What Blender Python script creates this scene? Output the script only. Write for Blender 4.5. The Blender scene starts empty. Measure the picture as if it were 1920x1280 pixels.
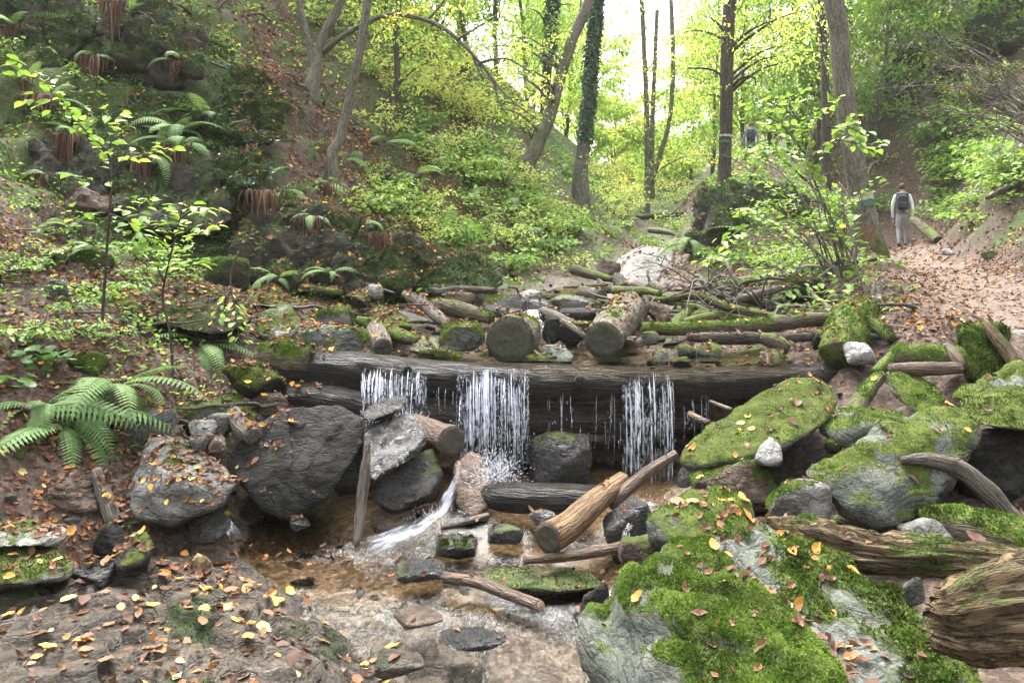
import bpy, bmesh, math, random
import numpy as np
from mathutils import Vector, Matrix, Euler
from mathutils.bvhtree import BVHTree

random.seed(7)
RNG = np.random.default_rng(7)
SC = bpy.context.scene
COL = SC.collection

# ------------------------------------------------------------------ camera, sky, sun, exposure
CAM_Z = 2.0
FPX = 1920 * 26.0 / 36.0
HOR = 480.0
cam_d = bpy.data.cameras.new("camera")
cam_d.lens = 26.0
cam_d.sensor_width = 36.0
cam_d.shift_y = -(640.0 - HOR) / 1920.0
cam_d.clip_start = 0.05
cam_d.clip_end = 600.0
cam_o = bpy.data.objects.new("camera", cam_d)
COL.objects.link(cam_o)
cam_o.location = (0, 0, CAM_Z)
cam_o.rotation_euler = (math.radians(90), 0, 0)
SC.camera = cam_o

SUN_EL, SUN_AZ = 58.0, -18.0          # sun high, ahead and a little to the left of the view
world = bpy.data.worlds.new("World")
SC.world = world
world.use_nodes = True
wn = world.node_tree
wn.nodes.clear()
w_out = wn.nodes.new("ShaderNodeOutputWorld")
w_bg = wn.nodes.new("ShaderNodeBackground")
w_sky = wn.nodes.new("ShaderNodeTexSky")
w_sky.sky_type = 'NISHITA'
w_sky.sun_disc = False
w_sky.sun_elevation = math.radians(SUN_EL)
w_sky.sun_rotation = math.radians(SUN_AZ)
w_sky.air_density = 1.0
w_sky.dust_density = 4.0
w_sky.ozone_density = 1.0
w_hsv = wn.nodes.new("ShaderNodeHueSaturation")     # thin cloud: the blue is mostly washed out
w_hsv.inputs['Saturation'].default_value = 0.22
w_bg.inputs['Strength'].default_value = 0.15
wn.links.new(w_sky.outputs['Color'], w_hsv.inputs['Color'])
wn.links.new(w_hsv.outputs['Color'], w_bg.inputs['Color'])
wn.links.new(w_bg.outputs['Background'], w_out.inputs['Surface'])

sun_d = bpy.data.lights.new("sun", 'SUN')
sun_d.energy = 1.3
sun_d.angle = math.radians(40)
sun_d.color = (1.0, 0.96, 0.9)
sun_o = bpy.data.objects.new("sun", sun_d)
COL.objects.link(sun_o)
_el, _az = math.radians(SUN_EL), math.radians(SUN_AZ)
_sd = Vector((math.sin(_az) * math.cos(_el), math.cos(_az) * math.cos(_el), math.sin(_el)))
sun_o.rotation_euler = (-_sd).to_track_quat('-Z', 'Y').to_euler()
sun_o.location = (0, 0, 40)

SC.view_settings.view_transform = 'Standard'
SC.view_settings.look = 'None'
SC.view_settings.exposure = 2.8
SC.view_settings.gamma = 1.0
SC.view_settings.use_curve_mapping = False
SC.render.engine = 'CYCLES'
SC.cycles.max_bounces = 7
SC.cycles.diffuse_bounces = 3
SC.cycles.glossy_bounces = 3
SC.cycles.transmission_bounces = 4
SC.cycles.transparent_max_bounces = 8
SC.cycles.caustics_reflective = False
SC.cycles.caustics_refractive = False
SC.cycles.use_denoising = True

# ------------------------------------------------------------------ numeric helpers
_perm = np.random.default_rng(3).permutation(256)
_perm = np.concatenate([_perm, _perm, _perm])
_grad = np.random.default_rng(4).normal(size=(256, 3))
_grad /= np.linalg.norm(_grad, axis=1)[:, None]


def noise(p):
    """gradient noise, p (n,3) -> about -0.7..0.7"""
    p = np.asarray(p, float)
    i = np.floor(p).astype(int)
    f = p - i
    u = f * f * f * (f * (f * 6 - 15) + 10)
    i &= 255
    res = 0
    for dx in (0, 1):
        for dy in (0, 1):
            for dz in (0, 1):
                h = _perm[_perm[_perm[(i[:, 0] + dx) & 255] + ((i[:, 1] + dy) & 255)] + ((i[:, 2] + dz) & 255)]
                d = (_grad[h] * (f - np.array([dx, dy, dz]))).sum(1)
                w = (u[:, 0] if dx else 1 - u[:, 0]) * (u[:, 1] if dy else 1 - u[:, 1]) * (u[:, 2] if dz else 1 - u[:, 2])
                res = res + w * d
    return res


def fbm(p, oct=4, gain=0.5):
    p = np.asarray(p, float)
    a, s, t = 1.0, 0, 0
    for k in range(oct):
        s = s + a * noise(p * (2.03 ** k) + 17.3 * k)
        a *= gain
    return s


def sstep(a, b, x):
    t = np.clip((np.asarray(x, float) - a) / (b - a), 0, 1)
    return t * t * (3 - 2 * t)


def P(px, py, Y):
    """a pixel of the photograph at the depth Y -> a point of the place"""
    return np.array([(px - 960.0) / FPX * Y, Y, CAM_Z + (HOR - py) / FPX * Y])


def unit(v):
    v = np.asarray(v, float)
    return v / (np.linalg.norm(v, axis=-1, keepdims=True) + 1e-12)


# ------------------------------------------------------------------ mesh helpers
def mesh_np(name, V, F, mat=None, attrs=None, smooth=True):
    V = np.asarray(V, np.float32)
    Fs = F if isinstance(F, list) else [F]
    Fs = [np.asarray(f, np.int32) for f in Fs if len(f)]
    me = bpy.data.meshes.new(name)
    me.vertices.add(len(V))
    me.vertices.foreach_set('co', V.ravel())
    loops = np.concatenate([f.ravel() for f in Fs])
    tot = np.concatenate([np.full(len(f), f.shape[1], np.int32) for f in Fs])
    start = np.concatenate([[0], np.cumsum(tot)[:-1]]).astype(np.int32)
    me.loops.add(len(loops))
    me.loops.foreach_set('vertex_index', loops)
    me.polygons.add(len(tot))
    me.polygons.foreach_set('loop_start', start)
    me.polygons.foreach_set('loop_total', tot)
    me.polygons.foreach_set('use_smooth', np.full(len(tot), smooth))
    for k, a in (attrs or {}).items():
        a = np.asarray(a, np.float32)
        if a.ndim == 1:
            at = me.attributes.new(k, 'FLOAT', 'POINT')
            at.data.foreach_set('value', a)
        else:
            at = me.attributes.new(k, 'FLOAT_VECTOR', 'POINT')
            at.data.foreach_set('vector', a.ravel())
    me.update(calc_edges=True)
    if mat is not None:
        for m in (mat if isinstance(mat, list) else [mat]):
            me.materials.append(m)
    return me


def obj(name, me, parent=None, loc=None):
    o = bpy.data.objects.new(name, me)
    COL.objects.link(o)
    if parent is not None:
        o.parent = parent
    if loc is not None:
        o.location = tuple(float(v) for v in loc)
    return o


def tag(o, label=None, cat=None, group=None, kind=None):
    if label:
        o['label'] = label
    if cat:
        o['category'] = cat
    if group:
        o['group'] = group
    if kind:
        o['kind'] = kind
    return o


def empty(name, loc=(0, 0, 0)):
    o = bpy.data.objects.new(name, None)
    COL.objects.link(o)
    o.empty_display_size = 0.1
    o.location = tuple(float(v) for v in loc)
    return o


def join(parts):
    """list of (V, F) -> one (V, [F3, F4]) and the vertex counts"""
    Vs, F3, F4, n, cnt = [], [], [], 0, []
    for V, F in parts:
        for f in (F if isinstance(F, list) else [F]):
            f = np.asarray(f)
            if len(f) == 0:
                continue
            (F3 if f.shape[1] == 3 else F4).append(f + n)
        Vs.append(V)
        n += len(V)
        cnt.append(len(V))
    out = []
    if F3:
        out.append(np.concatenate(F3))
    if F4:
        out.append(np.concatenate(F4))
    return np.concatenate(Vs), out, cnt


def vnormals(V, F):
    N = np.zeros_like(V)
    fn = np.cross(V[F[:, 1]] - V[F[:, 0]], V[F[:, 2]] - V[F[:, 0]])
    for k in range(3):
        np.add.at(N, F[:, k], fn)
    return unit(N)


_ico = {}


def ico(n):
    if n not in _ico:
        bm = bmesh.new()
        bmesh.ops.create_icosphere(bm, subdivisions=n, radius=1.0)
        V = np.array([v.co[:] for v in bm.verts])
        F = np.array([[v.index for v in f.verts] for f in bm.faces])
        bm.free()
        _ico[n] = (unit(V), F)
    return _ico[n]


def resample(pts, n):
    """smooth curve through control points (catmull-rom), n samples; works on any columns"""
    pts = np.asarray(pts, float)
    if len(pts) == 2:
        t = np.linspace(0, 1, n)[:, None]
        return pts[0] * (1 - t) + pts[1] * t
    e = np.vstack([2 * pts[0] - pts[1], pts, 2 * pts[-1] - pts[-2]])
    seg = np.linalg.norm(np.diff(pts[:, :3], axis=0), axis=1)
    cum = np.concatenate([[0], np.cumsum(seg)])
    s = np.linspace(0, cum[-1], n)
    k = np.clip(np.searchsorted(cum, s, side='right') - 1, 0, len(pts) - 2)
    t = ((s - cum[k]) / np.maximum(seg[k], 1e-9))[:, None]
    p0, p1, p2, p3 = e[k], e[k + 1], e[k + 2], e[k + 3]
    return 0.5 * ((2 * p1) + (-p0 + p2) * t + (2 * p0 - 5 * p1 + 4 * p2 - p3) * t ** 2 + (-p0 + 3 * p1 - 3 * p2 + p3) * t ** 3)


def tube(C, R, ns=8, bump=None, caps=True):
    """tube along points C with radii R; bump(tc)->radius factor. returns V, F, tc (straightened coordinates)"""
    C = np.asarray(C, float)
    R = np.broadcast_to(np.asarray(R, float), (len(C),)).copy()
    n = len(C)
    T = unit(np.gradient(C, axis=0))
    ref = np.array([0.0, 0.0, 1.0]) if abs(T[:, 2]).mean() < 0.8 else np.array([0.0, 1.0, 0.0])
    A = unit(np.cross(np.broadcast_to(ref, T.shape), T))
    B = np.cross(T, A)
    th = np.linspace(0, 2 * np.pi, ns, endpoint=False)
    s = np.concatenate([[0], np.cumsum(np.linalg.norm(np.diff(C, axis=0), axis=1))])
    cs, sn = np.cos(th), np.sin(th)
    tc = np.stack([np.outer(R, cs), np.outer(R, sn), np.repeat(s[:, None], ns, 1)], -1).reshape(-1, 3)
    rr = np.repeat(R, ns)
    if bump is not None:
        rr = rr * bump(tc)
    cth, sth = np.tile(cs, n), np.tile(sn, n)
    V = np.repeat(C, ns, 0) + rr[:, None] * (cth[:, None] * np.repeat(A, ns, 0) + sth[:, None] * np.repeat(B, ns, 0))
    i = np.arange(n - 1)[:, None] * ns
    j = np.arange(ns)[None, :]
    j2 = (j + 1) % ns
    F = np.stack([i + j, i + j2, i + ns + j2, i + ns + j], -1).reshape(-1, 4)
    Fl = [F]
    if caps:
        V = np.vstack([V, C[0], C[-1]])
        tc = np.vstack([tc, [0, 0, 0], [0, 0, s[-1]]])
        k = np.arange(ns)
        k2 = (k + 1) % ns
        Fl.append(np.stack([np.full(ns, n * ns), k2, k], -1))
        Fl.append(np.stack([np.full(ns, n * ns + 1), (n - 1) * ns + k, (n - 1) * ns + k2], -1))
    return V, Fl, tc


# leaf outlines: x across, y along, z up
LEAF4 = (np.array([[0, 0, 0], [.27, .45, .07], [0, 1, -.06], [-.27, .45, .07]]), np.array([[0, 1, 2], [0, 2, 3]]))
LEAF7 = (np.array([[0, 0, 0], [.24, .25, .06], [.25, .62, .06], [0, 1, -.08], [-.25, .62, .06], [-.24, .25, .06], [0, .5, -.01]]),
         np.array([[0, 1, 6], [1, 2, 6], [2, 3, 6], [3, 4, 6], [4, 5, 6], [5, 0, 6]]))
DEAD = (np.array([[0, 0, 0.03], [.27, .22, .13], [.3, .6, .16], [0.03, 1, .1], [-.27, .64, .1], [-.29, .25, .15], [0, .5, -.01]]), LEAF7[1])
BLADE = (np.array([[-.05, 0, 0], [.05, 0, 0], [.04, .5, .06], [0, 1, -.1], [-.04, .5, .06]]), np.array([[0, 1, 2], [0, 2, 4], [4, 2, 3]]))


def leaves(pos, axis, nrm, size, tmpl):
    """many leaves as one soup: (n,3) positions, axis and normal directions, sizes"""
    TV, TF = tmpl
    axis = unit(axis)
    side = unit(np.cross(axis, nrm))
    nrm = np.cross(side, axis)
    size = np.broadcast_to(size, (len(pos),))
    V = pos[:, None, :] + size[:, None, None] * (TV[None, :, 0:1] * side[:, None] + TV[None, :, 1:2] * axis[:, None] + TV[None, :, 2:3] * nrm[:, None])
    F = (np.arange(len(pos)) * len(TV))[:, None, None] + TF[None]
    return V.reshape(-1, 3), F.reshape(-1, TF.shape[1])


def rdir(n, up=0.0, spread=1.0):
    d = RNG.normal(size=(n, 3)) * spread
    d[:, 2] += up
    return unit(d)

# ------------------------------------------------------------------ materials
class NT:
    def __init__(s, name):
        s.m = bpy.data.materials.new(name)
        s.m.use_nodes = True
        s.t = s.m.node_tree
        s.t.nodes.clear()
        s.out = s.t.nodes.new('ShaderNodeOutputMaterial')

    def n(s, typ, props=None, **ins):
        nd = s.t.nodes.new('ShaderNode' + typ)
        for k, v in (props or {}).items():
            setattr(nd, k, v)
        for k, v in ins.items():
            s.set(nd, k, v)
        return nd

    def set(s, nd, k, v):
        key = int(k[1:]) if (k[0] == 'i' and k[1:].isdigit()) else k.replace('_', ' ')
        inp = nd.inputs[key]
        if isinstance(v, bpy.types.NodeSocket):
            s.t.links.new(v, inp)
        elif isinstance(v, bpy.types.Node):
            s.t.links.new(v.outputs[0], inp)
        else:
            if isinstance(v, (tuple, list)) and len(v) == 3 and inp.type == 'RGBA':
                v = (*v, 1)
            inp.default_value = v

    def math(s, op, a, b=0.0, c=0.0, clamp=False):
        return s.n('Math', {'operation': op, 'use_clamp': clamp}, i0=a, i1=b, i2=c)

    def mix(s, f, a, b, mode='MIX'):
        nd = s.n('Mix', {'data_type': 'RGBA', 'blend_type': mode})
        s.set(nd, 'i0', f)
        s.set(nd, 'i6', a)
        s.set(nd, 'i7', b)
        return nd.outputs[2]

    def ramp(s, f, stops, interp='LINEAR'):
        nd = s.n('ValToRGB')
        s.set(nd, 'i0', f)
        cr = nd.color_ramp
        cr.interpolation = interp
        while len(cr.elements) < len(stops):
            cr.elements.new(0.5)
        for e, (p, c) in zip(cr.elements, stops):
            e.position = p
            e.color = (c, c, c, 1) if isinstance(c, (int, float)) else (*c, 1)
        return nd.outputs[0]

    def noise(s, vec, scale, detail=4, rough=0.55, dist=0.0):
        nd = s.n('TexNoise', None, Scale=scale, Detail=detail, Roughness=rough, Distortion=dist)
        if vec is not None:
            s.set(nd, 'Vector', vec)
        return nd.outputs[0]

    def attr(s, name):
        return s.n('Attribute', {'attribute_name': name})

    def coords(s):
        return s.n('TexCoord').outputs['Object']

    def mapping(s, vec, scale=(1, 1, 1), rot=(0, 0, 0)):
        return s.n('Mapping', None, Vector=vec, Scale=scale, Rotation=rot).outputs[0]

    def bump(s, h, strength, dist, normal=None):
        nd = s.n('Bump', None, Height=h, Strength=strength, Distance=dist)
        if normal is not None:
            s.set(nd, 'Normal', normal)
        return nd.outputs[0]

    def done(s, shader):
        s.t.links.new(shader.outputs[0] if isinstance(shader, bpy.types.Node) else shader, s.out.inputs[0])
        return s.m


def rock_mat(name, c1, c2, c3, rough=0.75, strata=1.0, moss=((.03, .045, .01), (.085, .115, .02), (.17, .2, .04)), rot=(0.5, 0.3, 0.2), spec=0.35, lichen=0.0, ext=1.0, zs=9.0):
    t = NT(name)
    tc = t.coords()
    wv = t.n('TexNoise', None, Vector=tc, Scale=3.0 * ext, Detail=3.0).outputs[1]
    tw = t.n('VectorMath', {'operation': 'MULTIPLY_ADD'}, i0=wv, i1=(0.16, 0.16, 0.16), i2=tc).outputs[0]
    big = t.noise(tc, 2.4 * ext, 8, 0.65)
    st = t.noise(t.mapping(tw, (2.0, 3.0, zs), rot), 1.7 * ext, 9, 0.7)
    rid = t.math('ABSOLUTE', t.math('SUBTRACT', t.noise(t.mapping(tw, (1.5, 1.5, 3.5), rot), 3.2 * ext, 6, 0.6), 0.5))
    fine = t.noise(tc, 70 * ext, 5, 0.75)
    f = t.math('ADD', t.math('ADD', t.math('MULTIPLY', big, 0.5), t.math('MULTIPLY', st, 0.3)), t.math('MULTIPLY', fine, 0.2))
    col = t.ramp(f, [(0.36, c1), (0.5, c2), (0.64, c3)])
    col = t.mix(t.ramp(rid, [(0.0, 0.75), (0.045, 0.0)]), col, t.mix(1.0, col, (0.3, 0.28, 0.27), 'MULTIPLY'))
    col = t.mix(t.ramp(fine, [(0.38, 0.6), (0.6, 0.0)]), col, t.mix(1.0, col, (0.45, 0.43, 0.42), 'MULTIPLY'))
    sp = t.ramp(t.noise(tc, 11 * ext, 6, 0.8), [(0.6, 0.0), (0.7, 0.45)])
    col = t.mix(sp, col, tuple(min(1, v * 1.5 + 0.02) for v in c3))
    m = t.attr('moss').outputs['Fac']
    mn = t.noise(tc, 26, 5, 0.7)
    mask = t.ramp(t.math('ADD', m, t.math('MULTIPLY', t.math('SUBTRACT', mn, 0.5), 0.9)), [(0.42, 0.0), (0.60, 1.0)])
    mv = t.noise(tc, 9, 5, 0.7)
    mcol = t.ramp(t.math('ADD', t.math('MULTIPLY', mv, 0.7), t.math('MULTIPLY', t.noise(tc, 120, 2, 0.6), 0.3)), [(0.35, moss[0]), (0.5, moss[1]), (0.68, moss[2])])
    col = t.mix(mask, col, mcol)
    crack = t.n('TexVoronoi', {'feature': 'DISTANCE_TO_EDGE'}, Vector=t.mapping(tw, (2.0, 2.0, 5.0), rot), Scale=1.6 * ext).outputs[0]
    h = t.math('ADD', t.math('MULTIPLY', st, 0.8 * strata), t.math('MULTIPLY', fine, 0.3))
    h = t.math('ADD', h, t.math('MULTIPLY', t.ramp(rid, [(0.0, 0.0), (0.06, 1.0)]), 0.22))
    h = t.math('ADD', h, t.math('MULTIPLY', t.ramp(crack, [(0.0, 0.0), (0.04, 1.0)]), 0.16))
    h = t.math('ADD', h, t.math('MULTIPLY', mask, t.math('MULTIPLY', t.noise(tc, 160, 3, 0.7), 0.5)))
    bp = t.bump(h, 1.0, 0.05)
    r = t.math('ADD', t.math('MULTIPLY', mask, 0.3), t.math('ADD', rough, t.math('MULTIPLY', t.math('SUBTRACT', fine, 0.5), 0.5)), clamp=True)
    b = t.n('BsdfPrincipled', None, Base_Color=col, Roughness=r, Normal=bp, Specular_IOR_Level=spec)
    return t.done(b)


def bark_mat(name, c1, c2, moss_c=(.09, .14, .02), rough=0.85, moss_amt=0.0, grain=(14, 14, 2.2), spec=0.3, depth=0.02):
    t = NT(name)
    tc = t.attr('tc').outputs['Vector']
    wv = t.n('TexNoise', None, Vector=tc, Scale=9.0, Detail=3.0).outputs[1]
    tw = t.n('VectorMath', {'operation': 'MULTIPLY_ADD'}, i0=wv, i1=(0.03, 0.03, 0.10), i2=tc).outputs[0]
    g = t.noise(t.mapping(tw, grain), 2.6, 10, 0.72, 0.3)
    g2 = t.noise(t.mapping(tw, tuple(v * 3.1 for v in grain)), 2.0, 5, 0.7)
    rid = t.math('ABSOLUTE', t.math('SUBTRACT', t.noise(t.mapping(tw, tuple(v * 0.9 for v in grain)), 2.0, 4, 0.6), 0.5))
    big = t.noise(tc, 5.0, 6, 0.65)
    f = t.math('ADD', t.math('ADD', t.math('MULTIPLY', g, 0.45), t.math('MULTIPLY', big, 0.3)), t.math('MULTIPLY', g2, 0.25))
    col = t.ramp(f, [(0.36, c1), (0.52, tuple((u + v) / 2 for u, v in zip(c1, c2))), (0.63, c2)])
    col = t.mix(t.ramp(rid, [(0.0, 0.85), (0.06, 0.0)]), col, tuple(v * 0.45 for v in c1))
    m = t.attr('moss').outputs['Fac']
    mn = t.noise(tc, 16, 5, 0.7)
    mask = t.ramp(t.math('ADD', t.math('ADD', m, moss_amt), t.math('MULTIPLY', t.math('SUBTRACT', mn, 0.5), 0.9)), [(0.42, 0.0), (0.62, 1.0)])
    mcol = t.ramp(t.noise(tc, 30, 4, 0.7), [(0.3, tuple(v * 0.45 for v in moss_c)), (0.7, tuple(v * 1.5 for v in moss_c))])
    col = t.mix(mask, col, mcol)
    h = t.math('ADD', t.math('ADD', g, t.math('MULTIPLY', g2, 0.4)), t.math('MULTIPLY', t.ramp(rid, [(0.0, 0.0), (0.09, 1.0)]), 0.45))
    h = t.math('ADD', h, t.math('MULTIPLY', mask, t.math('MULTIPLY', t.noise(tc, 110, 3, 0.7), 0.5)))
    bp = t.bump(h, 1.0, depth)
    r = t.math('ADD', rough, t.math('MULTIPLY', t.math('SUBTRACT', big, 0.5), 0.5), clamp=True)
    return t.done(t.n('BsdfPrincipled', None, Base_Color=col, Roughness=r, Normal=bp, Specular_IOR_Level=spec))


def endgrain_mat(name, c1, c2, rough=0.8):
    t = NT(name)
    tc = t.attr('tc').outputs['Vector']
    w = t.n('TexWave', {'wave_type': 'RINGS', 'rings_direction': 'Z'}, Vector=tc, Scale=14.0, Distortion=3.0, Detail=3.0, Detail_Scale=1.5).outputs[1]
    nz = t.noise(tc, 22, 5, 0.7)
    sp = t.n('Separate' + 'XYZ', None, Vector=tc)
    col = t.ramp(t.math('ADD', t.math('MULTIPLY', w, 0.05), t.math('MULTIPLY', nz, 0.95)), [(0.3, c1), (0.7, c2)])
    bp = t.bump(t.math('ADD', nz, t.math('MULTIPLY', w, 0.03)), 0.8, 0.014)
    return t.done(t.n('BsdfPrincipled', None, Base_Color=col, Roughness=rough, Normal=bp))


def leaf_mat(name, stops, trans=0.45, rough=0.5, rnd=0.0, spec=0.4):
    t = NT(name)
    f = t.attr('tint').outputs['Fac']
    if rnd:
        oi = t.n('ObjectInfo').outputs['Random']
        f = t.math('ADD', f, t.math('MULTIPLY', t.math('SUBTRACT', oi, 0.5), rnd), clamp=True)
    col = t.ramp(f, stops)
    p = t.n('BsdfPrincipled', None, Base_Color=col, Roughness=rough, Specular_IOR_Level=spec)
    if trans <= 0:
        return t.done(p)
    tr = t.n('BsdfTranslucent', None, Color=t.mix(1.0, col, (1.0, 1.0, 0.65), 'MULTIPLY'))
    return t.done(t.n('MixShader', None, i0=trans, i1=p, i2=tr))


M = {}
M['rock_grey'] = rock_mat('grey_schist', (.075, .075, .068), (.15, .15, .135), (.25, .245, .215), rough=0.7)
M['rock_pale'] = rock_mat('pale_stone', (.16, .16, .14), (.27, .27, .24), (.4, .39, .35), rough=0.75)
M['rock_white'] = rock_mat('whitish_stone', (.24, .23, .22), (.4, .39, .37), (.55, .54, .52), rough=0.75)
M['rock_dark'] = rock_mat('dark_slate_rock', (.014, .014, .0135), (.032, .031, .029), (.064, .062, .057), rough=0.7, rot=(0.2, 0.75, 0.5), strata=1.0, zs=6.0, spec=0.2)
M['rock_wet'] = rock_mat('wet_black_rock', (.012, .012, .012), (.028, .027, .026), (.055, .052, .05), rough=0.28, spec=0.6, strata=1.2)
M['rock_sheen'] = rock_mat('wet_shining_slab', (.05, .048, .045), (.11, .105, .1), (.2, .19, .185), rough=0.2, spec=0.8, strata=1.6, rot=(0.3, 0.9, 0.4))
M['rock_orange'] = rock_mat('wet_rusty_rock', (.075, .046, .03), (.155, .098, .064), (.27, .185, .13), rough=0.3, spec=0.6)
M['rock_slide'] = rock_mat('wet_pale_bedrock', (.15, .13, .12), (.29, .26, .24), (.45, .41, .39), rough=0.4, spec=0.5)
M['rock_ochre'] = rock_mat('ochre_stone', (.2, .14, .06), (.38, .27, .12), (.5, .38, .2), rough=0.6)
M['rock_brown'] = rock_mat('brown_layered_rock', (.05, .035, .025), (.12, .085, .06), (.22, .16, .115), rough=0.7, strata=1.6)
M['rock_crag'] = rock_mat('shaded_mossy_crag_rock', (.022, .021, .014), (.052, .048, .034), (.105, .096, .07), rough=0.85, strata=1.5, moss=((.018, .028, .008), (.045, .065, .016), (.095, .125, .03)), ext=0.9, zs=5.0, rot=(0.5, 0.5, 0.2))  # shade of the crags is put into these dark stone and moss colours
M['rock_green'] = rock_mat('green_grey_schist', (.085, .095, .075), (.16, .175, .145), (.25, .26, .22), rough=0.7, moss=((.05, .055, .014), (.1, .135, .02), (.19, .235, .04)), rot=(0.9, 0.4, 0.1))
M['rock_bed'] = rock_mat('bedrock', (.045, .036, .027), (.115, .093, .07), (.21, .175, .135), rough=0.33, strata=1.4, moss=((.012, .022, .006), (.03, .05, .01), (.07, .1, .02)), rot=(0.25, 0.1, 0.3), spec=0.45)
M['bark_dark'] = bark_mat('dark_bark', (.04, .033, .025), (.13, .108, .08))
M['bark_grey'] = bark_mat('grey_green_bark', (.1, .09, .068), (.26, .235, .185), moss_c=(.08, .11, .025))
M['bark_pale'] = bark_mat('weathered_bark', (.1, .082, .06), (.27, .235, .185))
M['log_moss'] = bark_mat('mossy_log_bark', (.06, .05, .032), (.17, .145, .095), moss_c=(.1, .14, .022), moss_amt=0.12)
M['log_wet'] = bark_mat('wet_dark_log', (.007, .005, .0035), (.03, .02, .0145), rough=0.36, spec=0.35, grain=(16, 16, 1.6), depth=0.03)
M['log_brown'] = bark_mat('wet_brown_log', (.05, .028, .014), (.19, .11, .06), rough=0.45, spec=0.5)
M['log_orange'] = bark_mat('stripped_orange_wood', (.09, .05, .02), (.36, .22, .1), rough=0.55, grain=(16, 16, 1.2))
M['wood_rot'] = bark_mat('rotten_wood', (.06, .042, .022), (.42, .31, .17), grain=(20, 20, 0.9), depth=0.05, moss_c=(.1, .13, .03))
M['wood_grey'] = bark_mat('weathered_grey_wood', (.07, .058, .045), (.25, .215, .175), grain=(20, 20, 1.0), rough=0.75)
M['end_dark'] = endgrain_mat('dark_end_grain', (.018, .016, .011), (.075, .066, .045))
M['end_green'] = endgrain_mat('algae_end_grain', (.02, .022, .012), (.07, .072, .042))
M['end_pale'] = endgrain_mat('pale_end_grain', (.16, .12, .07), (.42, .34, .22))

GREENS = [(0.0, (.025, .065, .014)), (0.3, (.08, .18, .035)), (0.55, (.25, .41, .09)), (0.75, (.5, .6, .17)), (0.92, (.68, .65, .22)), (1.0, (.66, .45, .08))]
M['leaf'] = leaf_mat('green_foliage', GREENS, trans=0.7)
M['leaf_plant'] = leaf_mat('plant_foliage', GREENS, trans=0.4, rnd=0.18)
M['fern'] = leaf_mat('fern_green', [(0.0, (.05, .11, .035)), (0.5, (.17, .28, .1)), (1.0, (.34, .45, .19))], trans=0.35, rnd=0.5, rough=0.6, spec=0.2)
M['fern_dead'] = leaf_mat('dead_fern_brown', [(0.0, (.03, .016, .01)), (0.5, (.1, .05, .03)), (1.0, (.2, .115, .07))], trans=0.1, rough=0.85)
DEADC = [(0.0, (.04, .02, .013)), (0.22, (.1, .048, .03)), (0.42, (.16, .076, .04)), (0.6, (.215, .115, .058)), (0.74, (.44, .19, .05)), (0.86, (.55, .3, .06)), (0.95, (.62, .48, .1)), (1.0, (.6, .55, .25))]
M['litter'] = leaf_mat('fallen_leaf_brown', DEADC, trans=0.1, rough=0.6, spec=0.25)
M['moss'] = leaf_mat('moss_green', [(0.0, (.035, .035, .01)), (0.4, (.05, .092, .018)), (0.75, (.115, .19, .03)), (1.0, (.215, .3, .07))], trans=0.3, rough=0.9, spec=0.1)
M['ivy'] = leaf_mat('ivy_green', [(0.0, (.015, .04, .02)), (0.6, (.05, .1, .05)), (1.0, (.12, .2, .11))], trans=0.15, rough=0.35)
M['twig'] = bark_mat('twig_bark', (.05, .04, .03), (.16, .135, .105))
M['twig_pale'] = bark_mat('bare_twig', (.14, .125, .105), (.34, .31, .27))


def ground_mat():
    t = NT('forest_floor')
    tc = t.coords()
    a = t.attr('path').outputs['Fac']
    w = t.attr('wet').outputs['Fac']
    n1 = t.noise(tc, 3.0, 6, 0.65)
    n2 = t.noise(tc, 24, 5, 0.75)
    vor = t.n('TexVoronoi', None, Vector=t.mapping(t.n('VectorMath', {'operation': 'MULTIPLY_ADD'}, i0=t.n('TexNoise', None, Vector=tc, Scale=14.0, Detail=3.0).outputs[1], i1=(0.06, 0.06, 0.06), i2=tc).outputs[0]), Scale=30.0, Randomness=1.0)
    cell = t.n('Separate' + 'Color', None, Color=vor.outputs['Color']).outputs[0]
    soil = t.ramp(t.math('ADD', t.math('MULTIPLY', n1, 0.5), t.math('MULTIPLY', n2, 0.5)), [(0.35, (.014, .01, .007)), (0.52, (.04, .027, .018)), (0.68, (.09, .062, .043))])
    lit = t.ramp(cell, [(0.0, (.035, .022, .015)), (0.35, (.085, .052, .036)), (0.65, (.15, .094, .068)), (1.0, (.24, .165, .125))])
    col = t.mix(t.ramp(n2, [(0.38, 0.0), (0.55, 0.6)]), soil, lit)
    pth = t.ramp(t.math('ADD', t.math('MULTIPLY', n2, 0.6), t.math('MULTIPLY', cell, 0.4)), [(0.25, (.07, .048, .036)), (0.5, (.155, .107, .082)), (0.75, (.26, .19, .15))])
    col = t.mix(a, col, pth)
    grn = t.attr('green').outputs['Fac']
    gm = t.ramp(t.math('ADD', grn, t.math('MULTIPLY', t.math('SUBTRACT', t.noise(tc, 5, 6, 0.7), 0.5), 1.2)), [(0.4, 0.0), (0.6, 0.9)])
    col = t.mix(gm, col, t.ramp(n2, [(0.35, (.018, .035, .007)), (0.65, (.08, .12, .022))]))
    bed = t.ramp(t.math('ADD', t.math('MULTIPLY', n2, 0.6), t.math('MULTIPLY', cell, 0.4)), [(0.3, (.045, .032, .02)), (0.5, (.105, .074, .048)), (0.72, (.21, .158, .11))])
    col = t.mix(w, col, bed)
    h = t.math('ADD', t.math('MULTIPLY', n2, 0.7), t.math('MULTIPLY', cell, 0.5))
    return t.done(t.n('BsdfPrincipled', None, Base_Color=col, Roughness=t.math('SUBTRACT', 0.92, t.math('MULTIPLY', w, 0.35)), Normal=t.bump(h, 0.9, 0.05)))


M['ground'] = ground_mat()


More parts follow.
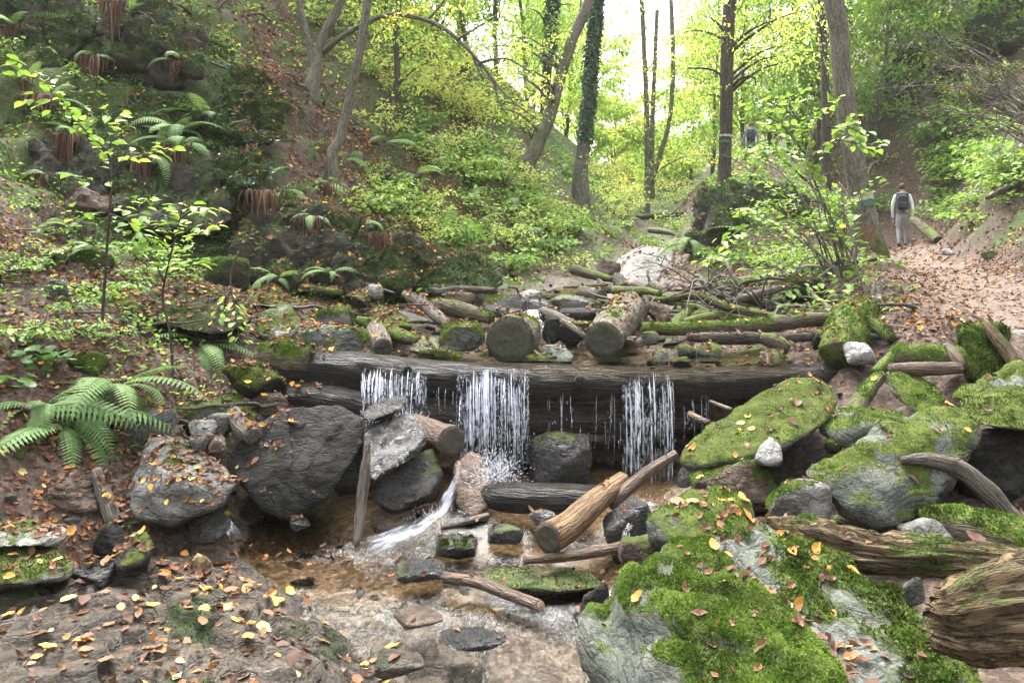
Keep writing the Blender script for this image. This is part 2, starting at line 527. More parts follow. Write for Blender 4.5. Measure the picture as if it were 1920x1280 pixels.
def water_mat():
    """clear shallow water: mirror by angle over a see-through brownish tint, with white where it is aerated (attribute foam)"""
    t = NT('stream_water')
    tc = t.coords()
    mp = t.mapping(tc, (1.0, 0.45, 1.0))
    h = t.math('ADD', t.noise(mp, 9.0, 4, 0.6, 0.8), t.math('MULTIPLY', t.noise(mp, 48, 4, 0.65, 1.0), 0.55))
    rap = t.attr('rapid').outputs['Fac']
    bp = t.bump(h, 1.0, t.math('ADD', 0.006, t.math('MULTIPLY', rap, 0.014)))
    fr = t.n('Fresnel', None, IOR=1.33, Normal=bp)
    fr = t.math('ADD', t.math('MULTIPLY', fr.outputs[0], 1.0), 0.0, clamp=True)
    tr = t.n('BsdfTransparent', None, Color=(.86, .77, .62))
    gl = t.n('BsdfGlossy', None, Color=(1, 1, 1), Roughness=0.06, Normal=bp)
    mx = t.n('MixShader', None, i0=fr, i1=tr, i2=gl)
    fo = t.attr('foam').outputs['Fac']
    fn = t.noise(t.mapping(tc, (2.2, 1.0, 2.0)), 16, 6, 0.75, 1.2)
    fm = t.ramp(t.math('ADD', fo, t.math('MULTIPLY', t.math('SUBTRACT', fn, 0.5), 1.5)), [(0.55, 0.0), (0.95, 0.8)])
    white = t.n('BsdfPrincipled', None, Base_Color=(.6, .62, .68), Roughness=0.35, Normal=bp)
    return t.done(t.n('MixShader', None, i0=fm, i1=mx, i2=white))


M['water'] = water_mat()


def spray_mat(name, clear):
    t = NT(name)
    nz = t.noise(t.mapping(t.coords(), (30, 30, 5)), 1.0, 3, 0.6)
    p = t.n('BsdfPrincipled', None, Base_Color=(.86, .87, .92), Roughness=0.18, Specular_IOR_Level=0.6)
    tl = t.n('BsdfTranslucent', None, Color=(.86, .87, .92))
    w = t.n('MixShader', None, i0=0.35, i1=p, i2=tl)
    tr = t.n('BsdfTransparent', None, Color=(.96, .97, 1))
    f = t.ramp(nz, [(0.35, clear), (0.65, min(1, clear + 0.45))])
    return t.done(t.n('MixShader', None, i0=f, i1=w, i2=tr))


def veil_mat():
    """thin falling sheet of water: mostly clear, with bright streaks"""
    t = NT('water_veil')
    n = t.noise(t.mapping(t.coords(), (60, 60, 3.5)), 1.0, 5, 0.65, 0.4)
    n2 = t.noise(t.mapping(t.coords(), (9, 9, 5)), 1.0, 3, 0.6)
    f = t.ramp(t.math('MULTIPLY', n, t.math('ADD', n2, 0.5)), [(0.48, 0.0), (0.72, 0.55)])
    w = t.n('MixShader', None, i0=0.4, i1=t.n('BsdfPrincipled', None, Base_Color=(.8, .82, .9), Roughness=0.2), i2=t.n('BsdfTranslucent', None, Color=(.8, .82, .9)))
    return t.done(t.n('MixShader', None, i0=f, i1=t.n('BsdfTransparent', None, Color=(.93, .94, .96)), i2=w))


M['veil'] = veil_mat()


def cascade_mat():
    """aerated water running over rock: broken white streaks along the flow over a clear film"""
    t = NT('cascade_water')
    fc = t.attr('fc').outputs['Vector']
    n1 = t.noise(t.mapping(fc, (55, 6, 1)), 1.0, 6, 0.7, 0.6)
    n2 = t.noise(t.mapping(fc, (18, 9, 1)), 1.0, 4, 0.6, 0.4)
    fo = t.attr('foam').outputs['Fac']
    f = t.ramp(t.math('ADD', t.math('ADD', t.math('MULTIPLY', n1, 0.65), t.math('MULTIPLY', n2, 0.35)), t.math('SUBTRACT', fo, 0.5)), [(0.42, 0.0), (0.72, 0.9)])
    bp = t.bump(t.math('ADD', n1, n2), 0.8, 0.012)
    w = t.n('BsdfPrincipled', None, Base_Color=(.55, .57, .63), Roughness=0.3, Normal=bp, Specular_IOR_Level=0.3)
    clear = t.n('MixShader', None, i0=0.05, i1=t.n('BsdfTransparent', None, Color=(.86, .8, .7)), i2=t.n('BsdfGlossy', None, Roughness=0.15, Normal=bp))
    return t.done(t.n('MixShader', None, i0=f, i1=clear, i2=w))


M['cascade'] = cascade_mat()
M['fall'] = spray_mat('falling_water', 0.18)
M['splash'] = spray_mat('splashing_water', 0.05)


def plain(name, c, rough=0.7, bump_s=60, bump_d=0.004, var=0.25):
    t = NT(name)
    tc = t.coords()
    n = t.noise(tc, bump_s, 3, 0.6)
    col = t.ramp(t.noise(tc, 6, 4, 0.6), [(0.3, tuple(v * (1 - var) for v in c)), (0.7, tuple(min(1, v * (1 + var)) for v in c))])
    return t.done(t.n('BsdfPrincipled', None, Base_Color=col, Roughness=rough, Normal=t.bump(n, 0.5, bump_d)))

# ------------------------------------------------------------------ the gorge: one sheet of ground
XC = [(-46.0, .1), (0.0, .1), (1.5, .1), (3.4, -.1), (4.3, -.2), (5, -.4), (6.3, 0), (6.9, 0), (7.15, .2), (8, .3), (9.3, .8), (11, 1.2), (13, 1.8), (16, 2.75), (22, 4.2), (26, 5.1), (32, 6.3), (50, 9.5), (90, 15), (200, 30)]
SECT = [
    (-46.0, [(-14, 13), (-8, 6.5), (-4, 1.6), (-2, -1.5), (1, -2.0), (3, -1.2), (6, 2.5), (10, 7), (16, 13)]),
    (-10.0, [(-9, 6.5), (-5, 3.0), (-3, 0.9), (-1.6, -.6), (1, -.9), (2.2, -.2), (4, 1.2), (8, 4.2), (12, 8)]),
    (0.0, [(-6, 2.2), (-3, 0.7), (-2, 0.2), (-1.2, -.3), (1, -.45), (1.4, 0.0), (2.5, .4), (4, 1), (8, 2)]),
    (2.2, [(-6, 2.2), (-3.2, 0.8), (-2.2, 0.1), (-1.2, -.35), (.8, -.45), (1.3, -.1), (2.5, .3), (4, 1), (8, 2)]),
    (3.4, [(-7, 2.6), (-3.6, 0.9), (-2.9, .25), (-2.2, -.2), (-.8, -.4), (0.6, -.42), (1.0, -0.15), (1.8, .1), (2.6, .35), (4, .9), (7, 2)]),
    (4.3, [(-7, 2.8), (-4, 1.2), (-3.3, .6), (-2.8, .15), (-2.2, -.12), (-.9, -.25), (.6, -.25), (1.1, .0), (2, .2), (3, .3), (4.5, .8), (8, 2.2)]),
    (5.0, [(-7.5, 3.1), (-4.2, 1.5), (-3.6, 1.05), (-3.0, .68), (-2.4, .25), (-1.95, -.04), (-1.5, -.12), (.6, -.1), (1.1, .05), (1.7, .2), (2.4, .25), (3.5, .45), (5, 1.0), (9, 2.4)]),
    (6.3, [(-8, 3.6), (-4.5, 1.9), (-3.5, 1.42), (-2.8, 1.05), (-2.35, .6), (-2.0, .1), (-1.5, 0), (1.5, .02), (2, .35), (3, .8), (4.4, 1.08), (6, 1.3), (9, 2.5)]),
    (6.95, [(-8, 3.8), (-4.7, 2.05), (-3.5, 1.52), (-2.7, 1.15), (-2.4, .8), (-2.1, .1), (-1.5, .05), (2.0, .05), (2.6, .5), (3.2, 1.0), (4.6, 1.22), (6, 1.38), (9, 2.5)]),
    (7.2, [(-8, 3.9), (-5, 2.2), (-3.6, 1.65), (-2.6, 1.25), (-2, 1.0), (0, .9), (2.5, .95), (3.4, 1.12), (5, 1.3), (6.5, 1.45), (9, 2.6)]),
    (8.0, [(-8, 4), (-5, 2.35), (-3.8, 1.8), (-2.8, 1.3), (-2, 1.08), (0, 1.0), (2.6, 1.07), (3.8, 1.25), (5.4, 1.31), (6.5, 1.5), (8, 2.4), (11, 5)]),
    (9.3, [(-9, 5), (-6.4, 3.2), (-5, 2.45), (-3.9, 1.85), (-3, 1.5), (-2.3, 1.35), (0, 1.2), (3, 1.28), (4.2, 1.5), (5.2, 1.48), (6.4, 1.5), (7.5, 2.1), (9, 3.6)]),
    (10.1, [(-9.5, 6.3), (-6.6, 4.1), (-5, 3.1), (-3.9, 2.4), (-3, 1.8), (-2, 1.45), (-1, 1.35), (0.2, 1.3), (3, 1.34), (4.3, 1.58), (5.3, 1.55), (6.5, 1.53), (7.5, 2.0), (9, 3.3), (12, 6)]),
    (11.0, [(-10, 8), (-7.2, 5.2), (-5.8, 4.3), (-4.6, 3.7), (-3.6, 3.2), (-2.6, 2.7), (-1.6, 2.1), (-.9, 1.6), (.3, 1.4), (3, 1.42), (4.4, 1.66), (5.4, 1.62), (6.6, 1.58), (7.6, 1.85), (9, 3.0), (12, 6)]),
    (13.0, [(-11, 10.5), (-7.2, 7), (-5.1, 5.9), (-3.8, 4.9), (-2, 3.3), (-.8, 2.2), (.3, 1.72), (1.4, 1.48), (3, 1.55), (4.2, 1.75), (5.5, 2.0), (6.4, 2.02), (7.1, 1.64), (8.3, 1.66), (9.3, 2.6), (10.5, 4), (14, 8)]),
    (16.0, [(-12, 13), (-6, 8.6), (-4, 6.8), (-1.5, 4.4), (.3, 3.0), (1.6, 2.25), (2.2, 1.85), (3.3, 1.85), (3.8, 2.1), (4.4, 3.3), (5.2, 3.7), (6.0, 3.1), (7, 2.3), (8.0, 1.84), (9.2, 1.86), (10.2, 2.8), (11, 4.5), (15, 9.5)]),
    (22.0, [(-12, 17), (-5, 10.5), (-1, 6.6), (1.5, 4.6), (2.8, 3.4), (3.7, 2.5), (4.8, 2.5), (5.3, 3.2), (6.5, 5), (8, 5.3), (9.5, 3.8), (10.2, 2.2), (11.9, 2.2), (12.8, 3.2), (14, 5.5), (17, 10), (20, 14)]),
    (26.0, [(-12, 18), (-5, 11.8), (0, 7.6), (3.5, 4), (4.6, 3.0), (5.6, 3.0), (6.5, 4.4), (8, 5.0), (9.5, 4.9), (11, 4.9), (13, 5.6), (16, 9), (20, 14.5), (25, 21)]),
    (32.0, [(-14, 20), (-6, 14), (0, 9.2), (4, 5.5), (5.7, 3.9), (7, 3.9), (8, 5), (10, 6.2), (12.5, 6.3), (15, 9.0), (17, 11.5), (22, 18), (28, 25)]),
    (50.0, [(-18, 28), (-5, 17), (4, 9.5), (8, 6.2), (11, 6.2), (14, 8), (20, 13), (30, 24)]),
    (90.0, [(-30, 44), (0, 22), (12, 12), (18, 12), (26, 18), (50, 40)]),
    (200.0, [(-40, 60), (0, 40), (24, 26), (36, 26), (60, 42), (90, 60)]),
]
_xcy = np.array(XC)


def xc(y):
    return np.interp(y, _xcy[:, 0], _xcy[:, 1])


_DX = np.arange(-110, 110.01, 0.05)
_k = np.exp(-0.5 * (np.arange(-8, 9) / 3.0) ** 2)
_k /= _k.sum()
_TAB = []
for _y, _pts in SECT:
    _a = np.array(_pts, float)
    _d = _a[:, 0] - xc(_y)
    _z = np.interp(_DX, _d, _a[:, 1])
    lo, hi = _DX < _d[0], _DX > _d[-1]
    _z[lo] = _a[0, 1] + (_d[0] - _DX[lo]) * 0.55
    _z[hi] = _a[-1, 1] + (_DX[hi] - _d[-1]) * 0.55
    _TAB.append(np.convolve(np.pad(_z, 8, mode='edge'), _k, mode='valid'))
_TAB = np.array(_TAB)
_SY = np.array([s[0] for s in SECT])


def path_x(y):
    return np.interp(y, [3, 6, 8, 9.3, 11, 13, 16, 19, 21, 25], [6.5, 6.0, 5.6, 6.0, 6.6, 7.6, 8.5, 10.0, 11.1, 13.5])


def ground_z(x, y, rough=True):
    x = np.atleast_1d(np.asarray(x, float))
    y = np.atleast_1d(np.asarray(y, float))
    yy = np.clip(y, -45.9, 199.9)
    k = np.clip(np.searchsorted(_SY, yy, side='right') - 1, 0, len(_SY) - 2)
    t = (yy - _SY[k]) / (_SY[k + 1] - _SY[k])
    dx = np.clip(x - xc(yy), -109.9, 109.9)
    g = (dx + 110) / 0.05
    i = np.floor(g).astype(int)
    f = g - i
    za = _TAB[k, i] * (1 - f) + _TAB[k, i + 1] * f
    zb = _TAB[k + 1, i] * (1 - f) + _TAB[k + 1, i + 1] * f
    z = za * (1 - t) + zb * t
    if rough:
        p = np.stack([x, y, np.zeros_like(x)], -1)
        onp = sstep(1.6, 0.6, np.abs(x - path_x(y))) * sstep(6, 8, y) * sstep(25, 22, y)
        steep = sstep(1.0, 5.0, np.abs(dx)) * (1 - onp)
        z = z + fbm(p * 0.9, 5) * (0.07 + 0.32 * steep) + fbm(p * 5.5, 3) * (0.03 + 0.05 * steep)
        # left bank: broken ledges
        lb = sstep(-2.5, -5.0, x - xc(yy) * 0.4) * sstep(6.5, 8.5, y) * sstep(16, 12, y)
        q = z * 1.15 + fbm(p * 0.8 + 40, 3) * 0.9
        z = z + lb * (np.abs((q % 1.0) - 0.5) - 0.25) * 0.7
    return z


def build_ground():
    ys = np.concatenate([np.linspace(-45, 0, 24)[:-1], np.linspace(0.0, 3.0, 16)[:-1], np.linspace(3.0, 13, 240)[:-1], np.geomspace(13, 34, 130)[:-1], np.geomspace(34, 190, 50)])
    u = np.linspace(-1, 1, 420)
    xs = np.sinh(u * 3.4) / np.sinh(3.4) * 75
    X, Y = np.meshgrid(xs, ys)
    X = X + xc(Y) * 0.6
    x, y = X.ravel(), Y.ravel()
    z = ground_z(x, y)
    V = np.stack([x, y, z], -1)
    nr, nc = X.shape
    i = np.arange(nr - 1)[:, None] * nc
    j = np.arange(nc - 1)[None, :]
    F = np.stack([i + j, i + j + 1, i + nc + j + 1, i + nc + j], -1).reshape(-1, 4)
    n1 = fbm(np.stack([x, y, 0 * x], -1) * 1.4, 3)
    path = sstep(1.25, 0.45, np.abs(x - path_x(y)) + n1 * 0.5) * sstep(24, 20, y) * sstep(5.5, 7.0, y)
    dxs = x - xc(y)
    wet = sstep(2.2, 1.2, np.abs(dxs)) * sstep(7.0, 6.8, y) + sstep(1.6, 0.7, np.abs(dxs)) * sstep(6.9, 7.2, y) * sstep(30, 20, y)
    slide = sstep(0.95, 0.6, np.abs(dxs)) * sstep(12.5, 13.5, y) * sstep(22, 20, y)
    green = sstep(0.0, 1.0, 0.42 + n1 * 0.5 + 0.2 * sstep(9, 20, y) * sstep(6, 2, dxs) - path * 2 - wet - 0.5 * sstep(9, 7.0, y))
    cliff = sstep(0.3, -0.5, x + 0.40 * y - 0.2) * sstep(7.4, 8.4, y) * sstep(14.5, 13, y)
    green = np.clip(green + 0.55 * cliff, 0, 1)
    me = mesh_np('ground', V, F, M['ground'], {'path': np.clip(path + slide * 0.7, 0, 1), 'wet': np.clip(wet, 0, 1), 'green': green})
    o = obj('ground', me)
    tag(o, 'leaf-strewn soil of the wooded gorge with a trodden path', None, None, 'structure')
    return V, F


GV, GF = build_ground()
COLLIDE = [(GV, np.concatenate([GF[:, [0, 1, 2]], GF[:, [0, 2, 3]]]))]

# ------------------------------------------------------------------ rocks
def hull_planes(pts):
    bm = bmesh.new()
    for p in pts:
        bm.verts.new(p)
    bmesh.ops.convex_hull(bm, input=bm.verts)
    bm.normal_update()
    N, D = [], []
    for f in bm.faces:
        n = f.normal
        if n.length < 0.5:
            continue
        d = n.dot(f.verts[0].co)
        if d < 0:
            n, d = -n, -d
        N.append(n[:])
        D.append(max(d, 1e-3))
    bm.free()
    return np.array(N), np.array(D)


def rock_mesh(pts, sub=4, sharp=18, rough=0.06, strata=0.015, moss=0.3, seed=0, bed=(0.2, 0.1, 1.0), moss_n=2.5):
    """a stone whose faces follow the hull of pts, worn at the edges and broken along its bedding; returns V (about its centre), F, moss, centre"""
    pts = np.asarray(pts, float)
    c = pts.mean(0)
    q = pts - c
    sc = np.abs(q).max(0) + 1e-6
    N, D = hull_planes(q / sc)
    dirs, F = ico(sub)
    s = np.maximum(dirs @ N.T, 0) / D[None]
    r = ((s ** sharp).sum(1)) ** (-1.0 / sharp)
    V = dirs * r[:, None] * sc
    size = float(np.cbrt(np.prod(sc)))
    off = np.array([seed * 3.17, seed * 1.31, seed * 7.7])
    nrm = vnormals(V, F)
    pn = V / size
    d = fbm(pn * 1.1 + off, 4, 0.55) * rough * 1.6 + fbm(pn * 4.5 + off, 3) * rough * 0.45
    b = unit(np.array(bed, float))
    lay = (pn @ b) * 3.2 + fbm(pn * 1.3 + off + 9, 3) * 1.3
    d = d + strata * (sstep(0.25, 0.75, lay % 1.0) - 0.5) * 1.5
    d = d + rough * 0.9 * (0.25 - np.abs(fbm(pn * 1.7 + off + 70, 4)))
    crack = sstep(0.05, 0.0, np.abs(noise(pn * 1.5 + off + 50)))
    d = d - crack * rough * 0.45
    V = V + nrm * (d * size)[:, None]
    nrm = vnormals(V, F)
    mz = nrm[:, 2] * 0.55 + 0.12 + fbm((V + c) * moss_n + off, 4) * 0.75
    m = np.clip(mz + (moss - 0.5) * 1.5 + 0.2, 0, 1)
    if moss <= 0:
        m = m * 0
    return V, F, m, c


ROCKS = {}


def tufts(V, F, m, c, n, size, parent, seed=1, mat='moss', thr=0.5, tint=0.5, name='moss'):
    """short moss leaflets standing on the mossy parts of a stone"""
    rg = np.random.default_rng(seed)
    a, b, d = V[F[:, 0]], V[F[:, 1]], V[F[:, 2]]
    fn = np.cross(b - a, d - a)
    ar = np.linalg.norm(fn, axis=1) / 2
    fm = m[F].mean(1)
    # only the sides one could ever see from this bank
    w = ar * (fm > thr) * (0.15 + fm)
    if w.sum() <= 0:
        return
    k = rg.choice(len(F), n, p=w / w.sum())
    u, v = rg.random(n), rg.random(n)
    fl = u + v > 1
    u[fl], v[fl] = 1 - u[fl], 1 - v[fl]
    p = a[k] + (b[k] - a[k]) * u[:, None] + (d[k] - a[k]) * v[:, None]
    nn = unit(fn[k])
    ax = unit(nn * 0.8 + rg.normal(size=(n, 3)) * 0.55)
    nr = unit(rg.normal(size=(n, 3)) + nn)
    sz = size * (0.5 + rg.random(n)) * (0.6 + 0.8 * sstep(-0.4, 0.5, fbm((p + c) * 9 + seed, 3)))
    LV, LF = leaves(p - nn * size * 0.15, ax, nr, sz, LEAF4)
    tn = np.clip(tint + fbm((p + c) * 5 + seed * 3, 3) * 0.7 + rg.normal(size=n) * 0.14, 0, 1)
    me = mesh_np(name, LV, LF, M[mat], {'tint': np.repeat(tn, 4)}, smooth=False)
    o = obj(name, me, parent)
    o['kind'] = 'stuff'
    return o


def stone(label, pts, mat='rock_grey', sub=4, name='boulder', cat='boulder', group=None, tuft=0, tsize=0.02, ttint=0.5, key=None, collide=True, ivy=0, **kw):
    seed = len(ROCKS) + 1
    V, F, m, c = rock_mesh(pts, sub=sub, seed=seed, **kw)
    me = mesh_np(name, V, F, M[mat], {'moss': m})
    o = obj(name, me, None, c)
    tag(o, label, cat, group)
    if tuft:
        tufts(V, F, m, c, tuft, tsize, o, seed, tint=ttint)
    if ivy:
        tufts(V, F, np.clip(m + 0.3 * fbm((V + c) * 1.1, 3), 0, 1), c, 700, 0.0058 * float(c[1]), o, seed + 900, mat='ivy', thr=0.25, tint=0.5, name='ivy')
    ROCKS[key or len(ROCKS)] = (V + c, F, m)
    if collide:
        COLLIDE.append((V + c, F))
    return o


def outl(pts, Y, back=0.5, lift=0.0, shrink=0.75, extra=()):
    """hull points from an outline of pixels (px, py[, depth]): a front face, and a smaller back face further in"""
    f = [P(p[0], p[1], p[2] if len(p) > 2 else Y) for p in pts]
    c = np.mean(f, 0)
    b = [c + (q - c) * np.array([shrink, 1, shrink]) + np.array([0, back, lift]) for q in f]
    return f + b + [P(*e) for e in extra]


def boxed(x0, y0, x1, y1, Y, depth=0.8, n=13, sq=0.75, seed=0, sink=0.18):
    """hull points of an irregular stone that fills a pixel box at depth Y; the foot goes a little into the ground"""
    rg = np.random.default_rng(seed * 7 + int(x0) + int(y0))
    a, b = P(x0, y1 + (y1 - y0) * sink, Y), P(x1, y0, Y)
    c = (a + b) / 2
    h = (b - a) / 2
    d = h[0] * depth
    v = unit(rg.normal(size=(n, 3)))
    v = np.sign(v) * np.abs(v) ** sq
    v /= np.abs(v).max(1)[:, None] ** 0.75
    q = v * np.array([h[0], d, h[2]]) * 1.08
    # always reach the box sides
    for s in (-1, 1):
        q = np.vstack([q, [s * h[0], rg.uniform(-.5, .5) * d, rg.uniform(-.5, .4) * h[2]], [rg.uniform(-.5, .5) * h[0], rg.uniform(-.5, .5) * d, s * h[2]], [rg.uniform(-.5, .5) * h[0], s * d, rg.uniform(-.5, .3) * h[2]]])
    return q + c + np.array([0, d * 0.6, 0])


# --- right foreground: the big mossy boulders
stone('huge ridge-backed boulder thick with bright green moss beside the rapids',
      [P(1092, 1170, 3.35), P(1108, 1330, 3.3), P(1175, 1065, 3.45), P(1235, 1012, 3.55), P(1268, 1000, 3.6), P(1350, 1020, 3.45), P(1420, 1095, 3.1), P(1500, 1170, 2.8), P(1640, 1330, 2.3),
       P(1300, 1400, 2.55), P(1140, 1400, 2.9), P(1450, 1420, 2.2), P(1330, 1110, 3.9), P(1480, 1250, 3.5), P(1560, 1380, 2.9), P(1150, 1200, 4.0), P(1330, 1350, 4.0)],
      'rock_green', sub=6, sharp=46, rough=0.05, strata=0.04, moss=0.46, bed=(0.8, 0.35, 0.5), tuft=90000, tsize=0.0115, ttint=0.62, key='R1')
stone('sloping grey-green slab behind the leaf-filled groove, moss in patches',
      [P(1330, 1015, 3.85), P(1440, 985, 4.0), P(1570, 1080, 3.55), P(1720, 1130, 3.3), P(1760, 1200, 3.0), P(1860, 1290, 2.7), P(1640, 1330, 2.55), P(1520, 1180, 3.0), P(1420, 1080, 3.4),
       P(1500, 1200, 4.2), P(1760, 1330, 3.6), P(1850, 1420, 2.6), P(1600, 1430, 2.5)],
      'rock_green', sub=5, sharp=30, rough=0.06, strata=0.05, moss=0.27, bed=(0.6, 0.5, 0.6), tuft=13000, tsize=0.016, ttint=0.5, key='R2')
stone('mossy-topped rock with a bare brown end, scattered with orange leaves',
      [P(1208, 970, 4.0), P(1216, 1015, 3.95), P(1280, 1022, 3.75), P(1262, 945, 4.15), P(1300, 918, 4.3), P(1350, 907, 4.35), P(1405, 935, 4.25), P(1425, 985, 4.05), P(1420, 1060, 3.7), P(1300, 1020, 3.75),
       P(1400, 960, 4.7), P(1270, 960, 4.6), P(1240, 1060, 4.3), P(1420, 1080, 4.2)],
      'rock_green', sub=5, rough=0.05, strata=0.02, sharp=30, moss=0.4, tuft=7000, tsize=0.011, ttint=0.7, key='R3')
stone('long wedge-shaped boulder under smooth moss leaning on the log dam',
      [P(1258, 865, 5.3), P(1300, 808, 5.45), P(1400, 748, 5.7), P(1480, 700, 5.9), P(1535, 697, 5.95), P(1582, 738, 5.8), P(1578, 768, 5.55), P(1545, 800, 5.3), P(1440, 850, 5.05), P(1320, 880, 5.0),
       P(1500, 770, 6.4), P(1350, 850, 6.2), P(1420, 890, 5.7), P(1300, 900, 5.4)],
      'rock_green', sub=5, sharp=16, rough=0.035, strata=0.01, moss=0.52, tuft=13000, tsize=0.0075, ttint=0.36, key='R4')
stone('brown mossy block tucked under the long wedge-shaped boulder',
      boxed(1308, 862, 1465, 960, 4.95, 0.6), 'rock_brown', sub=5, sharp=24, moss=0.5, tuft=4000, tsize=0.012, ttint=0.4, key='R5')
stone('great slanting boulder with yellow-green moss and a bare stone flank',
      [P(1498, 893, 4.35), P(1530, 858, 4.5), P(1625, 808, 4.75), P(1705, 768, 5.0), P(1800, 757, 5.0), P(1836, 782, 4.85), P(1818, 850, 4.6), P(1780, 905, 4.45), P(1720, 985, 4.3), P(1640, 990, 4.2), P(1570, 945, 4.2),
       P(1700, 860, 5.5), P(1560, 900, 5.2), P(1650, 1030, 4.7), P(1800, 900, 5.3)],
      'rock_green', sub=5, sharp=22, rough=0.05, strata=0.03, moss=0.42, tuft=10000, tsize=0.010, ttint=0.66, key='R6')
stone('flat mossy slab wedged behind the great slanting boulder', boxed(1550, 778, 1712, 845, 5.3, 0.7), 'rock_green', sub=4, moss=0.45, tuft=2500, tsize=0.012, ttint=0.65)
stone('square mossy block with a hollow under it below the fallen mossy log', [P(1657, 695, 5.9), P(1690, 690, 6.1), P(1760, 720, 6.0), P(1775, 745, 5.7), P(1745, 790, 5.4), P(1700, 770, 5.5), P(1670, 735, 5.7), P(1720, 720, 6.4), P(1760, 780, 6.2)],
      'rock_green', sub=4, moss=0.55, tuft=4000, tsize=0.012, ttint=0.6)
stone('grey slab with a mossy lower edge at the frame edge below the path', [P(1775, 748, 5.3), P(1840, 700, 5.6), P(1925, 668, 5.7), P(2010, 690, 5.6), P(2000, 740, 5.3), P(1900, 745, 5.1), P(1820, 760, 5.1), P(1900, 720, 6.0), P(2000, 730, 6.0)],
      'rock_green', sub=5, moss=0.45, strata=0.06, tuft=4000, tsize=0.012, ttint=0.6)
stone('broad dark-mossed boulder overhanging a black hollow', [P(1788, 750, 5.0), P(1830, 735, 5.1), P(1930, 722, 5.1), P(2040, 730, 5.0), P(2050, 790, 4.7), P(1930, 808, 4.6), P(1830, 800, 4.75), P(1800, 780, 4.9), P(1900, 770, 5.6), P(2020, 790, 5.6)],
      'rock_green', sub=5, moss=0.62, tuft=8000, tsize=0.013, ttint=0.4)
stone('dark boulder added as the shade in the hollow under the dark-mossed boulder', boxed(1825, 800, 2030, 960, 4.85, 0.5), 'rock_dark', sub=4, moss=0.2)  # dark stone added to stand in for the shade of the hollow
stone('whitish lichen-spotted rock between mossy boulders', boxed(1448, 905, 1568, 985, 4.25, 0.7), 'rock_pale', sub=4, moss=0.35, tuft=1200, tsize=0.012)
stone('small white pointed stone at the foot of the wedge-shaped boulder', [P(1412, 858, 4.9), P(1440, 812, 5.0), P(1462, 835, 5.0), P(1468, 862, 4.9), P(1440, 872, 4.8), P(1440, 850, 5.15), P(1420, 875, 5.1), P(1465, 875, 5.1)], 'rock_white', sub=3, moss=0.0, sharp=30, name='stone', cat='stone')
stone('rounded pale cobble half buried under the rotten log', boxed(1705, 978, 1805, 1030, 4.15, 0.7), 'rock_pale', sub=4, moss=0.3, name='stone', cat='stone')
stone('small upright grey stone by the yellow leaf', boxed(1697, 1080, 1735, 1132, 3.25, 0.6), 'rock_grey', sub=3, moss=0.15, name='stone', cat='stone')
stone('whitish rock lying against the mossy upright log end', boxed(1588, 642, 1645, 678, 6.7, 0.8), 'rock_white', sub=4, moss=0.15)
stone('pale rock at the frame edge beside the path', boxed(1888, 620, 1960, 655, 6.9, 0.8), 'rock_pale', sub=4, moss=0.15)
stone('dark wet rock with water pouring past it below the diagonal logs', boxed(1132, 935, 1225, 1050, 5.0, 0.7), 'rock_wet', sub=4, moss=0.15, key='R29')
stone('low brown rock at the water edge beside the big mossy boulder', boxed(1165, 1015, 1250, 1080, 4.0, 0.8), 'rock_brown', sub=4, moss=0.45)

# --- left of the fall
stone('big flat-faced dark slate boulder left of the waterfall',
      [P(418, 862, 5.35), P(470, 800, 5.5), P(530, 765, 5.6), P(640, 757, 5.7), P(688, 790, 5.6), P(676, 845, 5.45), P(620, 930, 5.25), P(545, 978, 5.15), P(490, 958, 5.1), P(455, 905, 5.15),
       P(560, 800, 6.2), P(640, 840, 6.1), P(500, 880, 5.9), P(560, 960, 5.7)],
      'rock_dark', sub=6, sharp=44, rough=0.018, strata=0.012, moss=0.06, bed=(0.6, -0.3, 0.7), key='R20')
stone('leaf-strewn grey boulder with a squared lower edge by the small side trickle',
      [P(238, 930, 4.75), P(262, 850, 5.1), P(290, 815, 5.3), P(345, 818, 5.35), P(415, 870, 5.1), P(442, 910, 4.9), P(420, 945, 4.75), P(330, 985, 4.6), P(250, 970, 4.65), P(330, 900, 4.7),
       P(300, 880, 5.7), P(420, 920, 5.5), P(330, 1000, 5.3)],
      'rock_grey', sub=5, sharp=44, rough=0.03, strata=0.02, moss=0.22, tuft=1500, tsize=0.01, key='R21')
stone('wet shining slab tilted beside the waterfall',
      [P(683, 800, 5.75), P(720, 782, 5.85), P(775, 778, 5.85), P(802, 815, 5.6), P(760, 865, 5.3), P(700, 900, 5.2), P(682, 880, 5.35), P(740, 830, 6.0), P(700, 905, 5.6), P(790, 850, 5.75)],
      'rock_sheen', sub=5, sharp=34, rough=0.04, strata=0.06, moss=0.0, bed=(0.5, -0.5, 0.7), key='R22')
stone('black wet boulder with a mossy flank under the shining slab',
      [P(698, 890, 5.35), P(760, 862, 5.5), P(812, 835, 5.7), P(835, 885, 5.55), P(800, 930, 5.35), P(740, 958, 5.2), P(705, 940, 5.25), P(760, 900, 6.1), P(720, 960, 5.8), P(820, 940, 5.9)],
      'rock_wet', sub=5, moss=0.3, key='R23')
stone('thin black shard lying across the top of the rocks by the fall',
      [P(672, 778, 5.75), P(700, 756, 5.85), P(748, 737, 5.95), P(766, 745, 5.9), P(756, 765, 5.8), P(690, 792, 5.65), P(700, 775, 6.15), P(750, 752, 6.2), P(720, 790, 6.0)],
      'rock_wet', sub=4, sharp=30, rough=0.03, moss=0.0)
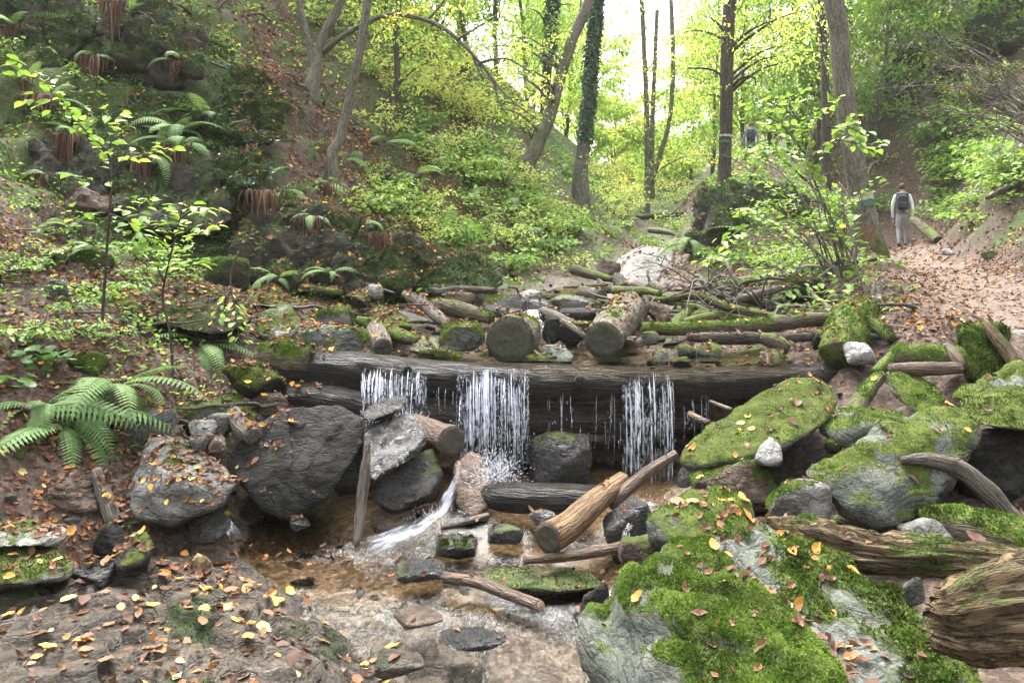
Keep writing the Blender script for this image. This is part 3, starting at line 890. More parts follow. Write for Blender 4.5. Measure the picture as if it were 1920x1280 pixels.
stone('rusty orange rock that the middle strands of water strike',
      [P(848, 868, 5.9), P(880, 838, 6.0), P(905, 850, 6.0), P(925, 900, 5.8), P(915, 955, 5.6), P(890, 975, 5.5), P(855, 945, 5.55), P(880, 890, 6.4), P(900, 960, 6.1), P(845, 960, 6.0)],
      'rock_orange', sub=5, sharp=14, moss=0.0, rough=0.05, key='R25')
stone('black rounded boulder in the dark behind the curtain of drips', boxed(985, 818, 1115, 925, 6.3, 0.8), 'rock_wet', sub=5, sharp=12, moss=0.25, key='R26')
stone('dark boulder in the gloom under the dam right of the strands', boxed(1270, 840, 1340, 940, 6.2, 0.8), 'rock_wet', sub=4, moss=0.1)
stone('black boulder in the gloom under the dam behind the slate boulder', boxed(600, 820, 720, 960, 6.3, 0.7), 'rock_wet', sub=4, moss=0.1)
stone('small black rock under the leaf-strewn grey boulder', boxed(342, 968, 418, 1012, 4.75, 0.8), 'rock_wet', sub=4, moss=0.05)
stone('low dark stone at the pool edge under the slate boulder', boxed(540, 975, 580, 992, 5.1, 0.8), 'rock_wet', sub=3, moss=0.0, name='stone', cat='stone')
stone('black rock holding up the slate boulder', boxed(445, 930, 530, 1010, 5.5, 0.7), 'rock_wet', sub=4, moss=0.05)
stone('pale flat slab topping two stacked rocks at the frame edge',
      [P(-60, 985, 4.3), P(-20, 962, 4.5), P(70, 965, 4.5), P(118, 985, 4.35), P(128, 1008, 4.2), P(90, 1024, 4.1), P(0, 1026, 4.05), P(-60, 1010, 4.1), P(30, 1000, 4.9), P(110, 1010, 4.7)],
      'rock_pale', sub=5, moss=0.2, strata=0.02, tuft=800, tsize=0.01, key='R28')
stone('mossy rock under the pale flat slab at the frame edge',
      [P(-60, 1040, 4.1), P(0, 1022, 4.2), P(100, 1020, 4.2), P(138, 1052, 4.0), P(130, 1085, 3.9), P(0, 1100, 3.8), P(-60, 1090, 3.8), P(60, 1060, 4.7), P(130, 1090, 4.5)],
      'rock_grey', sub=5, moss=0.5, tuft=4000, tsize=0.012, ttint=0.35)
stone('dark mossy boulder touching the end of the top dam log', boxed(412, 680, 524, 752, 6.0, 0.8), 'rock_dark', sub=5, moss=0.55, sharp=14, tuft=4500, tsize=0.011, ttint=0.3)
stone('flat rock cushioned with moss and one round yellow leaf', boxed(318, 742, 478, 795, 5.75, 0.7), 'rock_grey', sub=4, moss=0.6, tuft=3500, tsize=0.011, ttint=0.35)
stone('reddish flat stone beside the moss-cushioned rock', boxed(455, 738, 532, 778, 5.95, 0.8), 'rock_brown', sub=4, moss=0.15)
stone('blocky grey rock above the leaf-strewn boulder', boxed(235, 768, 322, 830, 5.4, 0.8), 'rock_grey', sub=4, moss=0.25)
stone('white angular stone in the small heap left of the slate boulder', boxed(350, 790, 402, 824, 5.4, 0.8), 'rock_white', sub=3, moss=0.0, name='stone', cat='stone')
stone('grey wedge-shaped stone in the small heap left of the slate boulder', boxed(385, 775, 432, 818, 5.5, 0.8), 'rock_grey', sub=3, moss=0.0, name='stone', cat='stone')
stone('rusty brown stone in the small heap left of the slate boulder', boxed(388, 818, 425, 850, 5.25, 0.8), 'rock_orange', sub=3, moss=0.0, name='stone', cat='stone')
stone('ochre stone above the leaf-strewn grey boulder', boxed(300, 800, 345, 835, 5.4, 0.8), 'rock_brown', sub=3, moss=0.0, name='stone', cat='stone')
stone('small grey stone between the slate boulder and the leaf-strewn boulder', boxed(352, 820, 388, 845, 5.2, 0.8), 'rock_grey', sub=3, moss=0.0, name='stone', cat='stone')
stone('reddish layered rock half under leaves beside the broken stick', boxed(75, 905, 190, 965, 4.7, 0.8), 'rock_brown', sub=5, strata=0.07, moss=0.05)
stone('dark upright rock in the gap beside the stacked rocks', boxed(168, 985, 226, 1045, 4.45, 0.7), 'rock_dark', sub=4, moss=0.3)
stone('dark slanting rock at the edge of the leafy slab', [P(205, 1050, 4.3), P(235, 1010, 4.4), P(275, 992, 4.4), P(290, 1015, 4.3), P(270, 1055, 4.15), P(225, 1070, 4.1), P(250, 1040, 4.7), P(280, 1060, 4.5)], 'rock_dark', sub=4, moss=0.25)
stone('low black rock at the corner of the leafy slab', boxed(128, 1062, 200, 1100, 4.15, 0.8), 'rock_wet', sub=4, moss=0.05)
stone('small slate-blue stone among leaves by the yellow stone', boxed(222, 1048, 268, 1078, 4.2, 0.8), 'rock_dark', sub=3, moss=0.0, name='stone', cat='stone')
stone('yellow ochre stone at the corner of the pool', boxed(356, 1042, 394, 1078, 4.45, 0.8), 'rock_ochre', sub=4, moss=0.0, sharp=14, name='stone', cat='stone')
stone('dark mossy rock in the undergrowth above the ferns', boxed(60, 880, 140, 930, 5.0, 0.8), 'rock_dark', sub=4, moss=0.2)

# --- in the stream
stone('low black slab with a mossy edge lying across the stream',
      [P(885, 1080, 4.75), P(930, 1060, 4.9), P(1040, 1062, 4.9), P(1110, 1075, 4.7), P(1145, 1098, 4.5), P(1060, 1108, 4.4), P(930, 1098, 4.5), P(1000, 1120, 4.9), P(1100, 1125, 4.8), P(950, 1125, 4.6)],
      'rock_wet', sub=5, moss=0.4, tuft=2500, tsize=0.01, ttint=0.25, key='R40')
stone('dark mossy hump in the pool below the lower cascade', boxed(815, 1005, 893, 1045, 4.95, 1.0), 'rock_wet', sub=4, moss=0.4, tuft=1200, tsize=0.01, ttint=0.2)
stone('low leaf-covered rock in front of the black mossy boulder', boxed(690, 958, 775, 1000, 5.3, 0.9), 'rock_brown', sub=4, moss=0.2)
stone('mossy patch of rock awash right of the lower cascade', boxed(915, 985, 985, 1015, 5.1, 1.0), 'rock_wet', sub=4, moss=0.45)
stone('small wet stone in front of the cut log', boxed(992, 960, 1045, 990, 5.2, 0.9), 'rock_sheen', sub=3, moss=0.0, name='stone', cat='stone')
stone('dark wet rock breaking the rapids beside the log in the stream', boxed(745, 1062, 835, 1082, 4.6, 1.0), 'rock_wet', sub=4, moss=0.35)
stone('thin dark ledge of rock in the rapids', boxed(820, 1195, 950, 1212, 3.75, 0.5), 'rock_wet', sub=4, moss=0.05)
stone('dark leaf-caught rock in the middle of the rapids', boxed(730, 1158, 830, 1178, 3.95, 0.8), 'rock_brown', sub=4, moss=0.05)
stone('low flat rock near the bottom of the rapids', boxed(700, 1238, 800, 1268, 3.5, 0.7), 'rock_bed', sub=4, moss=0.15)
stone('dark rock under the side of the big mossy boulder', boxed(1090, 1100, 1150, 1240, 3.5, 0.9), 'rock_dark', sub=4, moss=0.15)

# --- stony bed above the dam
stone('pale flat slab with mossy rims just above the top dam log', boxed(556, 616, 684, 668, 7.0, 0.8), 'rock_green', sub=5, moss=0.42, sharp=26, tuft=2500, tsize=0.011, ttint=0.65)
stone('smooth grey ledge with a moss rim left of the pale slab', [P(470, 600, 7.4), P(500, 575, 7.7), P(545, 572, 7.8), P(567, 600, 7.5), P(545, 632, 7.2), P(490, 640, 7.1), P(520, 600, 8.1), P(560, 640, 7.6)], 'rock_pale', sub=4, moss=0.4, tuft=1500, tsize=0.012, ttint=0.65)
stone('grey-green slab sloping below the ferns at the cliff foot', [P(452, 545, 8.6), P(500, 530, 8.9), P(555, 560, 8.6), P(572, 575, 8.3), P(520, 580, 8.2), P(465, 570, 8.3), P(520, 560, 9.3)], 'rock_green', sub=4, moss=0.4)
stone('mossy hummock of rock between the two pale slabs', boxed(588, 574, 656, 622, 7.9, 0.9), 'rock_grey', sub=4, moss=0.6, tuft=2000, tsize=0.013, ttint=0.65)
stone('long mossy block tilted beside the cut stub', [P(686, 590, 8.1), P(705, 565, 8.3), P(770, 598, 7.9), P(775, 615, 7.7), P(740, 612, 7.7), P(692, 600, 7.9), P(730, 590, 8.5), P(770, 625, 8.2)], 'rock_grey', sub=4, moss=0.6, tuft=2000, tsize=0.013, ttint=0.55)
stone('round pale stone on top of the rubble below the cliff', boxed(678, 533, 718, 560, 9.0, 0.9), 'rock_pale', sub=3, moss=0.1, sharp=10)
stone('dark shaggy rock beside the round pale stone', boxed(645, 545, 690, 575, 8.7, 0.9), 'rock_dark', sub=4, moss=0.5)
stone('rounded mossy boulder left of the big cut log', boxed(820, 604, 912, 652, 7.5, 0.8), 'rock_green', sub=5, moss=0.55, sharp=12, tuft=3000, tsize=0.012, ttint=0.5)
stone('dark triangular rock in front of the rounded mossy boulder', [P(762, 655, 7.1), P(800, 630, 7.2), P(822, 632, 7.2), P(828, 655, 7.0), P(790, 662, 6.95), P(800, 645, 7.5), P(780, 668, 7.3)], 'rock_wet', sub=4, moss=0.35)
stone('flat mossy stone lying behind the top dam log', boxed(782, 655, 865, 676, 6.95, 0.6), 'rock_dark', sub=4, moss=0.65, tuft=1800, tsize=0.01, ttint=0.3)
stone('brown slab lying in the rubble below the cliff', boxed(826, 548, 900, 575, 9.2, 0.9), 'rock_brown', sub=4, moss=0.15)
stone('mossy rock left of the upper small cascade', boxed(903, 548, 978, 585, 8.9, 0.8), 'rock_grey', sub=4, moss=0.4)
stone('white wet slab above the upper small cascade', boxed(960, 545, 1018, 566, 10.2, 0.9), 'rock_white', sub=4, moss=0.0, strata=0.06)
stone('dark rock beside the white wet slab', boxed(975, 562, 1035, 585, 9.6, 0.8), 'rock_sheen', sub=4, moss=0.2)
stone('mossy wet rock above the fallen cross log', boxed(1035, 555, 1108, 580, 9.8, 0.8), 'rock_sheen', sub=4, moss=0.35)
stone('dark jagged rock right of the upper small cascade', boxed(1018, 598, 1062, 645, 7.9, 0.7), 'rock_dark', sub=4, moss=0.15, sharp=30)
stone('mossy rock between the two big cut logs', boxed(1048, 603, 1112, 640, 7.9, 0.8), 'rock_dark', sub=4, moss=0.55)
stone('grey mossy rock in front of the two big cut logs', boxed(1015, 648, 1082, 690, 6.95, 0.7), 'rock_green', sub=4, moss=0.3, tuft=1200, tsize=0.01)
stone('flat dark stone at the foot of the big cut log', boxed(980, 665, 1045, 688, 6.9, 0.6), 'rock_dark', sub=4, moss=0.3)
stone('brown rock under the tangle of branches', boxed(1215, 565, 1262, 605, 8.8, 0.8), 'rock_brown', sub=4, moss=0.25)
stone('mossy cobble left end under the horizontal mossy log', boxed(1203, 620, 1238, 645, 7.3, 0.8), 'rock_green', sub=4, moss=0.55, sharp=12, name='stone', cat='stone')
stone('flat brown stone right of the leaning big log', boxed(1150, 632, 1215, 650, 7.3, 0.7), 'rock_brown', sub=3, moss=0.2, name='stone', cat='stone')
stone('dark egg-shaped stone of the pair behind the dam', boxed(1270, 645, 1308, 675, 7.0, 0.9), 'rock_dark', sub=4, moss=0.4, sharp=10, name='stone', cat='stone')
stone('olive egg-shaped stone of the pair behind the dam', boxed(1304, 644, 1358, 672, 7.05, 0.8), 'rock_green', sub=4, moss=0.45, sharp=10, name='stone', cat='stone')
stone('greenish upright stone behind the dam', boxed(1210, 655, 1255, 690, 6.9, 0.6), 'rock_green', sub=4, moss=0.3, name='stone', cat='stone')
stone('domed mossy stone behind the dam', boxed(1258, 668, 1306, 692, 6.85, 0.7), 'rock_dark', sub=4, moss=0.6, sharp=10, name='stone', cat='stone')
stone('long low slab with mossy crown behind the right end of the dam', [P(1340, 668, 7.2), P(1400, 650, 7.4), P(1475, 650, 7.4), P(1490, 672, 7.1), P(1440, 688, 6.95), P(1350, 688, 7.0), P(1420, 670, 7.8), P(1480, 690, 7.4), P(1340, 695, 7.3)], 'rock_pale', sub=4, moss=0.35)
stone('pointed mossy rock on the long low slab', [P(1412, 684, 6.95), P(1430, 655, 7.05), P(1462, 650, 7.05), P(1480, 684, 6.95), P(1445, 690, 6.85), P(1450, 670, 7.35)], 'rock_green', sub=4, moss=0.45)
stone('mossy rock with ivy under the path bank', boxed(1530, 620, 1600, 665, 7.4, 0.8), 'rock_dark', sub=4, moss=0.45)

# --- left bank: ledges and crags
stone('mossy ledge with a black hollow beneath, sapling in front', [P(190, 560, 6.7), P(225, 543, 6.9), P(260, 545, 6.9), P(268, 570, 6.7), P(240, 600, 6.5), P(200, 600, 6.5), P(230, 570, 7.3)], 'rock_dark', sub=4, moss=0.6, tuft=2000, tsize=0.013)
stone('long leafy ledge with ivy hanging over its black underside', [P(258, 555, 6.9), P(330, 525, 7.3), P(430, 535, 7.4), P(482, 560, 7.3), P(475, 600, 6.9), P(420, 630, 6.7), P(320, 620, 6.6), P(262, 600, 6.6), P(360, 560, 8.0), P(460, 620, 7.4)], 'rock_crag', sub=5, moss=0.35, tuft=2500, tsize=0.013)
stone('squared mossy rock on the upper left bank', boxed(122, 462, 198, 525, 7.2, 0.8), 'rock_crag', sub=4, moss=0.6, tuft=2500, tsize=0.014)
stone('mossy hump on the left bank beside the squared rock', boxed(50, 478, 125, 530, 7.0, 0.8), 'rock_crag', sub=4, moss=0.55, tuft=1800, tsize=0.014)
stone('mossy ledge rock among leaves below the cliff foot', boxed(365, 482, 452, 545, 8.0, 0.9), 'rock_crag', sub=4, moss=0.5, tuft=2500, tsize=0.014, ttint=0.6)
stone('grey shard standing in the leaves of the left bank', boxed(85, 525, 125, 572, 6.5, 0.5), 'rock_grey', sub=3, moss=0.1, name='stone', cat='stone')
stone('grey stone among round-leaved plants on the left bank', boxed(20, 625, 66, 670, 5.7, 0.7), 'rock_grey', sub=4, moss=0.1, name='stone', cat='stone')
stone('mossy stone above the big fern', boxed(125, 660, 190, 705, 5.7, 0.7), 'rock_dark', sub=4, moss=0.6, tuft=1200, tsize=0.012)
stone('small mossy stone below the long leafy ledge', boxed(205, 615, 240, 645, 6.2, 0.7), 'rock_dark', sub=3, moss=0.5, name='stone', cat='stone')
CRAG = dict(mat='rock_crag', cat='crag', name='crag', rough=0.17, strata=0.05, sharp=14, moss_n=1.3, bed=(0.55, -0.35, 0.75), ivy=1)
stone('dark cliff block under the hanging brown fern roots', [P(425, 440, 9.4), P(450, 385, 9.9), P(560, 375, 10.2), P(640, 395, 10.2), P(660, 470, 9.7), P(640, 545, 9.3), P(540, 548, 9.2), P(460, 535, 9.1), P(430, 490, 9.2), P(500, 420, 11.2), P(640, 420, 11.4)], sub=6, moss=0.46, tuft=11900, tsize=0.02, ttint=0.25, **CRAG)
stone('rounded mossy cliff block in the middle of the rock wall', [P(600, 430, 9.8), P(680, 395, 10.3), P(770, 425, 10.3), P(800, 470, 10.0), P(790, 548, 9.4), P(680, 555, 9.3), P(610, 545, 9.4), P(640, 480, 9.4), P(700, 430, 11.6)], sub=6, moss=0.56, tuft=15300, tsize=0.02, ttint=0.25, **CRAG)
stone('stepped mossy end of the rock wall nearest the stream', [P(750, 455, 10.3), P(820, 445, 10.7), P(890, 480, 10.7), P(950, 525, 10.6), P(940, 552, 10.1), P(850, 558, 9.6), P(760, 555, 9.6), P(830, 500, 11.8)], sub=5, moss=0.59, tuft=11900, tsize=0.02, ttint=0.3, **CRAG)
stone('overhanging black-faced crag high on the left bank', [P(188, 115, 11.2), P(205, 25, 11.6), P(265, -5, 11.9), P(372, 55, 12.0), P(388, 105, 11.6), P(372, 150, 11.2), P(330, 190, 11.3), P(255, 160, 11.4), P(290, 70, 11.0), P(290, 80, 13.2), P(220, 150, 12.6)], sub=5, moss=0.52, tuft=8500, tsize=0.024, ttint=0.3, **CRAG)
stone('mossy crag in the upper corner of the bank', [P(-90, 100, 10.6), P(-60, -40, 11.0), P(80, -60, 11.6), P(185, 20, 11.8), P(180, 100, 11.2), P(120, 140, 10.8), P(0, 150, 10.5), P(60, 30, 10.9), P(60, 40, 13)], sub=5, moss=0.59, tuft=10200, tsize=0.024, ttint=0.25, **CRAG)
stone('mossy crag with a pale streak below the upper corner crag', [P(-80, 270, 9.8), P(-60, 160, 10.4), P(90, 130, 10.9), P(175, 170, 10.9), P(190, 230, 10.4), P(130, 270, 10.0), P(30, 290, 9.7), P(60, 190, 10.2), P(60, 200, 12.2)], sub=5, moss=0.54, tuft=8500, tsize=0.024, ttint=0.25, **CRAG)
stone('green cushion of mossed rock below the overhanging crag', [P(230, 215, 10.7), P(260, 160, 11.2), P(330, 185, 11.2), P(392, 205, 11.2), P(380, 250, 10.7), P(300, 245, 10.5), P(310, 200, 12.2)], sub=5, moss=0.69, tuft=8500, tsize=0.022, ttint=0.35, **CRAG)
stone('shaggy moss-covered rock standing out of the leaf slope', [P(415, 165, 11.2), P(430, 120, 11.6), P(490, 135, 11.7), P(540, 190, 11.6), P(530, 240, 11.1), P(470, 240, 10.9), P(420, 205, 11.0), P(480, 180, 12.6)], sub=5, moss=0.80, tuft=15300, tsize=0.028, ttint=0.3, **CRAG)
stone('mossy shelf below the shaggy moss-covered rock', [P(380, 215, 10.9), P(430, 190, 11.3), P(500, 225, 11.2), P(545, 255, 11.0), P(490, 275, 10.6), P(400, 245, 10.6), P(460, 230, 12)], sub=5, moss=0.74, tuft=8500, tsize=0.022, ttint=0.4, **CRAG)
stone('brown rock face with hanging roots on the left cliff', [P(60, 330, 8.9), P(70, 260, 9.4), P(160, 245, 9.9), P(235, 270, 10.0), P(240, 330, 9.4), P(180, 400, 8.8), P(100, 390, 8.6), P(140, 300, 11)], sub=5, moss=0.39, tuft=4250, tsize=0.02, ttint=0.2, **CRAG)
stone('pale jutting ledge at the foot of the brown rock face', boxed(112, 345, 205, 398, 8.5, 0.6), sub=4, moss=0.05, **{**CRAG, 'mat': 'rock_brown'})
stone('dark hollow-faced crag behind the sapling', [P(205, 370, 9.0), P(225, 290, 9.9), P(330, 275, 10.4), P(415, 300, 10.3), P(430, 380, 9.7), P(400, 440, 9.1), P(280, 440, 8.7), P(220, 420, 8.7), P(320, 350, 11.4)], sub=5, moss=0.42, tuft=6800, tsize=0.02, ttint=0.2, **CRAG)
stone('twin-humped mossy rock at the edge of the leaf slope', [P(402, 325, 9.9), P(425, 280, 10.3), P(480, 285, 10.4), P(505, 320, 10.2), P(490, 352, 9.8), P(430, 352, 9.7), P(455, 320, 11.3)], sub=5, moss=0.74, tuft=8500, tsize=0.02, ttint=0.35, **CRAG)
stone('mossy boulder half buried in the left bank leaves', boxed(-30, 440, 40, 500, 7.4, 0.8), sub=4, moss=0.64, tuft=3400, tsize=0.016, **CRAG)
# --- right side
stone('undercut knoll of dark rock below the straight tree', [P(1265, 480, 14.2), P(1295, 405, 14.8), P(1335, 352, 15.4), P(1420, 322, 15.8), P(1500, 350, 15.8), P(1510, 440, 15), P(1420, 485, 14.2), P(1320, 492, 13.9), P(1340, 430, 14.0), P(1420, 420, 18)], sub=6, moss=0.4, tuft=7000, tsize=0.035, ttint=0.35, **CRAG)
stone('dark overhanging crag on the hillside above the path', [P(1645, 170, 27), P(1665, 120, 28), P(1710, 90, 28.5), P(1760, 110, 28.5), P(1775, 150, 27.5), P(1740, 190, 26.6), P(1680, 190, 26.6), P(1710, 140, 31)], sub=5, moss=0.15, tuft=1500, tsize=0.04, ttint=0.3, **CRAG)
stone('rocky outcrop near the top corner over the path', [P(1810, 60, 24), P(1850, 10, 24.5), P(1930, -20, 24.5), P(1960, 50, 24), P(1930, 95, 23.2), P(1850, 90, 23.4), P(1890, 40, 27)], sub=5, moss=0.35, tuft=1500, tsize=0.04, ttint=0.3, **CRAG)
stone('mossy rock under the path bank by the bare twigs', boxed(1478, 520, 1560, 565, 9.6, 0.8), 'rock_dark', sub=4, moss=0.5)
stone('white stone on the path bank', boxed(1770, 466, 1790, 478, 14, 0.8), 'rock_white', sub=3, moss=0.0, name='stone', cat='stone')
stone('mossy stone on the path bank near the white stone', boxed(1842, 468, 1872, 486, 12.5, 0.8), 'rock_green', sub=3, moss=0.5, name='stone', cat='stone')
stone('sloping pale bedrock slide that the stream runs down in the distance', [P(1152, 540, 12.2), P(1140, 505, 13.0), P(1185, 466, 16.5), P(1262, 461, 17.6), P(1266, 480, 16.2), P(1235, 522, 13.2), P(1200, 548, 12.0), P(1220, 500, 18.5), P(1200, 560, 14)], 'rock_slide', sub=5, sharp=30, rough=0.025, strata=0.02, moss=0.1, name='bedrock_slope', cat='rock slope')
# rock water-slide at the head of the stony bed
stone('brown-grey rock beside the foot of the water slide', boxed(1105, 482, 1165, 520, 12.6, 0.8), 'rock_brown', sub=4, moss=0.2)


# --- the flat bedrock slab in the foreground
def slab_top(x, y):
    p = np.stack([x, y, 0 * x], -1)
    z = 0.06 + 0.10 * sstep(-1.0, -2.6, x) - 0.05 * (y - 4.0) - 0.20 * sstep(-1.45, -0.85, x + 0.35 * (y - 4.0) + 0.25 * fbm(p * 1.6, 2))
    z = z - 0.25 * sstep(4.55, 4.95, y + 0.25 * fbm(p * 1.3 + 5, 2))
    q = z * 16 + fbm(p * 1.9 + 3, 4) * 2.2 + x * 0.9
    z = z + (sstep(0.44, 0.56, q % 1.0) - 0.5) * 0.05 + fbm(p * 3.2, 4) * 0.022 + fbm(p * 14, 3) * 0.008
    return z


def build_slab():
    xs = np.linspace(-3.3, -0.15, 220)
    ys = np.linspace(2.3, 5.0, 190)
    X, Y = np.meshgrid(xs, ys)
    x, y = X.ravel(), Y.ravel()
    z = slab_top(x, y)
    z = np.where(x < -2.9, z - 0.3 * sstep(-2.9, -3.3, x), z)
    V = np.stack([x, y, z], -1)
    nr, nc = X.shape
    i = np.arange(nr - 1)[:, None] * nc
    j = np.arange(nc - 1)[None]
    F = np.stack([i + j, i + j + 1, i + nc + j + 1, i + nc + j], -1).reshape(-1, 4)
    m = np.clip(0.3 + fbm(V * 1.5 + 11, 4) * 1.1, 0, 1)
    # skirt down into the ground
    rim = np.concatenate([np.arange(nc), np.arange(nr) * nc + nc - 1, np.arange(nc)[::-1] + (nr - 1) * nc, (np.arange(nr) * nc)[::-1]])
    S = V[rim].copy()
    S[:, 2] -= 0.5
    k = np.arange(len(rim) - 1)
    n0 = len(V)
    SF = np.stack([rim[k], n0 + k, n0 + k + 1, rim[k + 1]], -1)
    me = mesh_np('bedrock_slab', np.vstack([V, S]) - [-1.7, 3.7, 0], np.vstack([F, SF]), M['rock_bed'], {'moss': np.concatenate([m, np.zeros(len(S))])})
    o = obj('bedrock_slab', me, None, (-1.7, 3.7, 0))
    tag(o, 'broad flat tan bedrock slab strewn with leaves at the bottom of the picture', 'rock slab')
    T = np.concatenate([F[:, [0, 1, 2]], F[:, [0, 2, 3]]])
    COLLIDE.append((V, T))
    tufts(V - [-1.7, 3.7, 0], T, m, np.array([-1.7, 3.7, 0]), 14000, 0.011, o, 77, thr=0.48, tint=0.22)


build_slab()

# ------------------------------------------------------------------ logs and branches
def log_mesh(ctrl, ns=20, step=0.04, bumpy=0.06, seed=0, moss=0.0, grain=3.0, fib=0.0, jag=(0, 0)):
    """ctrl: (px, py, Y, radius in pixels)"""
    c = np.array([np.append(P(a, b, y), r * y / FPX) for a, b, y, r in ctrl])
    L = np.linalg.norm(np.diff(c[:, :3], axis=0), axis=1).sum()
    n = int(np.clip(L / step, 6, 140))
    s = resample(c, n)
    C, R = s[:, :3], np.maximum(s[:, 3], 0.003)
    C = C + 0.12 * R[:, None] * np.stack([fbm(C * 1.5 + seed + 3 * k, 2) for k in range(3)], -1)
    r0 = R.mean()

    def bump(tc):
        a = unit(tc[:, :2])
        q = np.stack([a[:, 0] * 1.6, a[:, 1] * 1.6, tc[:, 2] / r0 * 0.55], -1)
        q2 = np.stack([a[:, 0] * 4, a[:, 1] * 4, tc[:, 2] / r0 * 0.5 / grain * 3], -1)
        if fib:
            q3 = np.stack([a[:, 0] * 11, a[:, 1] * 11, tc[:, 2] / r0 * 0.3], -1)
            f3 = fbm(q3 + seed * 1.9, 4, 0.65)
            pl = np.round(fbm(np.stack([a[:, 0] * 3.2, a[:, 1] * 3.2, tc[:, 2] / r0 * 0.18], -1) + seed * 7.7, 3) * 5) / 5
            return 1 + bumpy * (fbm(q + seed * 5.1, 3) * 1.3) + 0.3 * pl + fib * (f3 - 1.1 * np.abs(noise(q3 * 0.45 + 40)))
        return 1 + bumpy * (fbm(q + seed * 5.1, 3) * 1.3 + fbm(q2 + seed * 2.3, 3) * 0.8)
    V, F, tc = tube(C, R, ns, bump)
    for e in (0, 1):
        if jag[e]:
            T = unit(C[0] - C[1]) if e == 0 else unit(C[-1] - C[-2])
            h = ((C[0] if e == 0 else C[-1]) - V) @ T
            w = sstep(jag[e] * 2.5, 0.0, h)
            a = unit(tc[:, :2] + 1e-9)
            V = V + (T[None] * (w * jag[e] * 2.2 * fbm(np.stack([a[:, 0] * 3.5, a[:, 1] * 3.5, np.full(len(V), seed * 1.0)], -1), 3))[:, None])
    return V, F, tc, C, R


def cut_face(C, R, i, mat, parent, c0):
    """a sawn end: a slightly uneven disc standing just proud of the end"""
    T = unit(C[0] - C[1]) if i == 0 else unit(C[-1] - C[-2])
    p = C[0] if i == 0 else C[-1]
    r = (R[0] if i == 0 else R[-1]) * 0.985
    a = unit(np.cross(T, [0.1, 0.2, 1.0]))
    b = np.cross(T, a)
    rings, ns = 7, 32
    th = np.linspace(0, 2 * np.pi, ns, endpoint=False)
    V, tc = [p + T * 0.012], [[0, 0, 0]]
    for k in range(1, rings + 1):
        rr = r * k / rings * (1 + 0.03 * np.sin(3 * th + 1) + 0.02 * np.sin(7 * th))
        q = p + a * (rr * np.cos(th))[:, None] + b * (rr * np.sin(th))[:, None]
        q = q + T * (0.012 + 0.012 * fbm(q * 14, 3) - (0.03 if k == rings else 0.0))[:, None]
        V += list(q)
        tc += [[x, y, 0] for x, y in zip(rr * np.cos(th), rr * np.sin(th))]
    F3 = [[0, 1 + j, 1 + (j + 1) % ns] for j in range(ns)]
    F4 = [[1 + k * ns + j, 1 + (k + 1) * ns + j, 1 + (k + 1) * ns + (j + 1) % ns, 1 + k * ns + (j + 1) % ns] for k in range(rings - 1) for j in range(ns)]
    me = mesh_np('cut_face', np.array(V) - c0, [np.array(F3), np.array(F4)], M[mat], {'tc': np.array(tc)})
    return obj('cut_face', me, parent)


NLOG = [0]


def log(label, ctrl, mat, name='log', cat='log', ends=(None, None), moss=0.0, ns=20, stubs=(), group=None, tuft=0, tsize=0.012, ttint=0.5, collide=True, moss_dir=0.5, **kw):
    NLOG[0] += 1
    V, F, tc, C, R = log_mesh(ctrl, ns=ns, seed=NLOG[0], **kw)
    parts = [(V, F)]
    tcs = [tc]
    for st in stubs:
        SV, SF, stc, _, _ = log_mesh(st, ns=10, seed=NLOG[0] + 50, bumpy=0.1)
        parts.append((SV, SF))
        tcs.append(stc)
    V, F, _ = join(parts)
    tc = np.concatenate(tcs)
    T3 = np.concatenate([f if f.shape[1] == 3 else np.concatenate([f[:, [0, 1, 2]], f[:, [0, 2, 3]]]) for f in F])
    nrm = vnormals(V, T3)
    m = np.clip((moss - 0.5) * 1.5 + 0.25 + nrm[:, 2] * moss_dir + fbm(V * 3 + NLOG[0], 3) * 0.8, 0, 1) if moss > 0 else np.zeros(len(V))
    c0 = C.mean(0)
    me = mesh_np(name, V - c0, F, M[mat], {'tc': tc, 'moss': m})
    o = obj(name, me, None, c0)
    tag(o, label, cat, group)
    for i, e in enumerate(ends):
        if e:
            cut_face(C, R, i, e, o, c0)
    if tuft:
        tufts(V - c0, T3, m, c0, tuft, tsize, o, NLOG[0] + 200, tint=ttint)
    if collide:
        COLLIDE.append((V, T3))
    return o


# the dam
log('long top log of the dam with water sheeting over it', [(505, 688, 6.5, 36), (640, 693, 6.55, 35), (820, 708, 6.62, 34), (1000, 716, 6.7, 34), (1200, 718, 6.8, 32), (1400, 715, 6.9, 29), (1560, 708, 7.0, 26), (1650, 703, 7.05, 25)],
    'log_wet', ns=32, bumpy=0.1, moss=0.0, step=0.045,
    stubs=[[(1085, 712, 6.72, 14), (1088, 716, 6.5, 11)], [(760, 690, 6.6, 12), (764, 694, 6.42, 8)]])
log('mossy root-end stub capping the left end of the top dam log', [(490, 672, 6.55, 26), (530, 672, 6.52, 38), (585, 676, 6.5, 30)], 'log_moss', moss=0.5, tuft=4000, tsize=0.014, ttint=0.45, name='log', cat='log')
log('second dam log, wet and bent, under the top log', [(512, 742, 6.3, 26), (600, 748, 6.32, 28), (720, 770, 6.4, 30), (900, 782, 6.55, 30), (1100, 786, 6.7, 29), (1320, 778, 6.9, 27)], 'log_wet', ns=28, bumpy=0.12, step=0.05)
log('lowest dam log in the dark behind the strands of water', [(680, 812, 6.65, 25), (900, 828, 6.8, 27), (1150, 830, 6.95, 26), (1330, 822, 7.05, 25)], 'log_wet', ns=20, bumpy=0.06)
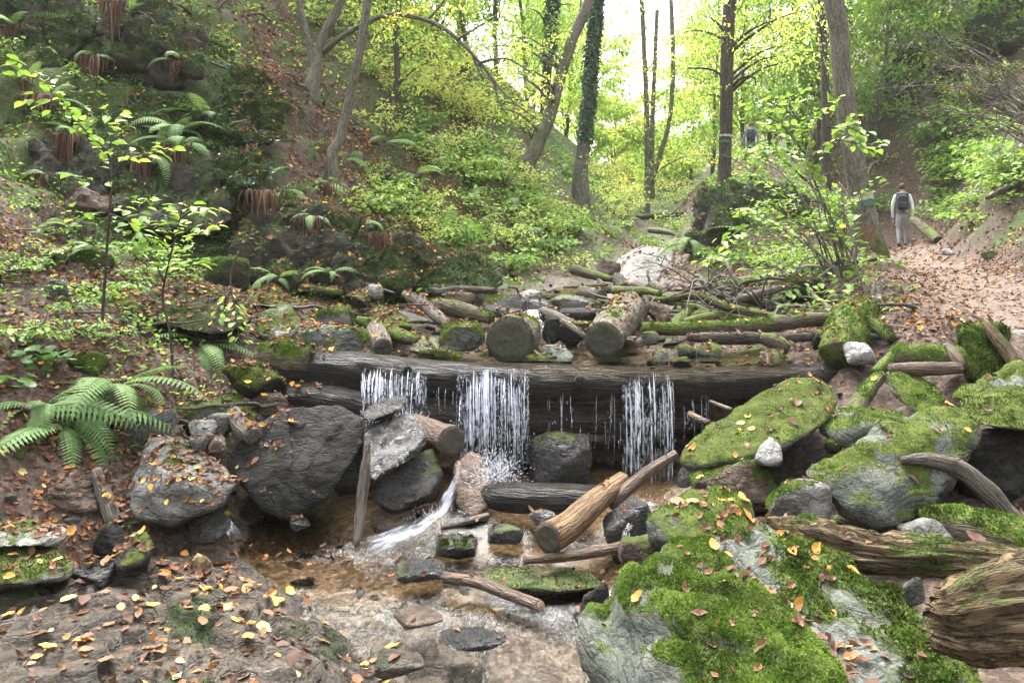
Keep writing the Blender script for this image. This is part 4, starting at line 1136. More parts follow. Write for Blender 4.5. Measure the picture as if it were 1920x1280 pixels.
# at the fall
log('short reddish-brown cut log jutting out beside the middle strands', [(775, 800, 6.15, 24), (815, 815, 5.9, 27), (848, 826, 5.65, 29)], 'log_brown', ends=(None, 'end_dark'))
log('wet horizontal log with a sawn notch lying below the fall', [(915, 930, 5.75, 20), (945, 932, 5.65, 27), (1030, 934, 5.55, 28), (1118, 936, 5.5, 26)], 'log_wet', ends=('end_dark', None), moss=0.0)
log('stripped orange-brown log lying diagonally with a black broken end', [(1028, 1008, 4.75, 30), (1060, 990, 4.9, 27), (1115, 942, 5.15, 23), (1168, 900, 5.45, 15)], 'log_orange', ends=('end_dark', 'end_pale'))
log('dark wet branch propped from the pool up to the wedge-shaped boulder', [(1142, 948, 5.25, 10), (1175, 918, 5.3, 12), (1215, 885, 5.35, 11), (1268, 850, 5.4, 8)], 'log_brown', name='branch', cat='branch', ns=12)
log('dark stick lying low over the water from the mossy boulder', [(982, 1050, 4.75, 7), (1060, 1042, 4.7, 10), (1140, 1030, 4.6, 10), (1225, 1008, 4.45, 10)], 'log_brown', name='branch', cat='branch', ns=12)
log('short pale-ended log lying in the rapids', [(832, 1082, 4.5, 10), (890, 1090, 4.45, 11), (950, 1112, 4.35, 11), (1012, 1136, 4.2, 11)], 'log_brown', ends=(None, 'end_pale'), ns=14)
log('small twig of driftwood at the foot of the lower cascade', [(826, 990, 5.2, 3), (870, 978, 5.25, 6), (915, 966, 5.35, 6)], 'wood_grey', name='branch', cat='branch', ns=10)
log('upright weathered split stick leaning on the shining slab', [(668, 1022, 5.0, 7), (676, 960, 5.1, 10), (684, 890, 5.2, 10), (690, 826, 5.3, 5)], 'wood_grey', name='branch', cat='branch', ns=12, bumpy=0.12)
log('broken weathered stick stuck upright in the leaves beside the layered rock', [(214, 985, 4.65, 14), (200, 940, 4.75, 14), (188, 905, 4.85, 12), (180, 880, 4.9, 9)], 'wood_grey', name='branch', cat='branch', ns=14, bumpy=0.1, moss=0.15)
log('small dark hollow bark piece left of the slate boulder', [(478, 820, 5.3, 16), (452, 798, 5.45, 17), (438, 772, 5.6, 13)], 'wood_grey', name='branch', cat='branch', ns=14, bumpy=0.12)
log('splintered dark chip of wood under the dam by the wedge-shaped boulder', [(1292, 774, 6.3, 5), (1310, 785, 6.2, 7), (1330, 792, 6.1, 4)], 'log_brown', name='branch', cat='branch', ns=10)
log('pale twig poking out above the wedge-shaped boulder', [(1332, 752, 6.2, 3), (1350, 760, 6.1, 4), (1372, 768, 6.0, 4)], 'wood_grey', name='branch', cat='branch', ns=8)
# right foreground wood
log('long gnarled rotten log lying between the mossy boulders', [(1415, 982, 4.1, 12), (1470, 1000, 4.05, 30), (1560, 1025, 3.9, 42), (1650, 1040, 3.75, 38), (1740, 1042, 3.65, 36), (1840, 1050, 3.55, 32), (1960, 1075, 3.4, 36)], 'wood_rot', ns=64, bumpy=0.3, moss=0.4, step=0.02, fib=0.3, tuft=5000, tsize=0.01, ttint=0.55)
log('mossy log at the frame edge behind the gnarled rotten log', [(1722, 985, 4.35, 34), (1780, 985, 4.3, 38), (1860, 1000, 4.15, 40), (1980, 1030, 3.95, 42)], 'log_moss', ns=24, bumpy=0.1, moss=0.6, tuft=6000, tsize=0.013, ttint=0.5)
log('barkless curved limb sagging over the green mossy hollow', [(1690, 862, 4.5, 7), (1740, 862, 4.5, 13), (1800, 880, 4.5, 18), (1850, 920, 4.45, 19), (1890, 960, 4.4, 16), (1930, 985, 4.35, 12)], 'wood_grey', name='branch', cat='branch', ns=16, bumpy=0.16, moss=0.25, moss_dir=-0.4)
_rs = np.random.default_rng(31)
_spl = []
for _k in range(34):
    _t = _rs.uniform(0, 6.283)
    _ro = _rs.uniform(0.45, 0.98)
    _oy, _od = math.sin(_t) * _ro, math.cos(_t) * _ro
    _tip = 1700 + 95 * abs(_oy + 0.1) ** 1.2 + _rs.uniform(0, 75)
    _st = _rs.uniform(1830, 1900)
    _w = _rs.uniform(9, 20)
    _yb = 1162 - 76 * _oy
    _yt = 1190 - 44 * _oy + _rs.normal() * 6
    _spl.append([(_st, _yb, 2.58 + _od * 0.13, _w), ((_st + _tip) / 2, (_yb + _yt) / 2 + _rs.normal() * 3, 2.63 + _od * 0.11, _w * 0.9), (_tip + 12, _yt, 2.68 + _od * 0.08, _w * 0.45), (_tip, _yt + _rs.normal() * 3, 2.69 + _od * 0.08, 1.5)])
log('jagged broken trunk of brown rotten wood in the bottom corner', [(1782, 1178, 2.63, 50), (1800, 1172, 2.6, 70), (1880, 1152, 2.55, 92), (1990, 1140, 2.5, 106)],
    'wood_rot', ns=110, bumpy=0.2, moss=0.16, step=0.012, fib=0.22, jag=(0.05, 0), stubs=_spl)
log('splinter ridge on top of the jagged broken trunk', [(1860, 1085, 2.65, 6), (1890, 1065, 2.62, 18), (1915, 1045, 2.6, 14), (1945, 1035, 2.6, 8)], 'wood_rot', ns=40, bumpy=0.2, fib=0.35, name='branch', cat='branch')
log('short mossy log lying beyond the square mossy block', [(1682, 668, 6.2, 22), (1730, 668, 6.25, 23), (1800, 672, 6.3, 22)], 'log_moss', moss=0.6, bumpy=0.1, tuft=2500, tsize=0.013, ttint=0.6)
log('dark split log under the short mossy log', [(1668, 690, 6.05, 9), (1720, 692, 6.05, 14), (1800, 690, 6.1, 11)], 'log_brown', ns=12, bumpy=0.15)
log('slim mossy pole leaning at the end of the top dam log', [(1648, 705, 6.1, 12), (1618, 745, 5.8, 16), (1592, 790, 5.55, 18), (1560, 840, 5.3, 14)], 'log_moss', ns=14, bumpy=0.12, moss=0.45, tuft=1500, tsize=0.011)
log('mossy slanting stick above the leaning pole', [(1640, 700, 6.2, 10), (1662, 680, 6.25, 12), (1690, 650, 6.3, 9)], 'log_moss', name='branch', cat='branch', ns=10, moss=0.6)
log('thick mossy stump end hanging over the bed, raw wood below', [(1572, 668, 6.9, 32), (1580, 640, 7.1, 38), (1595, 605, 7.4, 36), (1615, 580, 7.8, 28)], 'log_moss', ns=24, bumpy=0.16, moss=0.75, tuft=6000, tsize=0.018, ttint=0.6)
log('mossy arm slanting down from the thick mossy stump end', [(1612, 590, 7.4, 12), (1640, 610, 7.2, 13), (1672, 636, 7.0, 10)], 'log_moss', name='branch', cat='branch', ns=12, moss=0.65, tuft=1000, tsize=0.014)
log('red-brown split board leaning on the mossy broken stump', [(1770, 648, 6.3, 8), (1786, 665, 6.2, 13), (1804, 690, 6.1, 10)], 'log_brown', name='branch', cat='branch', ns=10, bumpy=0.1)
log('dark plank lying at the edge of the path', [(1650, 612, 7.4, 8), (1690, 618, 7.3, 9), (1722, 624, 7.2, 7)], 'bark_dark', name='branch', cat='branch', ns=10)
log('thin dark stick lying before the dark plank', [(1612, 630, 7.1, 5), (1660, 632, 7.1, 6), (1720, 636, 7.0, 4)], 'bark_dark', name='branch', cat='branch', ns=10, moss=0.2)
# stump: broken mossy slab of trunk
stone('upright mossy broken stump with a jagged top beside the path',
      [P(1795, 615, 6.4), P(1812, 608, 6.5), P(1850, 605, 6.5), P(1876, 600, 6.5), P(1905, 665, 6.4), P(1890, 690, 6.3), P(1830, 715, 6.2), P(1812, 700, 6.2), P(1800, 650, 6.3), P(1850, 640, 6.9), P(1880, 690, 6.8), P(1820, 700, 6.7)],
      'rock_green', sub=5, name='stump', cat='stump', moss=0.8, rough=0.12, sharp=26, tuft=9000, tsize=0.018, ttint=0.4)
log('splintered dark post along the edge of the mossy broken stump', [(1845, 598, 6.45, 4), (1858, 620, 6.4, 10), (1885, 655, 6.3, 13), (1908, 688, 6.2, 12)], 'wood_rot', name='branch', cat='branch', ns=12, moss=0.35)
# stony bed above the dam
log('thick sawn log with a dark face and mossy back above the dam', [(955, 640, 7.1, 46), (964, 634, 7.4, 45), (974, 628, 7.7, 43)], 'log_moss', ends=('end_green', None), ns=36, bumpy=0.07, moss=0.42, tuft=3000, tsize=0.012, ttint=0.6)
log('long pale sawn log with a dark face pointing at the dam', [(1130, 637, 7.2, 36), (1153, 608, 7.9, 35), (1175, 585, 8.6, 33), (1192, 567, 9.3, 28)], 'bark_pale', ends=('end_green', None), ns=30, bumpy=0.1, moss=0.3,
    stubs=[[(1165, 585, 8.7, 14), (1180, 568, 8.9, 13), (1186, 552, 9.1, 12)], [(1170, 590, 8.6, 16), (1190, 600, 8.4, 12), (1205, 605, 8.3, 7)]], tuft=2500, tsize=0.012, ttint=0.55)
log('small upright-tilted sawn log in the rubble left of the bed', [(718, 652, 6.95, 18), (712, 635, 7.2, 19), (704, 618, 7.5, 17)], 'bark_pale', ends=('end_dark', None), ns=20)
log('long mossy plank-like log slanting through the rubble', [(672, 600, 8.0, 8), (710, 612, 7.7, 13), (750, 630, 7.4, 14), (785, 640, 7.2, 9)], 'log_moss', ns=14, moss=0.55, tuft=1500, tsize=0.012, ttint=0.6)
log('long flattened mossy log below the brown slab', [(790, 570, 8.9, 9), (830, 574, 8.7, 14), (880, 585, 8.5, 15), (922, 598, 8.3, 10)], 'log_moss', ns=14, moss=0.45, tuft=1500, tsize=0.014, ttint=0.5)
log('bare pale stick standing aslant in the rubble', [(845, 612, 7.7, 7), (815, 590, 8.1, 10), (798, 572, 8.5, 9), (790, 556, 8.9, 7)], 'wood_grey', name='branch', cat='branch', ns=12)
log('grey split log leaning right in the rubble', [(760, 552, 9.0, 8), (800, 575, 8.5, 11), (838, 610, 8.0, 12)], 'wood_grey', ns=12, bumpy=0.14, moss=0.2)
log('dark flat log beside the upper small cascade', [(912, 578, 8.6, 8), (940, 586, 8.5, 13), (975, 590, 8.4, 11)], 'log_wet', ns=12, moss=0.3)
log('mossy log lying at the foot of the rock wall', [(522, 537, 9.3, 6), (570, 540, 9.2, 8), (640, 548, 9.0, 6)], 'log_moss', ns=12, moss=0.55)
log('wet cross log holding back the upper small cascade', [(1005, 590, 9.0, 12), (1050, 590, 9.0, 13), (1115, 588, 9.0, 12)], 'log_wet', ends=(None, 'end_dark'), ns=16)
log('dark plank slanting in front of the wet cross log', [(1018, 582, 8.6, 8), (1045, 595, 8.3, 10), (1085, 612, 8.0, 7)], 'wood_grey', ns=12, moss=0.2, name='branch', cat='branch')
log('pale forked stick against the long pale sawn log', [(1098, 632, 7.3, 5), (1075, 615, 7.4, 6), (1052, 600, 7.5, 5)], 'bark_pale', name='branch', cat='branch', ns=10)
log('short red-brown sawn log above the upper cascade', [(1090, 548, 11.0, 12), (1110, 551, 10.8, 13), (1128, 555, 10.6, 13)], 'bark_pale', ends=(None, 'end_dark'), ns=18)
log('horizontal mossy log right of the bed, left one of two', [(1205, 614, 7.6, 10), (1260, 616, 7.6, 13), (1330, 614, 7.6, 13), (1384, 613, 7.6, 12)], 'log_moss', ns=18, moss=0.55, tuft=2500, tsize=0.012, ttint=0.6)
log('horizontal mossy log right of the bed with a bare underside, right one of two', [(1388, 612, 7.7, 14), (1450, 607, 7.75, 15), (1510, 600, 7.8, 14), (1562, 597, 7.85, 13)], 'log_moss', ns=18, moss=0.42, tuft=1500, tsize=0.012, ttint=0.5)
log('dark rotten plank under the two horizontal mossy logs', [(1288, 632, 7.3, 7), (1360, 634, 7.3, 12), (1440, 634, 7.35, 10), (1520, 632, 7.4, 8)], 'bark_dark', ns=14, bumpy=0.16, name='branch', cat='branch')
log('short mossy log stub above the left horizontal log', [(1280, 606, 8.0, 8), (1310, 598, 8.1, 9), (1336, 594, 8.2, 10)], 'log_moss', ns=14, moss=0.5, ends=(None, 'end_green'))
log('brown mossy slab of wood at the end of the rotten plank', [(1425, 632, 7.2, 10), (1455, 642, 7.15, 15), (1480, 655, 7.1, 10)], 'log_moss', ns=12, moss=0.4)
log('long thin mossy branch arching over the tangle', [(1195, 556, 9.4, 6), (1240, 562, 9.2, 6), (1310, 555, 9.0, 8), (1360, 575, 8.7, 9), (1420, 588, 8.5, 8), (1480, 600, 8.3, 5)], 'log_moss', ns=10, moss=0.5, name='branch', cat='branch')
log('grey bare limb in the middle of the tangle', [(1365, 565, 9.0, 4), (1400, 558, 9.1, 8), (1440, 546, 9.2, 8), (1480, 538, 9.4, 5)], 'wood_grey', ns=10, name='branch', cat='branch')
log('pale root at the foot of the water slide leaning left', [(1130, 535, 11.8, 4), (1118, 515, 12.2, 5), (1108, 490, 12.6, 3)], 'bark_pale', ns=8, name='branch', cat='branch')
log('dark broken stump at the foot of the water slide', [(1172, 545, 11.2, 15), (1162, 528, 11.5, 13), (1156, 515, 11.8, 5)], 'bark_dark', ns=14, bumpy=0.2, name='stump', cat='stump')
log('mossy log lying along the left foot of the water slide', [(1075, 505, 12.6, 10), (1110, 515, 12.2, 9), (1150, 524, 11.8, 6)], 'log_moss', ns=12, moss=0.4)
log('thin stick lying flat left of the broken stump', [(1056, 538, 11.6, 2), (1090, 537, 11.6, 3), (1140, 533, 11.6, 3)], 'bark_pale', ns=8, name='branch', cat='branch')
log('fallen log bridging the gully above the water slide', [(1195, 408, 24, 5), (1250, 403, 24.5, 6), (1320, 400, 25, 6)], 'bark_dark', ns=12, moss=0.3)
log('second fallen log below the bridging one', [(1215, 432, 20.5, 4), (1245, 435, 20.5, 5), (1290, 440, 20.5, 5)], 'bark_pale', ns=12)
log('brown mossy log lying beside the trodden path bank', [(1622, 585, 9.0, 10), (1640, 552, 9.8, 12), (1655, 530, 10.4, 9)], 'wood_grey', ns=14, moss=0.1)
log('dead log end poking over the path beside the walker', [(1760, 452, 17.5, 9), (1735, 430, 18.4, 10), (1712, 412, 19.2, 7)], 'log_moss', ns=12, moss=0.4, ends=('end_dark', None))
log('bare branch lying on the right hillside above the walker', [(1850, 372, 14.5, 4), (1890, 352, 14.6, 6), (1940, 335, 14.7, 5)], 'bark_dark', ns=8, name='branch', cat='branch')
log('curved dark root sticking out of the left slope', [(765, 355, 12.6, 5), (780, 340, 12.6, 7), (790, 320, 12.7, 6)], 'bark_dark', ns=10, name='branch', cat='branch')

# ------------------------------------------------------------------ water
def water_level(y):
    return np.interp(y, [2.0, 3.2, 3.6, 4.0, 4.3, 4.55, 4.85, 5.1, 5.5, 7.0], [-.34, -.27, -.2, -.13, -.075, -.045, -.03, 0.0, 0.05, 0.07])


def build_stream():
    xs = np.linspace(-2.5, 1.7, 230)
    ys = np.linspace(2.2, 7.0, 300)
    X, Y = np.meshgrid(xs, ys)
    x, y = X.ravel(), Y.ravel()
    p = np.stack([x, y, 0 * x], -1)
    rap = np.clip(sstep(4.5, 4.0, y) * sstep(-1.6, -0.7, x) + 0.9 * np.exp(-((x + 0.75) / 0.5) ** 2 - ((y - 5.05) / 0.3) ** 2), 0, 1)
    flow = np.stack([x * 7 + y * 1.5, y * 3.0 - x * 0.8, 0 * x], -1)
    z = water_level(y) + fbm(flow, 4, 0.55) * (0.006 + 0.02 * rap) + 0.02 * rap * fbm(p * 2.2, 3)
    # the spill over the little ledge below the lower cascade
    z = z + 0.10 * np.exp(-((x + 0.5) / 0.45) ** 2 - ((y - 5.35) / 0.28) ** 2)
    foam = 0.4 * np.exp(-((x + 0.85) / 0.28) ** 2 - ((y - 4.93) / 0.10) ** 2) + 0.4 * np.exp(-((x + 0.52) / 0.22) ** 2 - ((y - 5.4) / 0.28) ** 2) + 0.3 * np.exp(-((x + 0.75) / 0.35) ** 2 - ((y - 5.15) / 0.16) ** 2)
    foam = foam + 0.75 * np.exp(-((x - 1.0) / 0.22) ** 2 - ((y - 5.75) / 0.25) ** 2)
    foam = foam + rap * sstep(4.2, 3.7, y) * (0.02 + 0.2 * sstep(-0.3, 0.2, x)) * sstep(-0.15, 0.35, fbm(flow * 0.55 + 7, 3) + 0.2)
    foam = foam + 0.35 * np.exp(-((x - 0.1) / 0.28) ** 2 - ((y - 4.02) / 0.10) ** 2)
    me = mesh_np('water', np.stack([x, y, z], -1), grid_faces(*X.shape), M['water'], {'foam': np.clip(foam, 0, 1), 'rapid': rap})
    o = obj('water', me)
    tag(o, 'shallow brown pool and rapids below the log dam', None, None, 'structure')
    # above the dam
    n, k = 150, 26
    yy = np.linspace(6.62, 12.6, n)
    w = np.linspace(-1, 1, k)
    half = np.interp(yy, [6.6, 7.2, 7.6, 9, 12, 16, 21], [2.3, 1.9, 0.9, 0.55, 0.45, 0.5, 0.5])
    cx = np.interp(yy, [6.6, 7.6, 8.6, 9.3, 11, 13, 16, 21], [0.6, 0.5, 0.55, 0.75, 0.9, 1.65, 2.55, 3.9])
    X = cx[:, None] + half[:, None] * w[None]
    Y = np.repeat(yy[:, None], k, 1)
    zz = ground_z(X.ravel(), Y.ravel(), rough=False).reshape(X.shape)
    lvl = np.interp(yy, [6.62, 6.8, 7.3, 7.7], [1.06, 1.055, 1.05, 1.06])
    Z = np.where(yy[:, None] < 7.7, lvl[:, None], np.maximum(zz + 0.045, 1.05))
    pz = np.stack([X.ravel(), Y.ravel(), 0 * X.ravel()], -1)
    Z = Z.ravel() + 0.012 * fbm(pz * 6, 3)
    fo = 0.5 * np.exp(-((Y.ravel() - 8.2) / 0.3) ** 2 - ((X.ravel() - 0.55) / 0.25) ** 2) + 0.12 * sstep(12, 14, Y.ravel()) * sstep(0.2, -0.6, np.tile(w, n))
    me = mesh_np('water', np.stack([X.ravel(), Y.ravel(), Z], -1), grid_faces(n, k), M['water'], {'foam': fo, 'rapid': 0.15 + 0.4 * sstep(12, 14, Y.ravel())})
    o = obj('water', me)
    tag(o, 'thin stream running down the stony bed to the log dam', None, None, 'structure')


def grid_faces(nr, nc):
    i = np.arange(nr - 1)[:, None] * nc
    j = np.arange(nc - 1)[None]
    return np.stack([i + j, i + j + 1, i + nc + j + 1, i + nc + j], -1).reshape(-1, 4)


build_stream()


def strands(label, items, drops=0, seed=1, mat='fall'):
    """items: (px0, py0, Y0, px1, py1, Y1, width px): falling threads of water that thin and break up on the way down"""
    rg = np.random.default_rng(seed)
    parts = []
    for (a, b, y0, c, d, y1, w) in items:
        p0, p1 = P(a, b, y0), P(c, d, y1)
        n = 26
        t = np.linspace(0, 1, n)
        C = p0[None] * (1 - t)[:, None] + p1[None] * t[:, None]
        # water clings to the log, then falls: forward early, straight later
        C[:, 1] = y0 + (y1 - y0) * (1 - (1 - t) ** 2.2)
        C[:, 0] += 0.006 * noise(np.stack([t * 5, np.full(n, a * 0.37), np.full(n, 2.0)], -1))
        R = w * y0 / FPX * 0.30 * (1.0 - 0.45 * t) * (0.7 + 1.3 * np.abs(noise(np.stack([t * 9, np.full(n, a * 0.71), np.full(n, b * 0.3)], -1))))
        br = sstep(0.0, 0.25, noise(np.stack([t * 16, np.full(n, a * 0.91), np.full(n, 5.0)], -1)) + 0.42 - 0.45 * t)
        R = np.maximum(R * br * sstep(0, 0.12, t) * sstep(1.0, 0.7, t) ** 0.5, 0.0004)
        V, F, _ = tube(C, R, 5)
        parts.append((V, F))
        for k in range(drops):
            s = rg.random() ** 0.7
            q = p0 * (1 - s) + p1 * s + rg.normal(size=3) * [0.02, 0.02, 0.0]
            r = rg.uniform(0.0012, 0.0035)
            V, F = ico(1)
            parts.append((V * [r, r, r * rg.uniform(2, 6)] + q, F))
    V, F, _ = join(parts)
    me = mesh_np('waterfall', V, F, M[mat])
    o = obj('waterfall', me)
    return tag(o, label, None, None, 'structure')


def ylog(px):
    return np.interp(px, [505, 1000, 1650], [6.5, 6.7, 7.05])


_rg = np.random.default_rng(12)


def curtain(x0, x1, top, bot0, bot1, n, wmin, wmax, adv=0.2):
    out = []
    for k in range(n):
        a = _rg.uniform(x0, x1)
        y0 = ylog(a) - _rg.uniform(0.10, 0.17)
        d = _rg.uniform(bot0, bot1)
        out.append((a, top + _rg.uniform(-3, 16) + (0 if _rg.random() < 0.7 else _rg.uniform(10, 70)), y0, a + _rg.normal() * 3, d, y0 - adv * _rg.uniform(0.5, 1.1), _rg.uniform(wmin, wmax)))
    return out


strands('left curtain of water falling over the dam onto the rocks', curtain(680, 795, 690, 740, 850, 52, 1.4, 5.5, 0.24) + curtain(700, 740, 690, 760, 800, 12, 4, 8, 0.24), drops=7, seed=3)
strands('middle curtain of water falling onto the rusty rock', curtain(862, 990, 693, 770, 915, 54, 1.4, 5.0, 0.28) + curtain(880, 925, 693, 850, 890, 18, 4, 9, 0.3) + curtain(905, 945, 840, 880, 910, 10, 5, 10, 0.2), drops=8, seed=4)
strands('right curtain of separate bright threads of water', curtain(1170, 1258, 700, 900, 945, 11, 4.0, 9, 0.3) + curtain(1168, 1262, 705, 800, 940, 16, 1.4, 3.2, 0.25), drops=7, seed=5)
strands('scattered thin drips along the dam', curtain(600, 690, 712, 745, 800, 6, 1.0, 1.8, .15) + curtain(800, 860, 712, 760, 860, 9, 1, 2, .2) + curtain(985, 1170, 735, 790, 900, 18, .9, 1.7, .2) + curtain(1260, 1330, 735, 780, 900, 7, .9, 2, .2), drops=3, seed=6)


def veil(label, x0, x1, top, bot, adv, seed):
    """a thin torn sheet of falling water between the strands"""
    nx, nz = 60, 40
    px = np.linspace(x0, x1, nx)
    t = np.linspace(0, 1, nz)
    q = np.stack([px * 0.08, np.full(nx, seed * 1.0), 0 * px], -1)
    b = bot + 45 * fbm(q, 3)
    V = []
    for ti in t:
        y = ylog(px) - 0.13 - adv * (1 - (1 - ti) ** 2.2) + 0.02 * noise(np.stack([px * 0.15, np.full(nx, ti * 2), np.full(nx, seed * 3.0)], -1))
        py = top + (b - top) * ti
        V.append(np.stack([(px - 960) / FPX * y, y, CAM_Z + (HOR - py) / FPX * y], -1))
    V = np.concatenate(V)
    return tag(obj('waterfall', mesh_np('waterfall', V, grid_faces(nz, nx), M['veil'])), label, None, None, 'structure')


veil('torn veil of water in the left curtain', 676, 800, 690, 800, 0.2, 1)
veil('torn veil of water in the middle curtain', 856, 992, 693, 870, 0.25, 2)
veil('torn veil of water in the right curtain', 1166, 1262, 702, 915, 0.25, 3)


def splash(label, centre, ext, n, size, seed, dirn=(0, -0.3, 1)):
    """burst of spray: short streaks thrown out from where the water strikes"""
    rg = np.random.default_rng(seed)
    p = centre + rg.normal(size=(n, 3)) * np.array(ext) * 0.5
    ax = unit((p - centre) / np.array(ext) + np.array(dirn) * 0.5 + rg.normal(size=(n, 3)) * 0.3)
    V, F = leaves(p, ax, rdir(n), size * rg.uniform(0.3, 1.4, n), (np.array([[0, 0, 0], [.10, .4, .05], [0, 1, 0], [-.10, .4, .05], [0, .4, -.09]]), np.array([[0, 1, 3], [1, 2, 3], [0, 4, 1], [1, 4, 2], [0, 3, 4], [3, 2, 4]])))
    me = mesh_np('splash', V, F, M['splash'])
    return tag(obj('splash', me), label, None, None, 'structure')


splash('white spray where the middle curtain strikes the rusty rock', P(928, 892, 5.75), (.18, .14, .16), 1600, 0.02, 1)
splash('low white spray at the foot of the right curtain', P(1215, 948, 5.85), (.26, .2, .04), 450, 0.022, 2)
splash('spray where the left curtain strikes the shard', P(735, 790, 6.1), (.3, .14, .06), 400, 0.03, 3)


def chute(label, ctrl, foam=0.6, seed=9, nw=40, nl=120, turb=0.01):
    """a skin of tumbling water over rock; ctrl rows: px, py, Y, half width px"""
    c = np.array([np.append(P(a, b, y), w * y / FPX) for a, b, y, w in ctrl])
    s = resample(c, nl)
    u = np.linspace(-1, 1, nw)
    T = unit(np.gradient(s[:, :3], axis=0))
    A = unit(np.cross(T, np.array([0.0, -0.4, 1.0])))
    A[A[:, 0] < 0] *= -1
    N = np.cross(A, T)
    N[N[:, 2] < 0] *= -1
    L = np.concatenate([[0], np.cumsum(np.linalg.norm(np.diff(s[:, :3], axis=0), axis=1))])
    X = s[:, None, :3] + A[:, None] * (u[None, :, None] * s[:, None, 3:4])
    q = np.stack([np.repeat((u * 1.0)[None], nl, 0) * s[:, 3:4] * 26 + seed, np.repeat((L * 5)[:, None], nw, 1), np.full((nl, nw), seed * 1.0)], -1).reshape(-1, 3)
    d = (np.abs(fbm(q, 4, 0.6)) * 2 - 0.35) * turb - 0.03 * np.tile(np.abs(u) ** 3, nl)
    V = X.reshape(-1, 3) + np.repeat(N, nw, 0) * d[:, None]
    tl = np.repeat(np.linspace(0, 1, nl), nw)
    ua = np.tile(np.abs(u), nl)
    fo = foam + 0.35 * fbm(q * 0.5 + 9, 3) - 0.45 * ua ** 3 - 0.5 * sstep(0.82, 1.0, tl)
    fc = np.stack([np.repeat(u[None], nl, 0) * s[:, 3:4], np.repeat(L[:, None], nw, 1), np.full((nl, nw), seed * 0.37)], -1).reshape(-1, 3)
    me = mesh_np('waterfall', V, grid_faces(nl, nw), M['cascade'], {'foam': np.clip(fo, 0, 1), 'fc': fc})
    o = obj('waterfall', me)
    return tag(o, label, None, None, 'structure')


chute('white cascade running down from the rusty rock to the pool', [(860, 865, 5.75, 10), (855, 895, 5.6, 9), (840, 925, 5.46, 14), (825, 955, 5.38, 22), (790, 985, 5.22, 32), (730, 1012, 5.08, 36), (655, 1042, 4.93, 40)], 0.52, 21)
splash('white spray at the foot of the cascade', P(815, 965, 5.3), (.2, .16, .04), 260, 0.018, 11)
splash('small white spray where the cascade enters the pool', P(680, 1040, 4.93), (.24, .1, .02), 200, 0.015, 12)
chute('small side trickle between the grey boulder and the slate boulder', [(408, 955, 5.2, 8), (420, 970, 5.05, 12), (432, 990, 4.95, 16), (438, 1012, 4.9, 18)], 0.5, 22, 20, 40)
chute('small white cascade between the stones above the dam', [(998, 580, 8.75, 16), (1000, 590, 8.6, 17), (1008, 604, 8.35, 16), (1018, 622, 8.1, 9), (1022, 636, 7.95, 5)], 0.5, 23, 24, 50)
chute('thin white chute beside the dark wet rock under the diagonal logs', [(1182, 980, 4.92, 9), (1172, 1005, 4.8, 11), (1168, 1032, 4.72, 12)], 0.33, 24, 20, 40)
chute('thin bright water sliding down the left edge of the rock slide', [(1196, 466, 16.2, 7), (1172, 480, 14.8, 9), (1155, 500, 13.1, 10), (1150, 518, 12.5, 9), (1158, 535, 12.0, 7)], 0.55, 25, 20, 60, turb=0.03)

# ------------------------------------------------------------------ what lies where: one tree of all solid surfaces
_cv, _cf, _n = [], [], 0
for V_, F_ in COLLIDE:
    _cv.append(V_)
    _cf.append(F_ + _n)
    _n += len(V_)
BVH = BVHTree.FromPolygons(np.concatenate(_cv).tolist(), np.concatenate(_cf).tolist(), all_triangles=True)
del _cv, _cf
GBVH = BVHTree.FromPolygons(GV.tolist(), GF.tolist())
EYE = Vector((0, 0, CAM_Z))


def seen(px, py, bvh=None):
    """the surface point behind a pixel"""
    d = Vector(P(px, py, 1.0)) - EYE
    r = (bvh or BVH).ray_cast(EYE, d.normalized(), 400)
    if r[0] is None:
        return None, None
    return np.array(r[0]), np.array(r[1])


NGT = len(COLLIDE[0][1])


def drop2(x, y, z=60.0):
    """drop(), and whether it is bare ground that is hit"""
    r = BVH.ray_cast(Vector((x, y, z)), Vector((0, 0, -1)), 200)
    return (None, None, False) if r[0] is None else (np.array(r[0]), np.array(r[1]), r[2] < NGT)


def drop(x, y, z=60.0):
    r = BVH.ray_cast(Vector((x, y, z)), Vector((0, 0, -1)), 200)
    return (None, None) if r[0] is None else (np.array(r[0]), np.array(r[1]))


